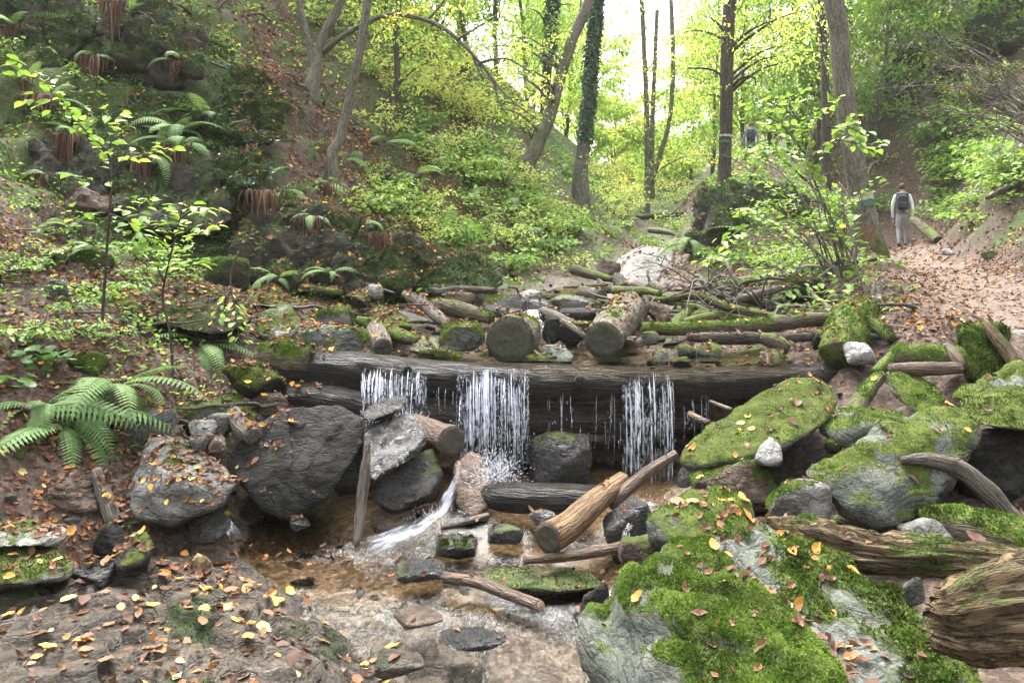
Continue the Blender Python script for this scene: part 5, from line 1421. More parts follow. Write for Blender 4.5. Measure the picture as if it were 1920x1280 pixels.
# ------------------------------------------------------------------ ferns
def frond_mesh(name, droop, seed, n=24, wid=0.17, curl=0.0):
    rg = np.random.default_rng(seed)
    s = np.linspace(0, 1, n + 1)
    ang = 1.0 - s * droop + curl * s * s
    st = 1.0 / n
    Y = np.concatenate([[0], np.cumsum(np.cos(ang[:-1]) * st)])
    Z = np.concatenate([[0], np.cumsum(np.sin(ang[:-1]) * st)])
    X = 0.05 * np.sin(s * 2 + seed)
    C = np.stack([X, Y, Z], -1)
    V, F, _ = tube(C, np.linspace(0.006, 0.0015, n + 1), 4)
    parts = [(V, F)]
    T = unit(np.gradient(C, axis=0))
    up = unit(np.cross(np.array([1.0, 0, 0]), T))
    pos, ax, nr, sz = [], [], [], []
    for k in range(2, n + 1):
        prof = math.sin(min(1.0, (s[k] - 0.06) / 0.32) * math.pi / 2) * (1 - s[k] ** 2.2) ** 0.8 + 0.03
        L = wid * prof * rg.uniform(0.9, 1.08)
        for sd in (-1, 1):
            a = unit(np.array([sd, 0, 0]) * 1.0 + T[k] * 0.42 - up[k] * 0.12)
            # a pinna: a row of little lobes either side of its own midrib
            m = 7
            q = np.linspace(0, 1, m)
            mid = C[k] + a * (L * q)[:, None] - up[k] * (L * 0.16 * q ** 2)[:, None]
            wd = L * 0.155 * (1 - q ** 1.8) + 0.0006
            side = unit(np.cross(a, up[k]))
            zig = np.where(np.arange(m) % 2 == 0, 1.0, 0.5)
            PV = np.concatenate([mid + side * (wd * zig)[:, None], mid - side * (wd * zig)[:, None]])
            i = np.arange(m - 1)
            PF = np.stack([i, i + 1, m + i + 1, m + i], -1)
            parts.append((PV, PF))
    V, F, cnt = join(parts)
    tint = np.concatenate([np.full(c, np.clip((0.25 if j == 0 else 0.45) + rg.normal() * 0.1, 0, 1)) for j, c in enumerate(cnt)])
    return mesh_np(name, V, F, M['fern'], {'tint': tint}, smooth=False)


FRONDS = [frond_mesh('frond', 1.5, 1), frond_mesh('frond', 1.9, 2), frond_mesh('frond', 1.2, 3, wid=0.2), frond_mesh('frond', 2.3, 4)]


def skirt_mesh(seed, n=70):
    """last year's brown fronds hanging as a beard under a fern"""
    rg = np.random.default_rng(seed)
    parts, tint = [], []
    for k in range(n):
        x = rg.normal() * 0.2
        L = rg.uniform(0.25, 1.0) * (1 - 0.75 * min(1, abs(x) / 0.5))
        t = np.linspace(0, 1, 7)
        C = np.stack([x + 0.08 * x * t + 0.03 * np.sin(t * 4 + k), -0.12 - 0.1 * np.sin(t * 1.6) + rg.normal() * 0.05 + 0 * t, 0.04 - L * t + 0.08 * np.sin(np.pi * t)], -1)
        V, F, _ = tube(C, 0.012 * rg.uniform(0.6, 2.0) * (0.5 + np.sin(np.pi * np.clip(t + 0.1, 0, 1))), 4)
        parts.append((V, F))
        tint.append(np.full(len(V), np.clip(0.45 + rg.normal() * 0.25, 0, 1)))
    V, F, _ = join(parts)
    return mesh_np('dead_frond', V, F, M['fern_dead'], {'tint': np.concatenate(tint)}, smooth=False)


SKIRTS = [skirt_mesh(1), skirt_mesh(2, 45), skirt_mesh(3, 34)]
NF = [0]


def fern(label, px, py, size, n=9, skirt=0.0, group=None, flat=0.0, face=None, at=None):
    """a fern whose crown sits on the surface seen at that pixel; size = frond length in metres"""
    NF[0] += 1
    rg = np.random.default_rng(NF[0] * 13)
    p, nr = (at, np.array([0, 0, 1.0])) if at is not None else seen(px, py)
    if p is None:
        return
    o = empty('fern', p)
    tag(o, label, 'fern', group)
    yaw0 = rg.uniform(0, 6.28)
    for k in range(n):
        f = bpy.data.objects.new('frond', FRONDS[int(rg.integers(0, 4))])
        COL.objects.link(f)
        f.parent = o
        yaw = yaw0 + 6.283 * k / n + rg.normal() * 0.25
        if face is not None:
            yaw = face + (k / max(1, n - 1) - 0.5) * 3.6 + rg.normal() * 0.2
        s = size * rg.uniform(0.5, 1.15)
        f.rotation_euler = Euler((rg.uniform(-0.75, 0.15) - flat, rg.normal() * 0.25, yaw), 'XYZ')
        f.scale = (s, s, s)
    if skirt:
        f = bpy.data.objects.new('dead_frond', SKIRTS[NF[0] % 3])
        COL.objects.link(f)
        f.parent = o
        pf, _n2 = seen(px, py + 260.0 * skirt / p[1])
        if pf is not None and pf[1] < p[1] + 0.3:
            f.location = (0, min(0, pf[1] - p[1]) - 0.02, 0)
        f.scale = (skirt * rg.uniform(0.6, 1.0), skirt, skirt * rg.uniform(0.8, 1.3))
        tag(f, 'brown withered fronds hanging in a beard')
    return o


fern('large pale green fern arching over the left bank beside the slate heap', 215, 735, 0.85, 13, flat=0.15, face=math.pi)
fern('large fern spreading at the frame edge below the round-leaved plants', 75, 770, 0.8, 12, flat=0.15, face=math.pi)
fern('low fern drooping over dark soil below the large pale fern', 130, 800, 0.8, 9, flat=0.25, face=math.pi)
fern('fern with long flat fronds in front of the dark ledge', 385, 650, 0.8, 10, flat=0.2, face=math.pi * 0.9)
fern('small fern at the cliff foot above the grey-green slab', 520, 525, 0.62, 9)
fern('dark small fern against the rock wall', 620, 515, 0.5, 8)
fern('fern with a brown beard on the overhang of the rock wall', 460, 375, 0.85, 9, skirt=0.75, face=math.pi)
fern('bearded fern in the middle of the rock wall overhang', 535, 372, 0.85, 9, skirt=0.7, face=math.pi)
fern('bearded fern at the right end of the rock wall overhang', 625, 352, 0.7, 7, skirt=0.6, face=math.pi)
fern('bearded fern hanging above the sapling on the cliff', 275, 300, 0.75, 7, skirt=0.7, face=math.pi)
fern('bearded fern on the cliff right of the sapling', 345, 280, 0.8, 8, skirt=0.6, face=math.pi)
fern('broad blue-green fern on the cliff shelf', 385, 222, 0.9, 9, face=math.pi)
fern('blue-green fern on the cliff shelf below the broad one', 330, 250, 0.85, 9, face=math.pi)
fern('bearded fern left of the sapling on the brown rock face', 110, 190, 0.75, 6, skirt=0.75, face=math.pi)
fern('bearded fern on the cliff between the two upper crags', 178, 115, 0.7, 5, skirt=0.85, face=math.pi)
fern('small bearded fern at the top of the cliff', 245, 25, 0.6, 5, skirt=0.6, face=math.pi)
fern('tiny bearded fern standing out of the leaf slope', 545, 200, 0.45, 6, skirt=0.35)
fern('small fern at the foot of the leaning dark tree', 650, 300, 0.6, 8)
fern('long-fronded fern on the mossy end of the rock wall', 835, 430, 0.9, 9)
fern('fern at the top of the rock wall near the stream', 880, 440, 0.9, 9)
fern('fern beside the stepped end of the rock wall', 700, 385, 0.75, 8)
fern('dark drooping fern at the edge of the undercut knoll', 1290, 455, 1.5, 8, flat=0.2, face=math.pi * 0.9)
fern('tiny fern between the mossy boulders', 1560, 975, 0.16, 8)
fern('tiny fern below the leaf-strewn grey boulder', 240, 985, 0.14, 7)
fern('low fern beside the long leafy ledge', 285, 540, 0.5, 7, flat=0.2)
fern('small fern hanging in the left bank shade', 130, 430, 0.5, 7)
fern('fern on the bank right of the leaning big tree', 1760, 330, 1.0, 8)
fern('bearded fern under the crag above the path', 1790, 245, 1.1, 7, skirt=1.0, face=math.pi)
for k, (px, py, s_, sk, lb) in enumerate([(60, 150, .6, .5, 'under the upper corner crag'), (150, 260, .55, .6, 'on the brown rock face'), (90, 330, .5, .4, 'left of the pale jutting ledge'),
        (590, 410, .55, .6, 'in the face of the rock wall'), (720, 440, .6, .5, 'on the rounded mossy cliff block'), (30, 60, .7, .6, 'in the top left corner'), (330, 120, .5, .5, 'on the brow of the overhanging crag'), (180, 470, .5, 0, 'behind the squared mossy rock'), (60, 440, .55, 0, 'at the left frame edge above the bank')]):
    fern('green fern ' + lb, px, py, s_ * 1.1, 5 if k % 2 else 4, skirt=sk, face=math.pi)
for k, (px, py) in enumerate([(945, 395), (1010, 420), (1050, 390), (1120, 395), (960, 450), (1020, 465), (1075, 440), (920, 330), (870, 380), (1130, 430), (850, 300), (780, 330), (720, 270), (1165, 420), (1190, 380), (760, 250), (990, 370), (1080, 355), (1060, 320), (1110, 345)]):
    fern('green fern among the undergrowth of the far left slope', px, py, random.uniform(0.8, 1.15), 8, group='ferns on the far left slope')

# ------------------------------------------------------------------ trees
def trunk_mesh(ctrl, ns=16, seed=0, bumpy=0.07, step=0.12, flare=True, moss=0.2, name='trunk', mat='bark_dark', mossfoot=0.0):
    V, F, tc, C, R = log_mesh(ctrl, ns=ns, step=step, bumpy=bumpy, seed=seed)
    if flare:
        base = C[0]
        h = np.linalg.norm(V - base, axis=1)
        a = np.exp(-h / (R[0] * 3.0))
        ax = V - base
        ang = np.arctan2(ax[:, 1], ax[:, 0])
        k = 1 + a * (0.12 + 0.3 * np.maximum(0, np.sin(ang * 4 + seed)))
        V = V.copy()
        V[:, :2] = base[:2] + (V[:, :2] - base[:2]) * k[:, None]
    foot = np.exp(-np.linalg.norm(V - C[0], axis=1) / 0.5) * mossfoot
    m = np.clip(moss + fbm(V * 2.0 + seed, 3) * 0.6 + foot, 0, 1) if moss > 0 else np.zeros(len(V))
    return V, F, tc, m, C, R


def spray_leaves(centres, R, per, size, tint, jit=0.1, droop=0.25, flat=0.35):
    """layered sprays of leaves round each centre"""
    n = len(centres)
    c = np.repeat(centres, per, 0)
    q = RNG.normal(size=(n * per, 3))
    q = unit(q) * (RNG.random((n * per, 1)) ** 0.5)
    rr = np.repeat(np.broadcast_to(R, (n,)) * RNG.uniform(0.6, 1.3, n), per)[:, None]
    tilt = np.repeat(RNG.normal(size=(n, 2)) * 0.3, per, 0)
    off = q * rr * np.array([1, 1, flat])
    off[:, 2] += off[:, 0] * tilt[:, 0] + off[:, 1] * tilt[:, 1] - droop * (off[:, 0] ** 2 + off[:, 1] ** 2) / rr[:, 0]
    ax = unit(np.concatenate([off[:, :2], off[:, 2:] - 0.3 * rr], 1) + RNG.normal(size=off.shape) * 0.5 * rr)
    nr = rdir(len(off), up=1.6)
    tn = np.repeat(np.broadcast_to(tint, (n,)) + RNG.normal(size=n) * jit, per) + RNG.normal(size=n * per) * jit * 0.6
    sz = size * RNG.uniform(0.6, 1.25, len(off))
    return c + off, ax, nr, sz, np.clip(tn, 0, 1)


def crown_obj(parent, base, centres, R, per, size, tint, tmpl=LEAF4, mat='leaf', name='crown', jit=0.1, **kw):
    p, a, n, s, t = spray_leaves(np.asarray(centres, float), R, per, size, tint, jit, **kw)
    V, F = leaves(p, a, n, s, tmpl)
    me = mesh_np(name, V - base, F, M[mat], {'tint': np.repeat(t, len(tmpl[0]))}, smooth=False)
    return obj(name, me, parent)


def limb(p0, p1, r0, r1, seed, sag=0.12, n=9):
    t = np.linspace(0, 1, n)[:, None]
    C = p0 * (1 - t) + p1 * t
    L = np.linalg.norm(p1 - p0)
    C[:, 2] += (np.sin(np.pi * t[:, 0]) * sag * L)
    C += 0.05 * L * np.stack([noise(np.stack([t[:, 0] * 3, np.full(n, seed * 1.3), np.full(n, k * 7.1)], -1)) for k in range(3)], -1) * np.sin(np.pi * t)
    return tube(C, np.linspace(r0, r1, n), 6)


NT_ = [0]


def tree(label, ctrl, mat='bark_dark', moss=0.2, sprays=(), R=0.7, per=90, leaf=0.09, tint=0.62, extra=(), ns=16, group=None, name='tree', limbs=True, mossfoot=0.0, jit=0.12, flare=True, twigs=0):
    """ctrl: trunk (px, py, Y, radius px) from the foot up; sprays: (px, py, Y) centres of leafy boughs; extra: limbs as ctrl lists"""
    NT_[0] += 1
    sd = NT_[0]
    q0 = P(*ctrl[0][:3])
    gz = float(ground_z(q0[0], q0[1])[0]) - 0.25
    if q0[2] > gz:
        ctrl = [(ctrl[0][0], HOR + (CAM_Z - gz) * FPX / ctrl[0][2], ctrl[0][2], ctrl[0][3] * 1.1)] + list(ctrl)
    V, F, tc, m, C, Rr = trunk_mesh(ctrl, ns=ns, seed=sd, moss=moss, mossfoot=mossfoot, flare=flare)
    base = C[0]
    o = empty(name, base)
    tag(o, label, 'tree', group)
    obj('trunk', mesh_np('trunk', V - base, F, M[mat], {'tc': tc, 'moss': m}), o)
    parts, tcs = [], []
    for e in extra:
        LV, LF, ltc, _, _ = log_mesh(e, ns=8, seed=sd + 3, step=0.12)
        obj('limb', mesh_np('limb', LV - base, LF, M[mat], {'tc': ltc, 'moss': np.full(len(LV), 0.15)}), o)
    cs = np.array([P(*s) for s in sprays]) if len(sprays) else np.zeros((0, 3))
    if limbs:
        for k, c in enumerate(cs):
            if k % 3:
                continue
            d = np.linalg.norm(C - c, axis=1)
            j = int(np.argmin(np.abs(C[:, 2] - (c[2] - 0.35 * abs(c[0] - base[0]) - 0.2)) + 0.3 * d))
            LV, LF, ltc = limb(C[j], c, max(0.012, Rr[j] * 0.3), 0.006, sd * 31 + k)
            parts.append((LV, LF))
            tcs.append(ltc)
    for k in range(twigs):
        j = RNG.integers(len(C) // 3, len(C))
        q = C[j] + rdir(1, up=0.2)[0] * RNG.uniform(0.5, 1.6)
        LV, LF, ltc = limb(C[j], q, 0.012, 0.003, sd * 77 + k)
        parts.append((LV, LF))
        tcs.append(ltc)
    if parts:
        LV, LF, _ = join(parts)
        obj('twig', mesh_np('twig', LV - base, LF, M[mat], {'tc': np.concatenate(tcs), 'moss': np.full(len(LV), 0.15)}), o)['kind'] = 'stuff'
    if len(cs):
        crown_obj(o, base, cs, R, per, leaf, tint, jit=jit)
    return o, base, C, Rr


def scat(x0, y0, x1, y1, Y0, Y1, n):
    return [(RNG.uniform(x0, x1), RNG.uniform(y0, y1), RNG.uniform(Y0, Y1)) for _ in range(n)]


def band(o, C, R, base, frac, w, mat, name='trail_mark', ang=2.4):
    """a painted trail mark: a curved patch just proud of the bark on the side that faces the stream"""
    i = int(frac * (len(C) - 1))
    p, t = C[i], unit(C[i + 1] - C[i])
    a0 = unit(np.array([p[0], p[1], 0.0]) * -1)
    th = np.linspace(-ang / 2, ang / 2, 12)
    V = []
    for s in (-w / 2, w / 2):
        for q in th:
            d = a0 * math.cos(q) + unit(np.cross(t, a0)) * math.sin(q)
            V.append(p + t * (s + 0.012 * math.sin(q * 9 + s * 90)) + d * (R[i] * 1.13))
    F = [[k, k + 1, 13 + k, 12 + k] for k in range(11)]
    obj(name, mesh_np(name, np.array(V) - base, np.array(F), mat), o)


M['paint_white'] = plain('white_trail_paint', (.36, .36, .33), 0.6, 30, 0.004)
M['paint_green'] = plain('green_trail_paint', (.05, .11, .06), 0.6, 30, 0.004)

tree('slim dark tree leaning over the leaf slope', [(622, 292, 11.8, 11), (636, 262, 11.9, 9), (652, 200, 12, 8.5), (672, 110, 12, 8), (690, 0, 12, 8), (705, -150, 12, 8), (715, -400, 12, 6)], 'bark_grey', moss=0.25, ns=12)
tree('forked tree with a long bare limb arching across the gorge', [(585, 165, 13.2, 14), (592, 130, 13.3, 11), (602, 80, 13.4, 9), (640, 0, 13.4, 8), (690, -140, 13.4, 6)], 'bark_grey', moss=0.25, ns=12,
     extra=[[(590, 140, 13.3, 8), (578, 80, 13.3, 6), (560, 0, 13.3, 6), (540, -120, 13.3, 5)], [(604, 100, 13.4, 6), (640, 70, 13.2, 5.5), (690, 42, 13, 5), (730, 28, 12.9, 4.5), (780, 33, 12.8, 4.2), (830, 52, 12.7, 4), (870, 85, 12.6, 3.5), (910, 130, 12.5, 2.8), (950, 180, 12.4, 1.8), (1010, 226, 12.3, 1)],
            [(855, 76, 12.6, 3), (890, 55, 12.6, 2), (930, 30, 12.6, 1.5)], [(900, 118, 12.5, 3), (950, 110, 12.5, 2), (1000, 140, 12.5, 1.2)], [(925, 148, 12.5, 2.5), (935, 190, 12.4, 1.8), (950, 215, 12.4, 1)], [(880, 90, 12.6, 2), (905, 150, 12.6, 1.5)], [(800, 40, 12.8, 2.5), (830, 5, 12.8, 2), (850, -40, 12.8, 1.5)]],
     sprays=[(745, 32, 12.9), (770, 20, 12.8), (720, 50, 12.9), (935, 60, 12.5), (960, 150, 12.5), (1000, 190, 12.4), (960, 100, 12.6), (860, 20, 12.7)], R=0.38, per=60, leaf=0.075, tint=0.86, limbs=False)
tree('leaning mossy tree bending right over the left slope', [(985, 315, 18, 15), (1003, 280, 18, 13), (1028, 225, 18.1, 11.5), (1042, 175, 18.2, 11), (1066, 95, 18.3, 10.5), (1105, 0, 18.4, 10), (1180, -190, 18.6, 10)], 'bark_grey', moss=0.35, ns=14, mossfoot=0.3,
     sprays=scat(860, 20, 1060, 250, 16.5, 19, 20), R=0.75, per=75, leaf=0.085, tint=0.72)
_o, _b, _C, _R = tree('tall straight trunk wrapped in dark ivy', [(1088, 340, 20, 15), (1092, 290, 20, 12), (1100, 200, 20, 11.5), (1110, 80, 20, 11), (1118, 0, 20, 11), (1135, -220, 20, 10)], 'bark_grey', moss=0.1, ns=14, sprays=scat(1090, 250, 1180, 420, 18.5, 21, 6), R=0.7, per=50, leaf=0.1, tint=0.7, limbs=False)


def ivy_on(o, base, C, R, f0, f1, n, size, face=None):
    k = RNG.uniform(f0, f1, n) * (len(C) - 1)
    i = k.astype(int).clip(0, len(C) - 2)
    f = (k - i)[:, None]
    c = C[i] * (1 - f) + C[i + 1] * f
    th = RNG.uniform(0, 6.283, n) if face is None else face + RNG.normal(size=n) * 0.9
    d = np.stack([np.cos(th), np.sin(th), 0 * th], -1)
    p = c + d * (R[i] * RNG.uniform(0.95, 1.45, n))[:, None]
    V, F = leaves(p, rdir(n, up=-0.9), d + rdir(n) * 0.5, size * RNG.uniform(0.6, 1.3, n), LEAF4)
    obj('ivy', mesh_np('ivy', V - base, F, M['ivy'], {'tint': np.repeat(RNG.random(n), 4)}, smooth=False), o)


ivy_on(_o, _b, _C, _R, 0.22, 1.0, 5200, 0.11, face=-0.9)
_o, _b, _C, _R = tree('distant ivy-clad trunk behind the leaning mossy tree', [(1018, 290, 27, 10), (1024, 150, 27, 9), (1038, 0, 27, 9), (1050, -150, 27, 8)], 'bark_dark', moss=0.1, ns=10, sprays=scat(960, -20, 1100, 130, 25, 28, 12), R=1.1, per=80, leaf=0.13, tint=0.6)
ivy_on(_o, _b, _C, _R, 0.4, 1.0, 2600, 0.16)
tree('twin-stemmed slender tree in the middle of the far gully', [(1213, 375, 30, 6), (1214, 300, 30, 5.5), (1212, 200, 30, 5), (1208, 100, 30, 4.5), (1203, 0, 30, 4.5), (1195, -150, 30, 4)], 'bark_grey', moss=0.1, ns=10,
     extra=[[(1218, 350, 30, 4.5), (1238, 290, 29.8, 4.5), (1256, 220, 29.6, 4), (1262, 120, 29.5, 4.5), (1258, 0, 29.5, 4)], [(1222, 372, 30, 6), (1222, 280, 30.1, 5), (1226, 160, 30.2, 4), (1232, 20, 30.2, 4)]],
     sprays=scat(1170, 60, 1330, 330, 28, 31, 26) + scat(1215, -10, 1330, 120, 28, 31, 10), R=1.1, per=70, leaf=0.13, tint=0.74)
_o, _b, _C, _R = tree('straight tall tree standing on the undercut knoll', [(1357, 352, 17.4, 14), (1359, 320, 17.4, 11.5), (1362, 180, 17.4, 12), (1365, 60, 17.4, 12), (1368, 0, 17.4, 12), (1374, -220, 17.4, 11)], 'bark_dark', moss=0.12, ns=14,
     extra=[[(1370, 168, 17.4, 3), (1385, 150, 17.2, 3), (1400, 143, 17.1, 2.5), (1415, 146, 17.0, 2), (1417, 160, 17.0, 1)], [(1360, 145, 17.4, 3), (1330, 130, 17.4, 2), (1290, 128, 17.4, 1.5)]],
     sprays=scat(1270, 20, 1360, 190, 16.5, 18.5, 9) + scat(1375, 0, 1530, 120, 16, 18.5, 14), R=0.8, per=60, leaf=0.085, tint=0.76, limbs=True)
band(_o, _C, _R, _b, 0.205, 0.05, M['paint_white'])
band(_o, _C, _R, _b, 0.195, 0.07, M['paint_green'])
_o, _b, _C, _R = tree('big grey tree with trail marks and torn bark beside the path', [(1637, 470, 13.6, 24), (1630, 440, 13.6, 21), (1618, 380, 13.6, 19), (1604, 310, 13.6, 18), (1590, 230, 13.6, 17.5), (1578, 130, 13.6, 17), (1572, 60, 13.6, 17), (1563, 0, 13.6, 18), (1545, -150, 13.6, 16)], 'bark_grey', moss=0.22, ns=24, mossfoot=0.75)
band(_o, _C, _R, _b, 0.218, 0.10, M['paint_white'])
band(_o, _C, _R, _b, 0.20, 0.10, M['paint_green'])
band(_o, _C, _R, _b, 0.385, 0.05, M['paint_white'])
band(_o, _C, _R, _b, 0.105, 0.42, M['log_orange'], name='bare_wood', ang=1.3)
tree('thin dark tree behind the big grey tree', [(1548, 190, 24, 8), (1545, 100, 24, 7), (1540, 0, 24, 7), (1536, -140, 24, 6)], 'bark_dark', moss=0.1, ns=10, sprays=scat(1430, -20, 1560, 150, 22, 25, 14), R=0.95, per=70, leaf=0.11, tint=0.68)
tree('thin pale tree on the far right ridge', [(1505, 150, 30, 7), (1498, 60, 30, 7), (1490, 0, 30, 7), (1484, -120, 30, 6)], 'bark_grey', moss=0.1, ns=10, sprays=scat(1400, -30, 1520, 110, 28, 31, 14), R=1.2, per=70, leaf=0.13, tint=0.7)
tree('bent sapling tree at the top of the leaf slope', [(735, 210, 14.5, 7), (745, 140, 14.6, 6), (742, 60, 14.7, 5), (752, -20, 14.8, 5)], 'bark_dark', moss=0.15, ns=8, sprays=scat(680, -20, 830, 160, 14, 16, 22), R=0.6, per=80, leaf=0.075, tint=0.66)

# background wood: individual young trees up both sides of the gorge
BG = [  # px of foot, depth, height m, crown width m, tint
    (470, 17, 9, 4.0, .55), (540, 19, 9, 4.4, .58), (640, 18, 8, 4.0, .6), (720, 21, 9, 4.6, .6), (810, 20, 7.5, 4.0, .66), (880, 23, 9, 4.4, .68), (930, 28, 10, 5, .62), (990, 33, 11, 5.5, .66),
    (1060, 37, 10, 5.5, .72), (1100, 42, 7.5, 5, .74), (1150, 48, 5.5, 4.5, .74), (1180, 62, 5, 6, .74), (1235, 55, 7, 5.5, .74), (1295, 46, 9, 5.5, .72), (1335, 38, 11, 6, .68), (1395, 34, 11, 5.5, .64),
    (1440, 30, 10, 5, .66), (1480, 36, 11, 5.5, .62), (1530, 28, 9, 4.5, .6), (1580, 31, 9, 5, .62), (1640, 27, 8, 4.6, .62), (1700, 29, 8, 4.6, .58), (1760, 27, 7, 4.4, .6), (1830, 25, 6, 4, .58), (1890, 24, 6, 4, .55),
    (600, 26, 11, 5, .6), (760, 29, 11, 5.5, .62), (860, 34, 12, 6, .66), (1210, 78, 5, 7, .74), (1345, 70, 13, 8, .72), (1060, 65, 13, 8, .7), (1000, 55, 14, 7, .66)]
NEAR = ['above the shaggy moss-covered rock', 'left of the forked tree', 'behind the slim dark leaning tree', 'right of the slim dark leaning tree', 'under the arching bare limb', 'left of the leaning mossy tree', 'behind the foot of the leaning mossy tree', 'just left of the distant ivy-clad trunk', 'between the leaning tree and the ivy-wrapped trunk', 'just right of the ivy-wrapped trunk', 'left of the twin-stemmed tree far up the gully', 'farthest up the gully left of centre', 'behind the twin-stemmed tree', 'between the twin-stemmed tree and the straight tall tree', 'behind the straight tall tree', 'right of the straight tall tree', 'above the distant walker', 'behind the thin pale tree', 'behind the thin dark tree', 'behind the big grey tree', 'right of the big grey tree on the far slope', 'above the leaf gully behind the path', 'above the dark overhanging crag', 'above the dead pale-twigged bush', 'in the top corner over the path', 'high behind the forked tree', 'high behind the arching limb', 'high on the left slope under the sky gap', 'at the very end of the gully', 'high on the far right ridge', 'at the far end left of the sky gap', 'far behind the distant ivy-clad trunk']
for k, (px, Y, H, W, tn) in enumerate(BG):
    x = (px - 960) / FPX * Y
    z = float(ground_z(x, Y)[0])
    base = np.array([x, Y, z - 0.2])
    o = empty('young_tree', base)
    tag(o, ('yellow' if tn > 0.7 else 'green' if tn < 0.62 else 'yellow-green') + '-leaved young tree ' + NEAR[k], 'tree', 'young trees of the background wood')
    lean = RNG.normal(size=2) * 0.06 * H
    top = base + [lean[0], lean[1] - 0.05 * H, H]
    V, F, tc = limb(base, top, 0.008 * H + 0.02, 0.02, k + 400, sag=0.0, n=14)
    parts, tcs = [(V, F)], [tc]
    ns_ = int(28 + W * 5)
    cen = []
    for j in range(ns_):
        hh = RNG.uniform(0.12, 1.05)
        rad = W * 0.5 * (1.0 - 0.55 * abs(hh - 0.5)) * math.sqrt(RNG.random())
        a = RNG.uniform(0, 6.283)
        c = base + (top - base) * hh + [math.cos(a) * rad, math.sin(a) * rad, 0.0]
        cen.append(c)
        q = base + (top - base) * max(0.05, hh - 0.1 - 0.06 * rad)
        LV, LF, ltc = limb(q, c, 0.02, 0.006, k * 91 + j, n=6)
        parts.append((LV, LF))
        tcs.append(ltc)
    V, F, _ = join(parts)
    obj('trunk', mesh_np('trunk', V - base, F, M['bark_grey'], {'tc': np.concatenate(tcs), 'moss': np.full(len(V), 0.1)}), o)
    crown_obj(o, base, cen, W * 0.19, 105, 0.055 + 0.0045 * Y, tn - 0.07, jit=0.1)

# ------------------------------------------------------------------ saplings and shrubs with leaves one can pick out
def leaf_mesh(name, tint, mat, tmpl=LEAF7):
    return mesh_np(name, tmpl[0], tmpl[1], M[mat], {'tint': np.full(len(tmpl[0]), tint)}, smooth=False)


SAPL = [leaf_mesh('leaf', t, 'leaf_plant') for t in (.48, .53, .58, .64)]
SAPY = leaf_mesh('leaf', 0.88, 'leaf_plant')


def sapling(label, stems, leaf=0.09, per=1.0, cat='sapling', yellow=0.03, name='sapling', mat='twig', pal=None, start=0.25):
    """stems: pixel curves (px, py, Y, r px); every leaf is a piece of its own, standing left and right along the twigs"""
    base = P(*stems[0][0][:3])
    o = empty(name, base)
    tag(o, label, cat)
    parts, tcs = [], []
    for si, st in enumerate(stems):
        V, F, tc, C, R = log_mesh(st, ns=6, step=0.03, bumpy=0.02, seed=si)
        parts.append((V, F))
        tcs.append(tc)
        L = np.linalg.norm(np.diff(C, axis=0), axis=1).sum()
        if st[-1][3] > 2.4:
            continue
        n = int(L / leaf * 1.7 * per)
        for k in range(n):
            t = (start if si else 0.55) + (1 - (start if si else 0.55)) * (k + 0.5) / max(n, 1)
            i = min(int(t * (len(C) - 1)), len(C) - 2)
            d = unit(C[i + 1] - C[i])
            sd = unit(np.cross(d, [0, 0, 1.0])) * (1 if k % 2 else -1)
            ax = unit(d * 0.5 + sd * 0.9 + RNG.normal(size=3) * 0.25 + [0, 0, -0.15])
            jt = sd * leaf * RNG.uniform(0, 0.9) + RNG.normal(size=3) * leaf * 0.25
            nr = unit(np.array([0, 0, 1.0]) + RNG.normal(size=3) * 0.3)
            x = unit(np.cross(ax, nr))
            z = np.cross(x, ax)
            f = bpy.data.objects.new('leaf', SAPY if RNG.random() < yellow else SAPL[int(RNG.integers(0, 4))])
            COL.objects.link(f)
            f.parent = o
            s = leaf * RNG.uniform(0.7, 1.2)
            Mx = Matrix(((x[0], ax[0], z[0], 0), (x[1], ax[1], z[1], 0), (x[2], ax[2], z[2], 0), (0, 0, 0, 1)))
            f.matrix_basis = Matrix.Translation(Vector(C[i] + jt - base)) @ Mx @ Matrix.Diagonal((s, s, s, 1))
    V, F, _ = join(parts)
    obj('stem', mesh_np('stem', V - base, F, M[mat], {'tc': np.concatenate(tcs), 'moss': np.zeros(len(V))}), o)
    return o


sapling('slender sapling with bright green leaves in front of the left cliff', [
    [(192, 600, 6.0, 3.2), (198, 500, 6.0, 3), (207, 380, 6.0, 2.8), (208, 330, 6.0, 2.6), (200, 285, 6.0, 2.3), (150, 235, 5.9, 1.8), (95, 165, 5.8, 1.4), (20, 115, 5.7, 1)],
    [(208, 335, 6.0, 2), (235, 300, 5.95, 1.6), (275, 285, 5.9, 1.2), (330, 278, 5.85, .8)], [(202, 285, 6, 1.8), (212, 262, 6, 1.2), (235, 250, 6, .8)], [(207, 355, 6, 1.6), (180, 340, 5.9, 1.1), (130, 330, 5.8, .8)],
    [(204, 400, 6, 1.6), (250, 420, 5.9, 1.4), (285, 460, 5.8, 1.1)], [(205, 415, 6, 1.5), (160, 405, 5.9, 1), (115, 395, 5.8, .7)], [(206, 390, 6, 1.5), (250, 385, 5.9, 1.1), (320, 375, 5.8, .7)], [(205, 440, 6, 1.4), (250, 440, 5.9, 1.1), (310, 400, 5.8, .7)],
    [(120, 200, 5.85, 1.4), (85, 190, 5.8, 1), (35, 185, 5.7, .7)], [(160, 245, 5.9, 1.3), (190, 225, 5.85, .9), (225, 205, 5.8, .6)]], leaf=0.105, per=1.7)
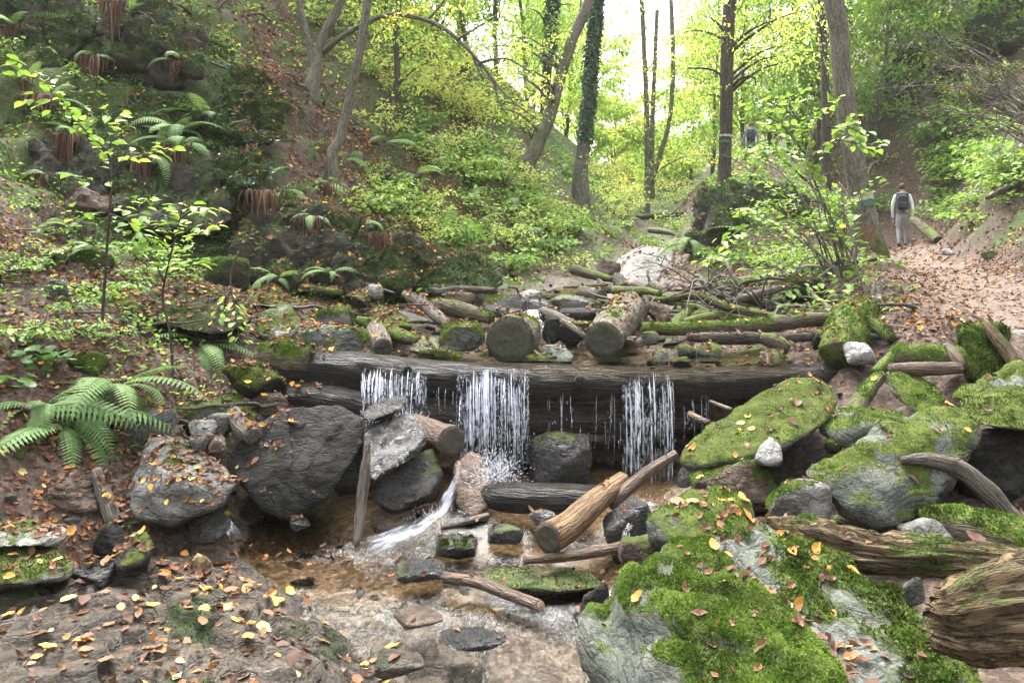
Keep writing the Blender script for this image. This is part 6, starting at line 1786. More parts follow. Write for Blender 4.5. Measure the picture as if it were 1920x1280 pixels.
sapling('second slim sapling with mid green leaves right of the first', [
    [(325, 700, 6.1, 3), (318, 620, 6.1, 2.6), (305, 560, 6.1, 2.4), (310, 520, 6.1, 2), (330, 440, 6.0, 1.6), (345, 380, 5.95, 1.1)],
    [(308, 530, 6.1, 1.6), (285, 480, 6.0, 1.3), (260, 450, 5.9, .9)], [(322, 460, 6.0, 1.5), (355, 430, 5.9, 1.1), (400, 420, 5.8, .8)], [(338, 410, 6.0, 1.2), (370, 390, 5.9, .9), (410, 395, 5.8, .6)], [(328, 445, 6.0, 1.4), (290, 425, 5.9, 1), (260, 405, 5.8, .7)], [(312, 515, 6.1, 1.4), (350, 500, 6.0, 1), (390, 490, 5.9, .7)]], leaf=0.105, per=1.6)
sapling('thin bare-stemmed ivy sprig hanging over the leafy ledge', [[(448, 470, 6.6, 1.8), (432, 520, 6.5, 1.6), (440, 580, 6.4, 1.5), (450, 640, 6.3, 1)], [(436, 540, 6.5, 1.3), (415, 570, 6.4, 1), (405, 600, 6.35, .7)], [(440, 580, 6.4, 1.2), (462, 600, 6.35, .8)]], leaf=0.075, per=1.3)
sapling('leafy shrub with broad bright leaves beside the big grey tree', [
    [(1590, 520, 11.2, 3), (1570, 440, 11.3, 2.6), (1535, 360, 11.4, 2.2), (1510, 290, 11.4, 1.8), (1500, 230, 11.4, 1.2)], [(1535, 360, 11.4, 1.8), (1480, 310, 11.3, 1.4), (1430, 270, 11.2, 1)], [(1520, 320, 11.4, 1.6), (1560, 260, 11.3, 1.2), (1600, 220, 11.2, .9)],
    [(1510, 290, 11.4, 1.5), (1470, 240, 11.3, 1.2), (1435, 215, 11.2, .8)], [(1505, 260, 11.4, 1.3), (1540, 210, 11.3, 1), (1570, 185, 11.2, .8)], [(1500, 230, 11.4, 1.2), (1480, 195, 11.3, .9), (1510, 172, 11.2, .7)], [(1570, 440, 11.3, 1.8), (1500, 420, 11.2, 1.3), (1440, 380, 11.1, 1)],
    [(1560, 420, 11.3, 1.6), (1600, 380, 11.2, 1.2), (1650, 340, 11.1, .9)], [(1545, 380, 11.4, 1.6), (1480, 370, 11.3, 1.2), (1420, 330, 11.2, .9)], [(1520, 300, 11.4, 1.4), (1450, 280, 11.2, 1.1), (1395, 290, 11.1, .8)], [(1530, 240, 11.3, 1.2), (1590, 240, 11.2, .9), (1630, 260, 11.1, .7)],
    [(1490, 220, 11.3, 1.2), (1440, 190, 11.2, .9), (1410, 200, 11.1, .7)], [(1560, 260, 11.3, 1.1), (1610, 270, 11.2, .9), (1655, 275, 11.1, .7)]], leaf=0.155, per=3.4, cat='shrub', name='shrub')
sapling('leafy shrub with pale stems growing over the tangle of branches', [
    [(1600, 580, 9.6, 3.5), (1560, 500, 9.8, 3), (1500, 450, 10, 2.5), (1430, 410, 10.1, 1.8), (1380, 395, 10.2, 1)], [(1640, 590, 9.4, 3), (1605, 500, 9.6, 2.6), (1590, 420, 9.8, 2), (1560, 350, 10, 1.4)], [(1500, 450, 10, 1.8), (1440, 460, 9.9, 1.4), (1380, 450, 9.8, 1)],
    [(1530, 480, 9.9, 1.7), (1470, 500, 9.7, 1.3), (1400, 505, 9.5, .9)], [(1560, 500, 9.8, 1.6), (1520, 530, 9.6, 1.2), (1470, 550, 9.4, .9)], [(1440, 420, 10.1, 1.4), (1390, 430, 10, 1), (1350, 460, 9.9, .8)], [(1600, 480, 9.7, 1.5), (1560, 430, 9.6, 1.2), (1510, 400, 9.5, .9)],
    [(1400, 500, 9.6, 1.3), (1350, 480, 9.6, 1), (1310, 490, 9.6, .7)], [(1560, 560, 9.5, 1.5), (1540, 590, 9.3, 1.2), (1500, 600, 9.1, .8)], [(1610, 520, 9.5, 1.5), (1570, 545, 9.3, 1.1), (1540, 560, 9.2, .8)]], leaf=0.14, per=2.6, cat='shrub', name='shrub', mat='twig_pale')


def bare_bush(label, fans, Y, n=26, seed=5):
    """pale leafless twigs; fans: (px, py) -> (px, py)"""
    rg = np.random.default_rng(seed)
    base = P(fans[0][0], fans[0][1], Y)
    parts, tcs = [], []
    for (a, b, c, d) in fans:
        for k in range(n):
            y1 = Y - rg.uniform(0, 1.2)
            p0, p1 = P(a + rg.normal() * 12, b + rg.normal() * 12, Y), P(c + rg.normal() * 55, d + rg.normal() * 45, y1)
            V, F, tc = limb(p0, p1, 0.014, 0.004, rg.integers(9999), sag=rg.uniform(-.02, .22), n=10)
            parts.append((V, F))
            tcs.append(tc)
            for j in range(3):
                q = p0 + (p1 - p0) * rg.uniform(0.5, 0.95)
                e = q + rg.normal(size=3) * 0.28 + (p1 - p0) * 0.12
                V, F, tc = limb(q, e, 0.006, 0.0025, rg.integers(9999), n=6)
                parts.append((V, F))
                tcs.append(tc)
    V, F, _ = join(parts)
    o = empty('bare_bush', base)
    tag(o, label, 'bush')
    obj('twig', mesh_np('twig', V - base, F, M['twig_pale'], {'tc': np.concatenate(tcs), 'moss': np.zeros(len(V))}), o)
    return o


bare_bush('dead bush of pale leafless twigs reaching over the right hillside', [(2040, 300, 1760, 110), (2040, 260, 1800, 190), (2030, 330, 1740, 150)], 10.0, 13)
bare_bush('thicket of thin bare stems beside the big grey tree', [(1580, 560, 1500, 330), (1600, 560, 1590, 350)], 10.4, 9, seed=8)
bare_bush('heap of thin grey twigs washed up below the water slide', [(1320, 560, 1250, 530), (1380, 575, 1300, 540), (1260, 575, 1330, 545), (1430, 580, 1380, 545)], 9.2, 4, seed=9)

# ------------------------------------------------------------------ low bushes and plants on the slopes
def bush_mesh(seed, n=9, per=20, leaf=0.1, tint=0.52, rise=0.6):
    """a loose plant of arching stems with leaves in two rows along each"""
    rg = np.random.default_rng(seed)
    parts, pos, ax, nr, sz, tn = [], [], [], [], [], []
    for k in range(n):
        a = 6.283 * k / n + rg.normal() * 0.3
        L = rg.uniform(0.5, 1.0)
        t = np.linspace(0, 1, 9)
        h = rg.uniform(0.4, 1.0) * rise
        out = np.array([math.cos(a), math.sin(a), 0])
        C = out * (L * t)[:, None] * 0.75
        C[:, 2] = h * np.sin(t * rg.uniform(1.6, 2.5)) * L
        C += rg.normal(size=C.shape) * 0.015
        parts.append(tube(C, np.linspace(0.007, 0.002, 9), 4)[:2])
        for j in range(per):
            s = 0.15 + 0.85 * (j + rg.random()) / per
            i = min(int(s * 8), 7)
            p = C[i] + (C[i + 1] - C[i]) * (s * 8 - i)
            d = unit(C[i + 1] - C[i])
            sd = unit(np.cross(d, [0, 0, 1.0])) * (1 if j % 2 else -1)
            off = sd * rg.uniform(0, 0.13) + rg.normal(size=3) * 0.03
            pos.append(p + off)
            ax.append(d * 0.5 + sd * 0.8 + rg.normal(size=3) * 0.35 + [0, 0, -0.25])
            nr.append(np.array([0, 0, 1.0]) + rg.normal(size=3) * 0.35)
            sz.append(leaf * rg.uniform(0.6, 1.25))
            tn.append(np.clip(tint + rg.normal() * 0.06 + 0.05 * s, 0, 1))
    V, F = leaves(np.array(pos), np.array(ax), np.array(nr), np.array(sz), LEAF4)
    SV, SF, _ = join(parts)
    return mesh_np('foliage', V, F, M['leaf_plant'], {'tint': np.repeat(tn, 4)}, smooth=False), mesh_np('stem', SV, SF, M['twig'], {'tc': SV, 'moss': np.zeros(len(SV))})


BUSH = [bush_mesh(1), bush_mesh(2, tint=0.62, n=11), bush_mesh(3, leaf=0.13, tint=0.44, per=16), bush_mesh(4, n=7, leaf=0.17, tint=0.4, per=11), bush_mesh(5, leaf=0.085, tint=0.74, n=12, per=24, rise=0.9)]
BUSHW = ['mid-green arching', 'yellow-green arching', 'dark green broad-leaved', 'sparse large-leaved', 'pale yellow small-leaved']


def bush(label, p, s, kind, group, name='bush', cat='bush'):
    o = empty(name, p)
    tag(o, BUSHW[kind] + ' ' + label, cat, BUSHW[kind] + ' ' + group)
    o.rotation_euler.z = RNG.uniform(0, 6.28)
    f = obj('foliage', BUSH[kind][0], o)
    g = obj('stem', BUSH[kind][1], o)
    for q in (f, g):
        q.scale = (s, s, s * RNG.uniform(0.7, 1.1))
    return o


def bush_zone(label, group, x0, y0, x1, y1, n, smin, smax, kinds, keep=None):
    k = 0
    for _ in range(n * 4):
        px, py = RNG.uniform(x0, x1), RNG.uniform(y0, y1)
        if 420 < px < 880 and abs(py - (60 + 0.75 * (px - 400))) < 42:
            continue
        if keep and not keep(px, py):
            continue
        p, nr = seen(px, py, GBVH)
        if p is None or p[1] > 70:
            continue
        bush(label, p - [0, 0, 0.05], RNG.uniform(smin, smax) * (0.75 + p[1] * 0.025), int(RNG.choice(kinds)), group)
        k += 1
        if k >= n:
            break


bush_zone('bush on the far left slope above the rubble bed', 'bushes on the far left slope', 690, 230, 1180, 520, 75, 0.55, 1.1, [0, 1, 2, 4], keep=lambda x, y: y > 500 - (1180 - x) * 0.75 and y < 420 + (x - 690) * 0.35 and not (1120 < x and y > 450))
bush_zone('bush high on the left hillside', 'bushes high on the left hillside', 560, 20, 1000, 300, 40, 0.8, 1.5, [0, 1, 4], keep=lambda x, y: x > 560 + y * 0.55)
bush_zone('plant on the knoll right of the stream', 'plants on the knoll', 1290, 330, 1600, 520, 24, 0.5, 0.9, [0, 1, 2], keep=lambda x, y: x > 1400 or y > 480)
bush_zone('plant on the right hillside above the path', 'plants on the right hillside', 1640, 180, 1920, 430, 60, 0.7, 1.2, [0, 2, 3], keep=lambda x, y: y < 470 - (1920 - x) * 0.15 and not (1650 < x < 1760 and y > 330) and not (1660 < x < 1740 and y > 190))
bush_zone('bush on the far right hillside under the trees', 'bushes on the far right hillside', 1430, 60, 1900, 220, 28, 0.9, 1.6, [0, 1, 4])
bush_zone('bush far up the gully', 'bushes far up the gully', 1130, 300, 1350, 440, 32, 0.6, 1.2, [0, 1, 4], keep=lambda x, y: not (1195 < x < 1265 and y > 395) and x < 1275)
bush_zone('plant at the foot of the path bank', 'plants along the path bank', 1480, 480, 1700, 600, 18, 0.25, 0.5, [2, 3, 0], keep=lambda x, y: y > 480 + abs(x - 1560) * 0.1)
bush_zone('plant on the left bank', 'small plants on the left bank', 0, 430, 470, 640, 44, 0.25, 0.55, [2, 3, 0, 2])
bush_zone('plant on the left cliff', 'plants on the left cliff', 0, 20, 480, 430, 34, 0.3, 0.7, [2, 3, 0], keep=lambda x, y: True)
bush_zone('plant on the leaf slope above the rock wall', 'plants on the leaf slope', 480, 60, 780, 380, 16, 0.25, 0.5, [0, 1, 3])


def undergrowth():
    """low green ground cover on the slopes: countless small leaves close to the soil"""
    pos, nrm, sz = [], [], []
    for (x0, x1), (y0, y1), n, s in [((-8, -1.5), (5.0, 9.5), 9000, 0.06), ((-9, 0.5), (9.5, 16), 16000, 0.085), ((-8, 4), (16, 28), 16000, 0.13), ((3.5, 9.5), (8.5, 15), 6000, 0.08), ((6, 18), (13, 28), 14000, 0.12), ((3.5, 8), (14, 22), 6000, 0.1)]:
        xs, ys = RNG.uniform(x0, x1, n), RNG.uniform(y0, y1, n)
        den = fbm(np.stack([xs, ys, 0 * xs], -1) * 0.9 + 20, 4)
        zz = ground_z(xs, ys)
        ok = (RNG.random(n) < sstep(-0.05, 0.3, den)) & ~((ys > 10.2) & (ys < 14.5) & (xs > -0.40 * ys + 0.3) & (xs < -0.6) & (RNG.random(n) < 0.45)) & (np.abs(xs - path_x(ys)) > 1.3)
        p = np.stack([xs, ys, zz + RNG.uniform(0.01, 0.22, n) * (0.5 + s * 5)], -1)[ok]
        pos.append(p)
        sz.append(np.full(len(p), s))
    pos, sz = np.concatenate(pos), np.concatenate(sz)
    n = len(pos)
    V, F = leaves(pos, rdir(n, up=-0.2) * [1, 1, 0.5], rdir(n, up=1.6), sz * RNG.uniform(0.5, 1.3, n), LEAF4)
    tn = np.clip(0.45 + fbm(pos * 0.7, 3) * 0.4 + RNG.normal(size=n) * 0.08, 0, 1)
    tag(obj('undergrowth', mesh_np('undergrowth', V, F, M['leaf'], {'tint': np.repeat(tn, 4)}, smooth=False)), 'low green ground cover over the slopes of the gorge', None, None, 'stuff')


undergrowth()


def cliff_moss():
    n = 60000
    y = RNG.uniform(7.8, 13.5, n)
    x = -0.40 * y + 0.3 - RNG.random(n) ** 1.3 * 5.5
    ok = fbm(np.stack([x, y, 0 * x], -1) * 1.3 + 90, 4) > -0.08
    x, y = x[ok], y[ok]
    z = ground_z(x, y)
    e = 0.05
    nr = unit(np.stack([-(ground_z(x + e, y) - z) / e, -(ground_z(x, y + e) - z) / e, np.ones_like(x)], -1))
    m = len(x)
    p = np.stack([x, y, z], -1)
    V, F = leaves(p, nr + RNG.normal(size=(m, 3)) * 0.6, rdir(m), RNG.uniform(0.015, 0.05, m), LEAF4)
    tn = np.clip(0.35 + fbm(p * 1.6, 3) * 0.6 + RNG.normal(size=m) * 0.1, 0, 1)
    tag(obj('moss_cover', mesh_np('moss_cover', V, F, M['moss'], {'tint': np.repeat(tn, 4)}, smooth=False)), 'dark green moss covering the left cliff', None, None, 'stuff')


cliff_moss()


def round_plant(label, px, py, n, size):
    """ground plant with round stalked leaves"""
    p, _ = seen(px, py)
    o = empty('plant', p)
    tag(o, label, 'plant')
    th = np.linspace(0, 2 * np.pi, 9)[:-1]
    tm = (np.concatenate([[[0, 0.5, -0.06]], np.stack([0.5 * np.sin(th), 0.5 - 0.5 * np.cos(th), 0.04 + 0 * th], -1)]), np.array([[0, 1 + k, 1 + (k + 1) % 8] for k in range(8)]))
    me = mesh_np('leaf', tm[0], tm[1], M['leaf_plant'], {'tint': np.full(9, 0.22)}, smooth=False)
    for k in range(n):
        f = obj('leaf', me, o)
        a, r = RNG.uniform(0, 6.28), math.sqrt(RNG.random()) * size * 3.2
        f.location = (math.cos(a) * r, math.sin(a) * r * 0.7 - 0.05, RNG.uniform(0.05, 0.16))
        f.rotation_euler = (RNG.normal() * 0.25 + 0.25, RNG.normal() * 0.25, RNG.uniform(0, 6.28))
        f.scale = (size, size, size)


round_plant('patch of round-leaved plant beside the large pale fern', 75, 690, 34, 0.085)
round_plant('second patch of round-leaved plant at the frame edge', 20, 740, 22, 0.085)
round_plant('few round leaves sprouting below the mossy stone', 120, 705, 12, 0.08)

# ------------------------------------------------------------------ loose stones and washed-up sticks
def copies(meshes, zone, n, smin, smax, name, label, cat, group, flat=0.7, lie=0.0, wet=False):
    (x0, x1), (y0, y1) = zone
    k = 0
    for _ in range(n * 3):
        x, y = RNG.uniform(x0, x1), RNG.uniform(y0, y1)
        p, nr, soil = drop2(x, y)
        if p is None or nr[2] < 0.75 or (cat == 'stone' and not soil):
            continue
        o = obj(name, meshes[int(RNG.integers(0, len(meshes)))], None, p)
        s = RNG.uniform(smin, smax)
        if lie:
            o.rotation_euler = (RNG.normal() * lie, RNG.normal() * lie, RNG.uniform(0, 6.28))
            o.scale = (s, s, s)
        else:
            o.rotation_euler = (RNG.normal() * 0.2, RNG.normal() * 0.2, RNG.uniform(0, 6.28))
            o.scale = (s, s * RNG.uniform(0.6, 1), s * flat * RNG.uniform(0.6, 1.1))
        tag(o, label, cat, group)
        k += 1
        if k >= n:
            return


def pebble(seed, mat, moss):
    rg = np.random.default_rng(seed)
    V, F, m, c = rock_mesh(rg.normal(size=(14, 3)) * [1, .8, .6], sub=3, sharp=20, rough=0.05, moss=moss, seed=seed)
    V = V / np.abs(V).max()
    return mesh_np('stone', V, F, M[mat], {'moss': m})


PEB_G = [pebble(1, 'rock_grey', 0.2), pebble(2, 'rock_pale', 0.1), pebble(3, 'rock_brown', 0.1), pebble(4, 'rock_dark', 0.3), pebble(5, 'rock_green', 0.5), pebble(9, 'rock_grey', 0.0)]
PEB_W = [pebble(6, 'rock_wet', 0.1), pebble(7, 'rock_sheen', 0.0), pebble(8, 'rock_brown', 0.0)]
copies(PEB_G, ((-2.2, 3.4), (7.0, 9.6)), 90, 0.05, 0.16, 'stone', 'loose small stone in the rubble bed above the log dam', 'stone', 'loose stones above the dam')
copies(PEB_G, ((-2.0, 4.2), (9.4, 12.5)), 50, 0.06, 0.2, 'stone', 'small stone in the upper rubble below the water slide', 'stone', 'stones below the water slide')
copies(PEB_G, ((-3.2, -1.8), (4.4, 6.0)), 26, 0.03, 0.09, 'stone', 'small stone among the leaves left of the pool', 'stone', 'stones left of the pool')
copies(PEB_G, ((1.2, 4.5), (4.6, 7.0)), 22, 0.03, 0.09, 'stone', 'small stone among the boulders right of the dam', 'stone', 'stones right of the dam')
copies(PEB_W, ((-1.7, 1.0), (3.6, 6.2)), 40, 0.03, 0.1, 'stone', 'small wet stone in the stream below the dam', 'stone', 'wet stones in the stream')


def stick(seed, mat):
    rg = np.random.default_rng(seed)
    C = np.cumsum(np.concatenate([[[0, 0, 0]], rg.normal(size=(7, 3)) * [.03, .05, .03] + [.15, 0, 0.0]]), 0) - [.5, 0, 0]
    V, F, tc = tube(resample(C, 24), np.interp(np.linspace(0, 1, 24), [0, .5, 1], [.022, .02, .008]), 7)
    return mesh_np('stick', V, F, M[mat], {'tc': tc, 'moss': np.full(len(V), 0.2)})


def bough(seed, mat, moss):
    rg = np.random.default_rng(seed)
    C = np.cumsum(np.concatenate([[[0, 0, 0]], rg.normal(size=(6, 3)) * [.02, .04, .02] + [.16, 0, 0.0]]), 0) - [.5, 0, 0]
    S = resample(C, 30)
    def bm(tc):
        a = unit(tc[:, :2])
        return 1 + 0.25 * fbm(np.stack([a[:, 0] * 2, a[:, 1] * 2, tc[:, 2] * 9], -1) + seed, 3)
    V, F, tc = tube(S, np.interp(np.linspace(0, 1, 30), [0, .5, 1], [.05, .045, .03]), 12, bm)
    parts, tcs = [(V, F)], [tc]
    for k in range(2):
        i = int(rg.integers(8, 26))
        LV, LF, lt = limb(S[i], S[i] + rg.normal(size=3) * [.12, .16, .1], .018, .006, seed * 9 + k, n=6)
        parts.append((LV, LF))
        tcs.append(lt)
    V, F, _ = join(parts)
    return mesh_np('branch', V, F, M[mat], {'tc': np.concatenate(tcs), 'moss': np.clip(moss + 0.4 * fbm(V * 6, 2), 0, 1)})


BGH = [bough(1, 'log_moss', .45), bough(2, 'bark_dark', .2), bough(3, 'log_moss', .3), bough(4, 'wood_grey', .15), bough(5, 'log_moss', .5)]
copies(BGH, ((1.9, 4.4), (8.3, 11.8)), 34, 0.7, 1.7, 'branch', 'thick mossy bough in the tangle of washed-up wood', 'branch', 'boughs in the tangle', lie=0.14)
copies(BGH, ((-2.2, 1.8), (7.8, 11.5)), 18, 0.5, 1.2, 'branch', 'broken bough lying in the rubble bed above the dam', 'branch', 'boughs in the rubble bed', lie=0.12)
copies(PEB_G, ((-2.2, 3.8), (7.3, 11.5)), 60, 0.12, 0.34, 'flat_stone', 'flat mossy stone in the rubble bed above the dam', 'stone', 'flat stones above the dam', flat=0.35)
STK = [stick(1, 'wood_grey'), stick(2, 'bark_dark'), stick(3, 'log_moss'), stick(4, 'bark_pale'), stick(5, 'wood_grey')]
copies(STK, ((2.0, 4.6), (8.2, 11.5)), 60, 0.5, 1.5, 'stick', 'thin stick in the tangle of washed-up branches', 'stick', 'sticks in the tangle', lie=0.22)
copies(STK, ((-2.4, 2.2), (7.2, 10.5)), 30, 0.3, 0.9, 'stick', 'thin stick lying in the rubble bed above the dam', 'stick', 'sticks in the rubble bed', lie=0.15)
copies(STK, ((-5.0, -2.2), (5.0, 8.0)), 26, 0.3, 0.8, 'stick', 'thin stick lying on the leaves of the left bank', 'stick', 'sticks on the left bank', lie=0.15)
copies(STK, ((-8.0, -1.0), (10.5, 14.5)), 30, 0.5, 1.3, 'stick', 'thin stick lying on the leaf slope above the rock wall', 'stick', 'sticks on the leaf slope', lie=0.4)

# ------------------------------------------------------------------ fallen leaves
DEADS = []
for _k in range(6):
    _v = DEAD[0].copy()
    _v[1:6, :2] *= RNG.uniform(0.85, 1.12, (5, 2))
    _v[:, 2] += RNG.normal(size=7) * 0.05
    _v[3, 2] += (0.25, -0.05, 0.1, 0.3, 0.0, 0.15)[_k]
    DEADS.append((_v, DEAD[1]))


def litter():
    pos, nrm, size = [], [], []
    zones = [  # x range, y range, count, size, keep probability
        ((-3.3, 1.6), (2.6, 5.3), 3200, 0.058), ((-6.0, -1.6), (4.2, 7.4), 11000, 0.058), ((0.9, 5.5), (3.0, 7.0), 900, 0.055), ((-4.0, 4.6), (6.9, 9.6), 8000, 0.06),
        ((-9.0, -1.0), (8.0, 13.5), 24000, 0.072), ((3.5, 9.5), (6.8, 14.0), 13000, 0.065), ((-9, 4), (13, 20), 14000, 0.1), ((5, 20), (13, 31), 26000, 0.1), ((-2, 6), (9.5, 13), 3000, 0.07), ((-5.6, -0.4), (10.2, 14.5), 9000, 0.075), ((-7.5, -4.5), (3.0, 8.0), 4000, 0.06), ((4.5, 8.5), (3.0, 7.0), 2500, 0.06)]
    for (x0, x1), (y0, y1), n, s in zones:
        xs, ys = RNG.uniform(x0, x1, n), RNG.uniform(y0, y1, n)
        den = fbm(np.stack([xs, ys, 0 * xs], -1) * 1.1 + 60, 3)
        for x, y, d in zip(xs, ys, den):
            if RNG.random() > 0.62 + d * 0.9:
                continue
            if y < 5.2 and -1.0 < x < 0.9 and RNG.random() < 0.72:
                continue
            if abs(x - float(path_x(y))) < 0.6 and 6 < y < 24 and RNG.random() < 0.4:
                continue
            if 11.8 < y < 18.5 and abs(x - float(xc(y)) + 0.25) < 1.0 and RNG.random() < 0.85:
                continue
            if 7.8 < y < 14 and x < -0.40 * y + 0.3 and RNG.random() < 0.7:
                continue
            p, nr, soil = drop2(x, y)
            if p is None or nr[2] < (0.35 if soil else 0.72 if y < 6.5 else 0.62 if y < 14 else 0.35):
                continue
            wl = float(water_level(y)) if y < 6.7 else -9
            if p[2] < wl:
                if RNG.random() < 0.8:
                    continue
                p[2] = wl + 0.012
                nr = np.array([0, 0, 1.0])
            pos.append(p + nr * 0.006)
            nrm.append(nr)
            size.append(s)
    pos, nrm, size = np.array(pos), np.array(nrm), np.array(size)
    n = len(pos)
    nn = unit(nrm + RNG.normal(size=(n, 3)) * 0.28)
    ax = unit(np.cross(nn, rdir(n)))
    tint = np.clip(np.where(RNG.random(n) < 0.05, RNG.uniform(0.82, 1.0, n), np.where(RNG.random(n) < 0.13, RNG.uniform(0.62, 0.8, n), RNG.beta(2.2, 2.0, n) * 0.62)), 0, 1)
    size = size * RNG.uniform(0.55, 1.2, n)
    which = RNG.integers(0, len(DEADS), n)
    parts, tt = [], []
    for k, tm in enumerate(DEADS):
        w = which == k
        parts.append(leaves(pos[w], ax[w], nn[w], size[w], tm))
        tt.append(np.repeat(tint[w], 7))
    V, F, _ = join(parts)
    me = mesh_np('leaf_litter', V, F, M['litter'], {'tint': np.concatenate(tt)}, smooth=False)
    tag(obj('leaf_litter', me), 'brown and orange fallen leaves covering rocks, banks and slopes', None, None, 'stuff')


litter()

LEAFC = [('russet brown', .2), ('pale brown', .58), ('orange', .76), ('golden yellow', .9), ('lemon yellow', .97)]


def curled(seed):
    """an ovate leaf with a midrib, a short stalk, wavy edges and a curl"""
    rg = np.random.default_rng(seed)
    m = 9
    t = np.linspace(0, 1, m)
    w = 0.33 * np.sin(np.pi * t ** 0.8) ** 0.75 * rg.uniform(0.85, 1.1)
    bend, fold = rg.uniform(-0.25, 0.5), rg.uniform(0.05, 0.4)
    zm = bend * (t - 0.4) ** 2
    V = np.concatenate([np.stack([s * w * (1 + 0.08 * rg.normal(size=m)), t, zm + fold * w + 0.03 * rg.normal(size=m) * (w > 0.02)], -1) for s in (-1, 1)] + [np.stack([0 * t, t, zm], -1), [[-.01, -.22, .03], [.01, -.22, .03]]])
    i = np.arange(m - 1)
    F = np.concatenate([np.stack([2 * m + i, 2 * m + i + 1, i + 1, i], -1), np.stack([m + i, m + i + 1, 2 * m + i + 1, 2 * m + i], -1), [[3 * m, 3 * m + 1, 2 * m, 2 * m]]])
    return V, F[:-1], rg


def leaf_variant(k, t):
    V, F, rg = curled(k + 3)
    return mesh_np('fallen_leaf', V, F, M['litter'], {'tint': np.clip(t + 0.05 * rg.normal(size=len(V)), 0, 1)}, smooth=True)


LEAFM = [[leaf_variant(k * 7 + j, t) for k in range(6)] for j, (_, t) in enumerate(LEAFC)]


def fallen(zone, where, n, size, prob=(.34, .3, .18, .1, .08)):
    (x0, x1), (y0, y1) = zone
    k = 0
    for _ in range(n * 5):
        x, y = RNG.uniform(x0, x1), RNG.uniform(y0, y1)
        p, nr = drop(x, y)
        if p is None or nr[2] < 0.6 or (y < 6.7 and p[2] < water_level(y)):
            continue
        i = int(RNG.choice(5, p=prob))
        f = obj('fallen_leaf', LEAFM[i][int(RNG.integers(0, 6))], None, p + nr * 0.008)
        q = Vector(unit(nr + RNG.normal(size=3) * 0.2)).to_track_quat('Z', 'Y').to_euler()
        q.rotate_axis('Z', RNG.uniform(0, 6.28))
        f.rotation_euler = q
        s = size * RNG.uniform(0.7, 1.2)
        f.scale = (s, s * RNG.uniform(0.9, 1.15), s)
        tag(f, f'{LEAFC[i][0]} fallen leaf lying on {where}', 'leaf', f'{LEAFC[i][0]} leaves on {where}')
        k += 1
        if k >= n:
            break


GROOVE = [(1395, 1045, 3.4), (1430, 1085, 3.25), (1470, 1120, 3.1), (1510, 1165, 2.95), (1550, 1205, 2.8), (1600, 1260, 2.6), (1640, 1290, 2.5)]
for _k in range(70):
    _q = resample(np.array([P(*q) for q in GROOVE]), 50)[int(RNG.integers(0, 50))] + RNG.normal(size=3) * [.03, .03, 0]
    _h, _n = drop(_q[0], _q[1])
    if _h is None:
        continue
    _i = int(RNG.choice(5, p=(.5, .3, .16, .02, .02)))
    _f = obj('fallen_leaf', LEAFM[_i][int(RNG.integers(0, 6))], None, _h + [0, 0, 0.012 + 0.02 * RNG.random()])
    _f.rotation_euler = (RNG.normal() * 0.5, RNG.normal() * 0.5, RNG.uniform(0, 6.28))
    _f.scale = (.07, .07, .07)
    tag(_f, LEAFC[_i][0] + ' fallen leaf caught in the groove between the two big mossy slabs', 'leaf', LEAFC[_i][0] + ' leaves in the groove')
fallen(((-2.6, -0.5), (3.3, 4.6)), 'the flat bedrock slab', 150, 0.075)
fallen(((0.95, 1.6), (3.9, 4.4)), 'the mossy-topped rock with the brown end', 16, 0.085, (.15, .35, .3, .15, .05))
fallen(((0.5, 2.6), (2.5, 3.8)), 'the big mossy boulders in front', 10, 0.085, (.4, .3, .2, .06, .04))
fallen(((-2.7, -1.75), (4.7, 5.5)), 'the leaf-strewn grey boulder', 24, 0.07)
fallen(((1.2, 3.2), (4.4, 5.8)), 'the mossy boulders right of the dam', 30, 0.075, (.25, .35, .28, .07, .05))

# ------------------------------------------------------------------ walkers
def skin_body(name, verts, edges, mats, sub=2, colour=None):
    """one continuous body grown round a skeleton: verts (x, y, z, radius)"""
    me = bpy.data.meshes.new(name)
    me.from_pydata([v[:3] for v in verts], edges, [])
    o = bpy.data.objects.new(name, me)
    COL.objects.link(o)
    md = o.modifiers.new('skin', 'SKIN')
    for i, v in enumerate(verts):
        r = v[3] if isinstance(v[3], tuple) else (v[3], v[3])
        me.skin_vertices[0].data[i].radius = r
        me.skin_vertices[0].data[i].use_root = (i == 0)
    sd = o.modifiers.new('sub', 'SUBSURF')
    sd.levels = sd.render_levels = sub
    dg = bpy.context.evaluated_depsgraph_get()
    new = bpy.data.meshes.new_from_object(o.evaluated_get(dg))
    bpy.data.objects.remove(o)
    for m in mats:
        new.materials.append(m)
    if colour:
        for p in new.polygons:
            p.material_index = colour(p.center)
            p.use_smooth = True
    return new


def ell(c, r, sub=3, n=0.0):
    V, F = ico(sub)
    V = V * np.array(r)
    if n:
        V = V * (1 + n * fbm(V * 14, 2))[:, None]
    return V + np.array(c), F


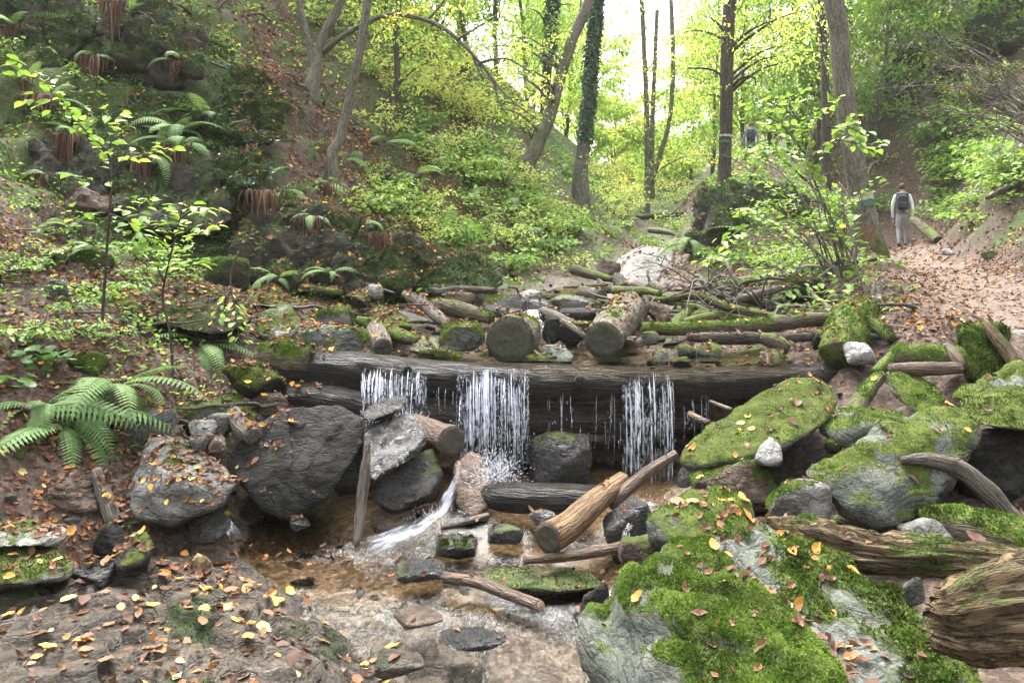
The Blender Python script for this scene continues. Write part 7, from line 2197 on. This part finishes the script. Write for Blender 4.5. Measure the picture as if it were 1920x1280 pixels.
def person(label, loc, yaw, H, cols, pack=True, fold=None):
    """walking away from the camera: local +Y is ahead; z up; heights for 1.75 m"""
    s = H / 1.75
    top, sleeve, legs, shoe, skin, hair = cols
    v = [(0, 0, .95, (.15, .11)), (0, .02, 1.12, (.15, .115)), (0, .04, 1.30, (.18, .13)), (0, .05, 1.43, (.13, .09)), (0, .06, 1.50, .055), (0, .08, 1.57, .06), (0, .10, 1.655, (.078, .09)), (0, .10, 1.72, (.06, .07)),
         (-.17, .045, 1.41, .062), (-.235, .03, 1.20, .05), (-.245, .06, 1.0, .042), (-.235, .12, .83, .034), (-.23, .135, .77, .03),
         (.17, .045, 1.41, .062), (.24, .02, 1.20, .05), (.255, -.02, 1.0, .042), (.25, .02, .82, .034), (.245, .03, .76, .03),
         (-.09, 0, .86, .095), (-.095, -.03, .70, .083), (-.10, -.02, .48, .062), (-.10, -.12, .28, .053), (-.10, -.2, .09, .04), (-.10, -.15, .045, .042), (-.10, -.05, .03, .036),
         (.09, 0, .86, .095), (.095, .06, .70, .083), (.10, .15, .48, .062), (.10, .14, .28, .053), (.10, .10, .08, .04), (.10, .13, .045, .042), (.10, .24, .035, .036)]
    e = [(0, 1), (1, 2), (2, 3), (3, 4), (4, 5), (5, 6), (6, 7), (3, 8), (8, 9), (9, 10), (10, 11), (11, 12), (3, 13), (13, 14), (14, 15), (15, 16), (16, 17), (0, 18), (18, 19), (19, 20), (20, 21), (21, 22), (22, 23), (23, 24), (0, 25), (25, 26), (26, 27), (27, 28), (28, 29), (29, 30), (30, 31)]
    v = [(a * s, b * s, c * s, tuple(q * s for q in r) if isinstance(r, tuple) else r * s) for a, b, c, r in v]

    def colour(c):
        z, x = c.z / s, abs(c.x) / s
        if z > 1.52:
            return 4
        if z < .085:
            return 3
        if x > .175 and z < .82:
            return 4
        if x > .165 and z > .8:
            return 1
        return 2 if z < .90 else 0
    o = empty('person', loc)
    o.rotation_euler.z = yaw
    tag(o, label, 'person')
    mats = [top, sleeve, legs, shoe, skin]
    obj('body', skin_body('body', v, e, mats, 2, colour), o)
    HV, HF = ell((0, .085 * s, 1.675 * s), (.088 * s, .098 * s, .10 * s), 3, 0.1)
    obj('hair', mesh_np('hair', HV, HF, hair), o)
    for sx in (-1, 1):
        V, F = ell((sx * .085 * s, .10 * s, 1.645 * s), (.012 * s, .02 * s, .03 * s), 2)
        obj('ear', mesh_np('ear', V, F, skin), o)
        # hand: palm, four fingers, thumb
        hx, hy, hz = (-.23, .14, .75) if sx < 0 else (.245, .035, .74)
        parts = [ell((hx * s, hy * s, (hz - .03) * s), (.018 * s, .035 * s, .045 * s), 2)]
        for k in range(4):
            f0 = np.array([hx, hy - .024 + .017 * k, hz - .06]) * s
            L = (.06, .072, .068, .052)[k] * s
            C = np.array([f0, f0 + [-sx * .006, 0, -L * .5], f0 + [-sx * .022, .004, -L]])
            parts.append(tube(C, [.0085 * s, .008 * s, .006 * s], 6)[:2])
        t0 = np.array([hx - sx * .008, hy + .03, hz - .02]) * s
        parts.append(tube(np.array([t0, t0 + [-sx * .008, .018 * s, -.025 * s], t0 + [-sx * .014, .022 * s, -.05 * s]]), [.010 * s, .009 * s, .007 * s], 6)[:2])
        V, F, _ = join(parts)
        obj('hand', mesh_np('hand', V, F, skin), o)
    # hood lying on the shoulders
    V, F = ell((0, -.03 * s, 1.47 * s), (.16 * s, .09 * s, .055 * s), 3, 0.08)
    obj('hood', mesh_np('hood', V, F, top), o)
    if pack:
        pts = [(x, y, z) for x in (-.14, .14) for y in (-.26, -.09) for z in (1.02, 1.38)] + [(-.1, -.24, 1.44), (.1, -.24, 1.44), (-.1, -.1, 1.46), (.1, -.1, 1.46), (0, -.29, 1.15)]
        V, F, m, c = rock_mesh(np.array(pts) * s, sub=4, sharp=10, rough=0.02, strata=0.0, moss=0.0)
        b = obj('backpack', mesh_np('backpack', V + c, F, pack), o)
        pts = [(x, y, z) for x in (-.10, .10) for y in (-.31, -.2) for z in (1.05, 1.23)]
        V, F, m, c = rock_mesh(np.array(pts) * s, sub=3, sharp=10, rough=0.02, strata=0.0, moss=0.0)
        obj('pocket', mesh_np('pocket', V + c, F, pack), b)
        for sx in (-1, 1):
            C = np.array([[sx * .09, -.12, 1.43], [sx * .10, 0.0, 1.495], [sx * .115, .12, 1.44], [sx * .13, .15, 1.28], [sx * .15, .02, 1.1]]) * s
            V, F, _ = tube(resample(C, 14), .017 * s, 6)
            obj('strap', mesh_np('strap', V, F, pack), b)
    return o


CL = {k: plain(k, c, 0.8, 90, 0.003, 0.12) for k, c in {
    'white_sleeve': (.75, .74, .76), 'slate_vest': (.12, .125, .155), 'grey_trousers': (.27, .27, .31), 'dark_shoe': (.03, .03, .032), 'skin_tone': (.42, .25, .18), 'brown_hair': (.06, .04, .035),
    'black_pack': (.022, .023, .03), 'grey_jacket': (.17, .19, .23), 'blue_trousers': (.05, .07, .1), 'grey_hair': (.12, .1, .09)}.items()}
_py = 20.5
_px = (1692 - 960) / FPX * _py
person('walker with a black backpack, white sleeves and grey trousers on the path', (_px, _py, float(ground_z(_px, _py)[0]) - 0.005), -0.42, 1.74,
       (CL['slate_vest'], CL['white_sleeve'], CL['grey_trousers'], CL['dark_shoe'], CL['skin_tone'], CL['brown_hair']), pack=CL['black_pack'])
_x, _y = (1408 - 960) / FPX * 27.0, 27.0
person('distant walker in a grey jacket half hidden behind the leafy shrub', (_x, _y, float(ground_z(_x, _y)[0])), -0.3, 1.75,
       (CL['grey_jacket'], CL['grey_jacket'], CL['blue_trousers'], CL['dark_shoe'], CL['skin_tone'], CL['grey_hair']), pack=CL['black_pack'])

# ------------------------------------------------------------------ added haze that imitates the bright glow over the far wood
def build_haze():
    t = bpy.data.materials.new('glow_haze')
    t.use_nodes = True
    nt = t.node_tree
    nt.nodes.clear()
    out = nt.nodes.new('ShaderNodeOutputMaterial')
    vol = nt.nodes.new('ShaderNodeVolumePrincipled')
    vol.inputs['Color'].default_value = (.95, 1.0, .9, 1)
    vol.inputs['Density'].default_value = 0.0006
    vol.inputs['Anisotropy'].default_value = 0.3
    nt.links.new(vol.outputs[0], out.inputs['Volume'])
    x0, x1, y0, y1, z0, z1 = -80, 97, -48, 194, -4, 71
    V = np.array([[x, y, z] for x in (x0, x1) for y in (y0, y1) for z in (z0, z1)], float)
    F = np.array([[0, 1, 3, 2], [4, 6, 7, 5], [0, 4, 5, 1], [2, 3, 7, 6], [0, 2, 6, 4], [1, 5, 7, 3]])
    o = obj('haze', mesh_np('haze', V, F, t, smooth=False))
    tag(o, 'thin added haze that imitates the pale glow in the wooded gorge', None, None, 'stuff')


build_haze()
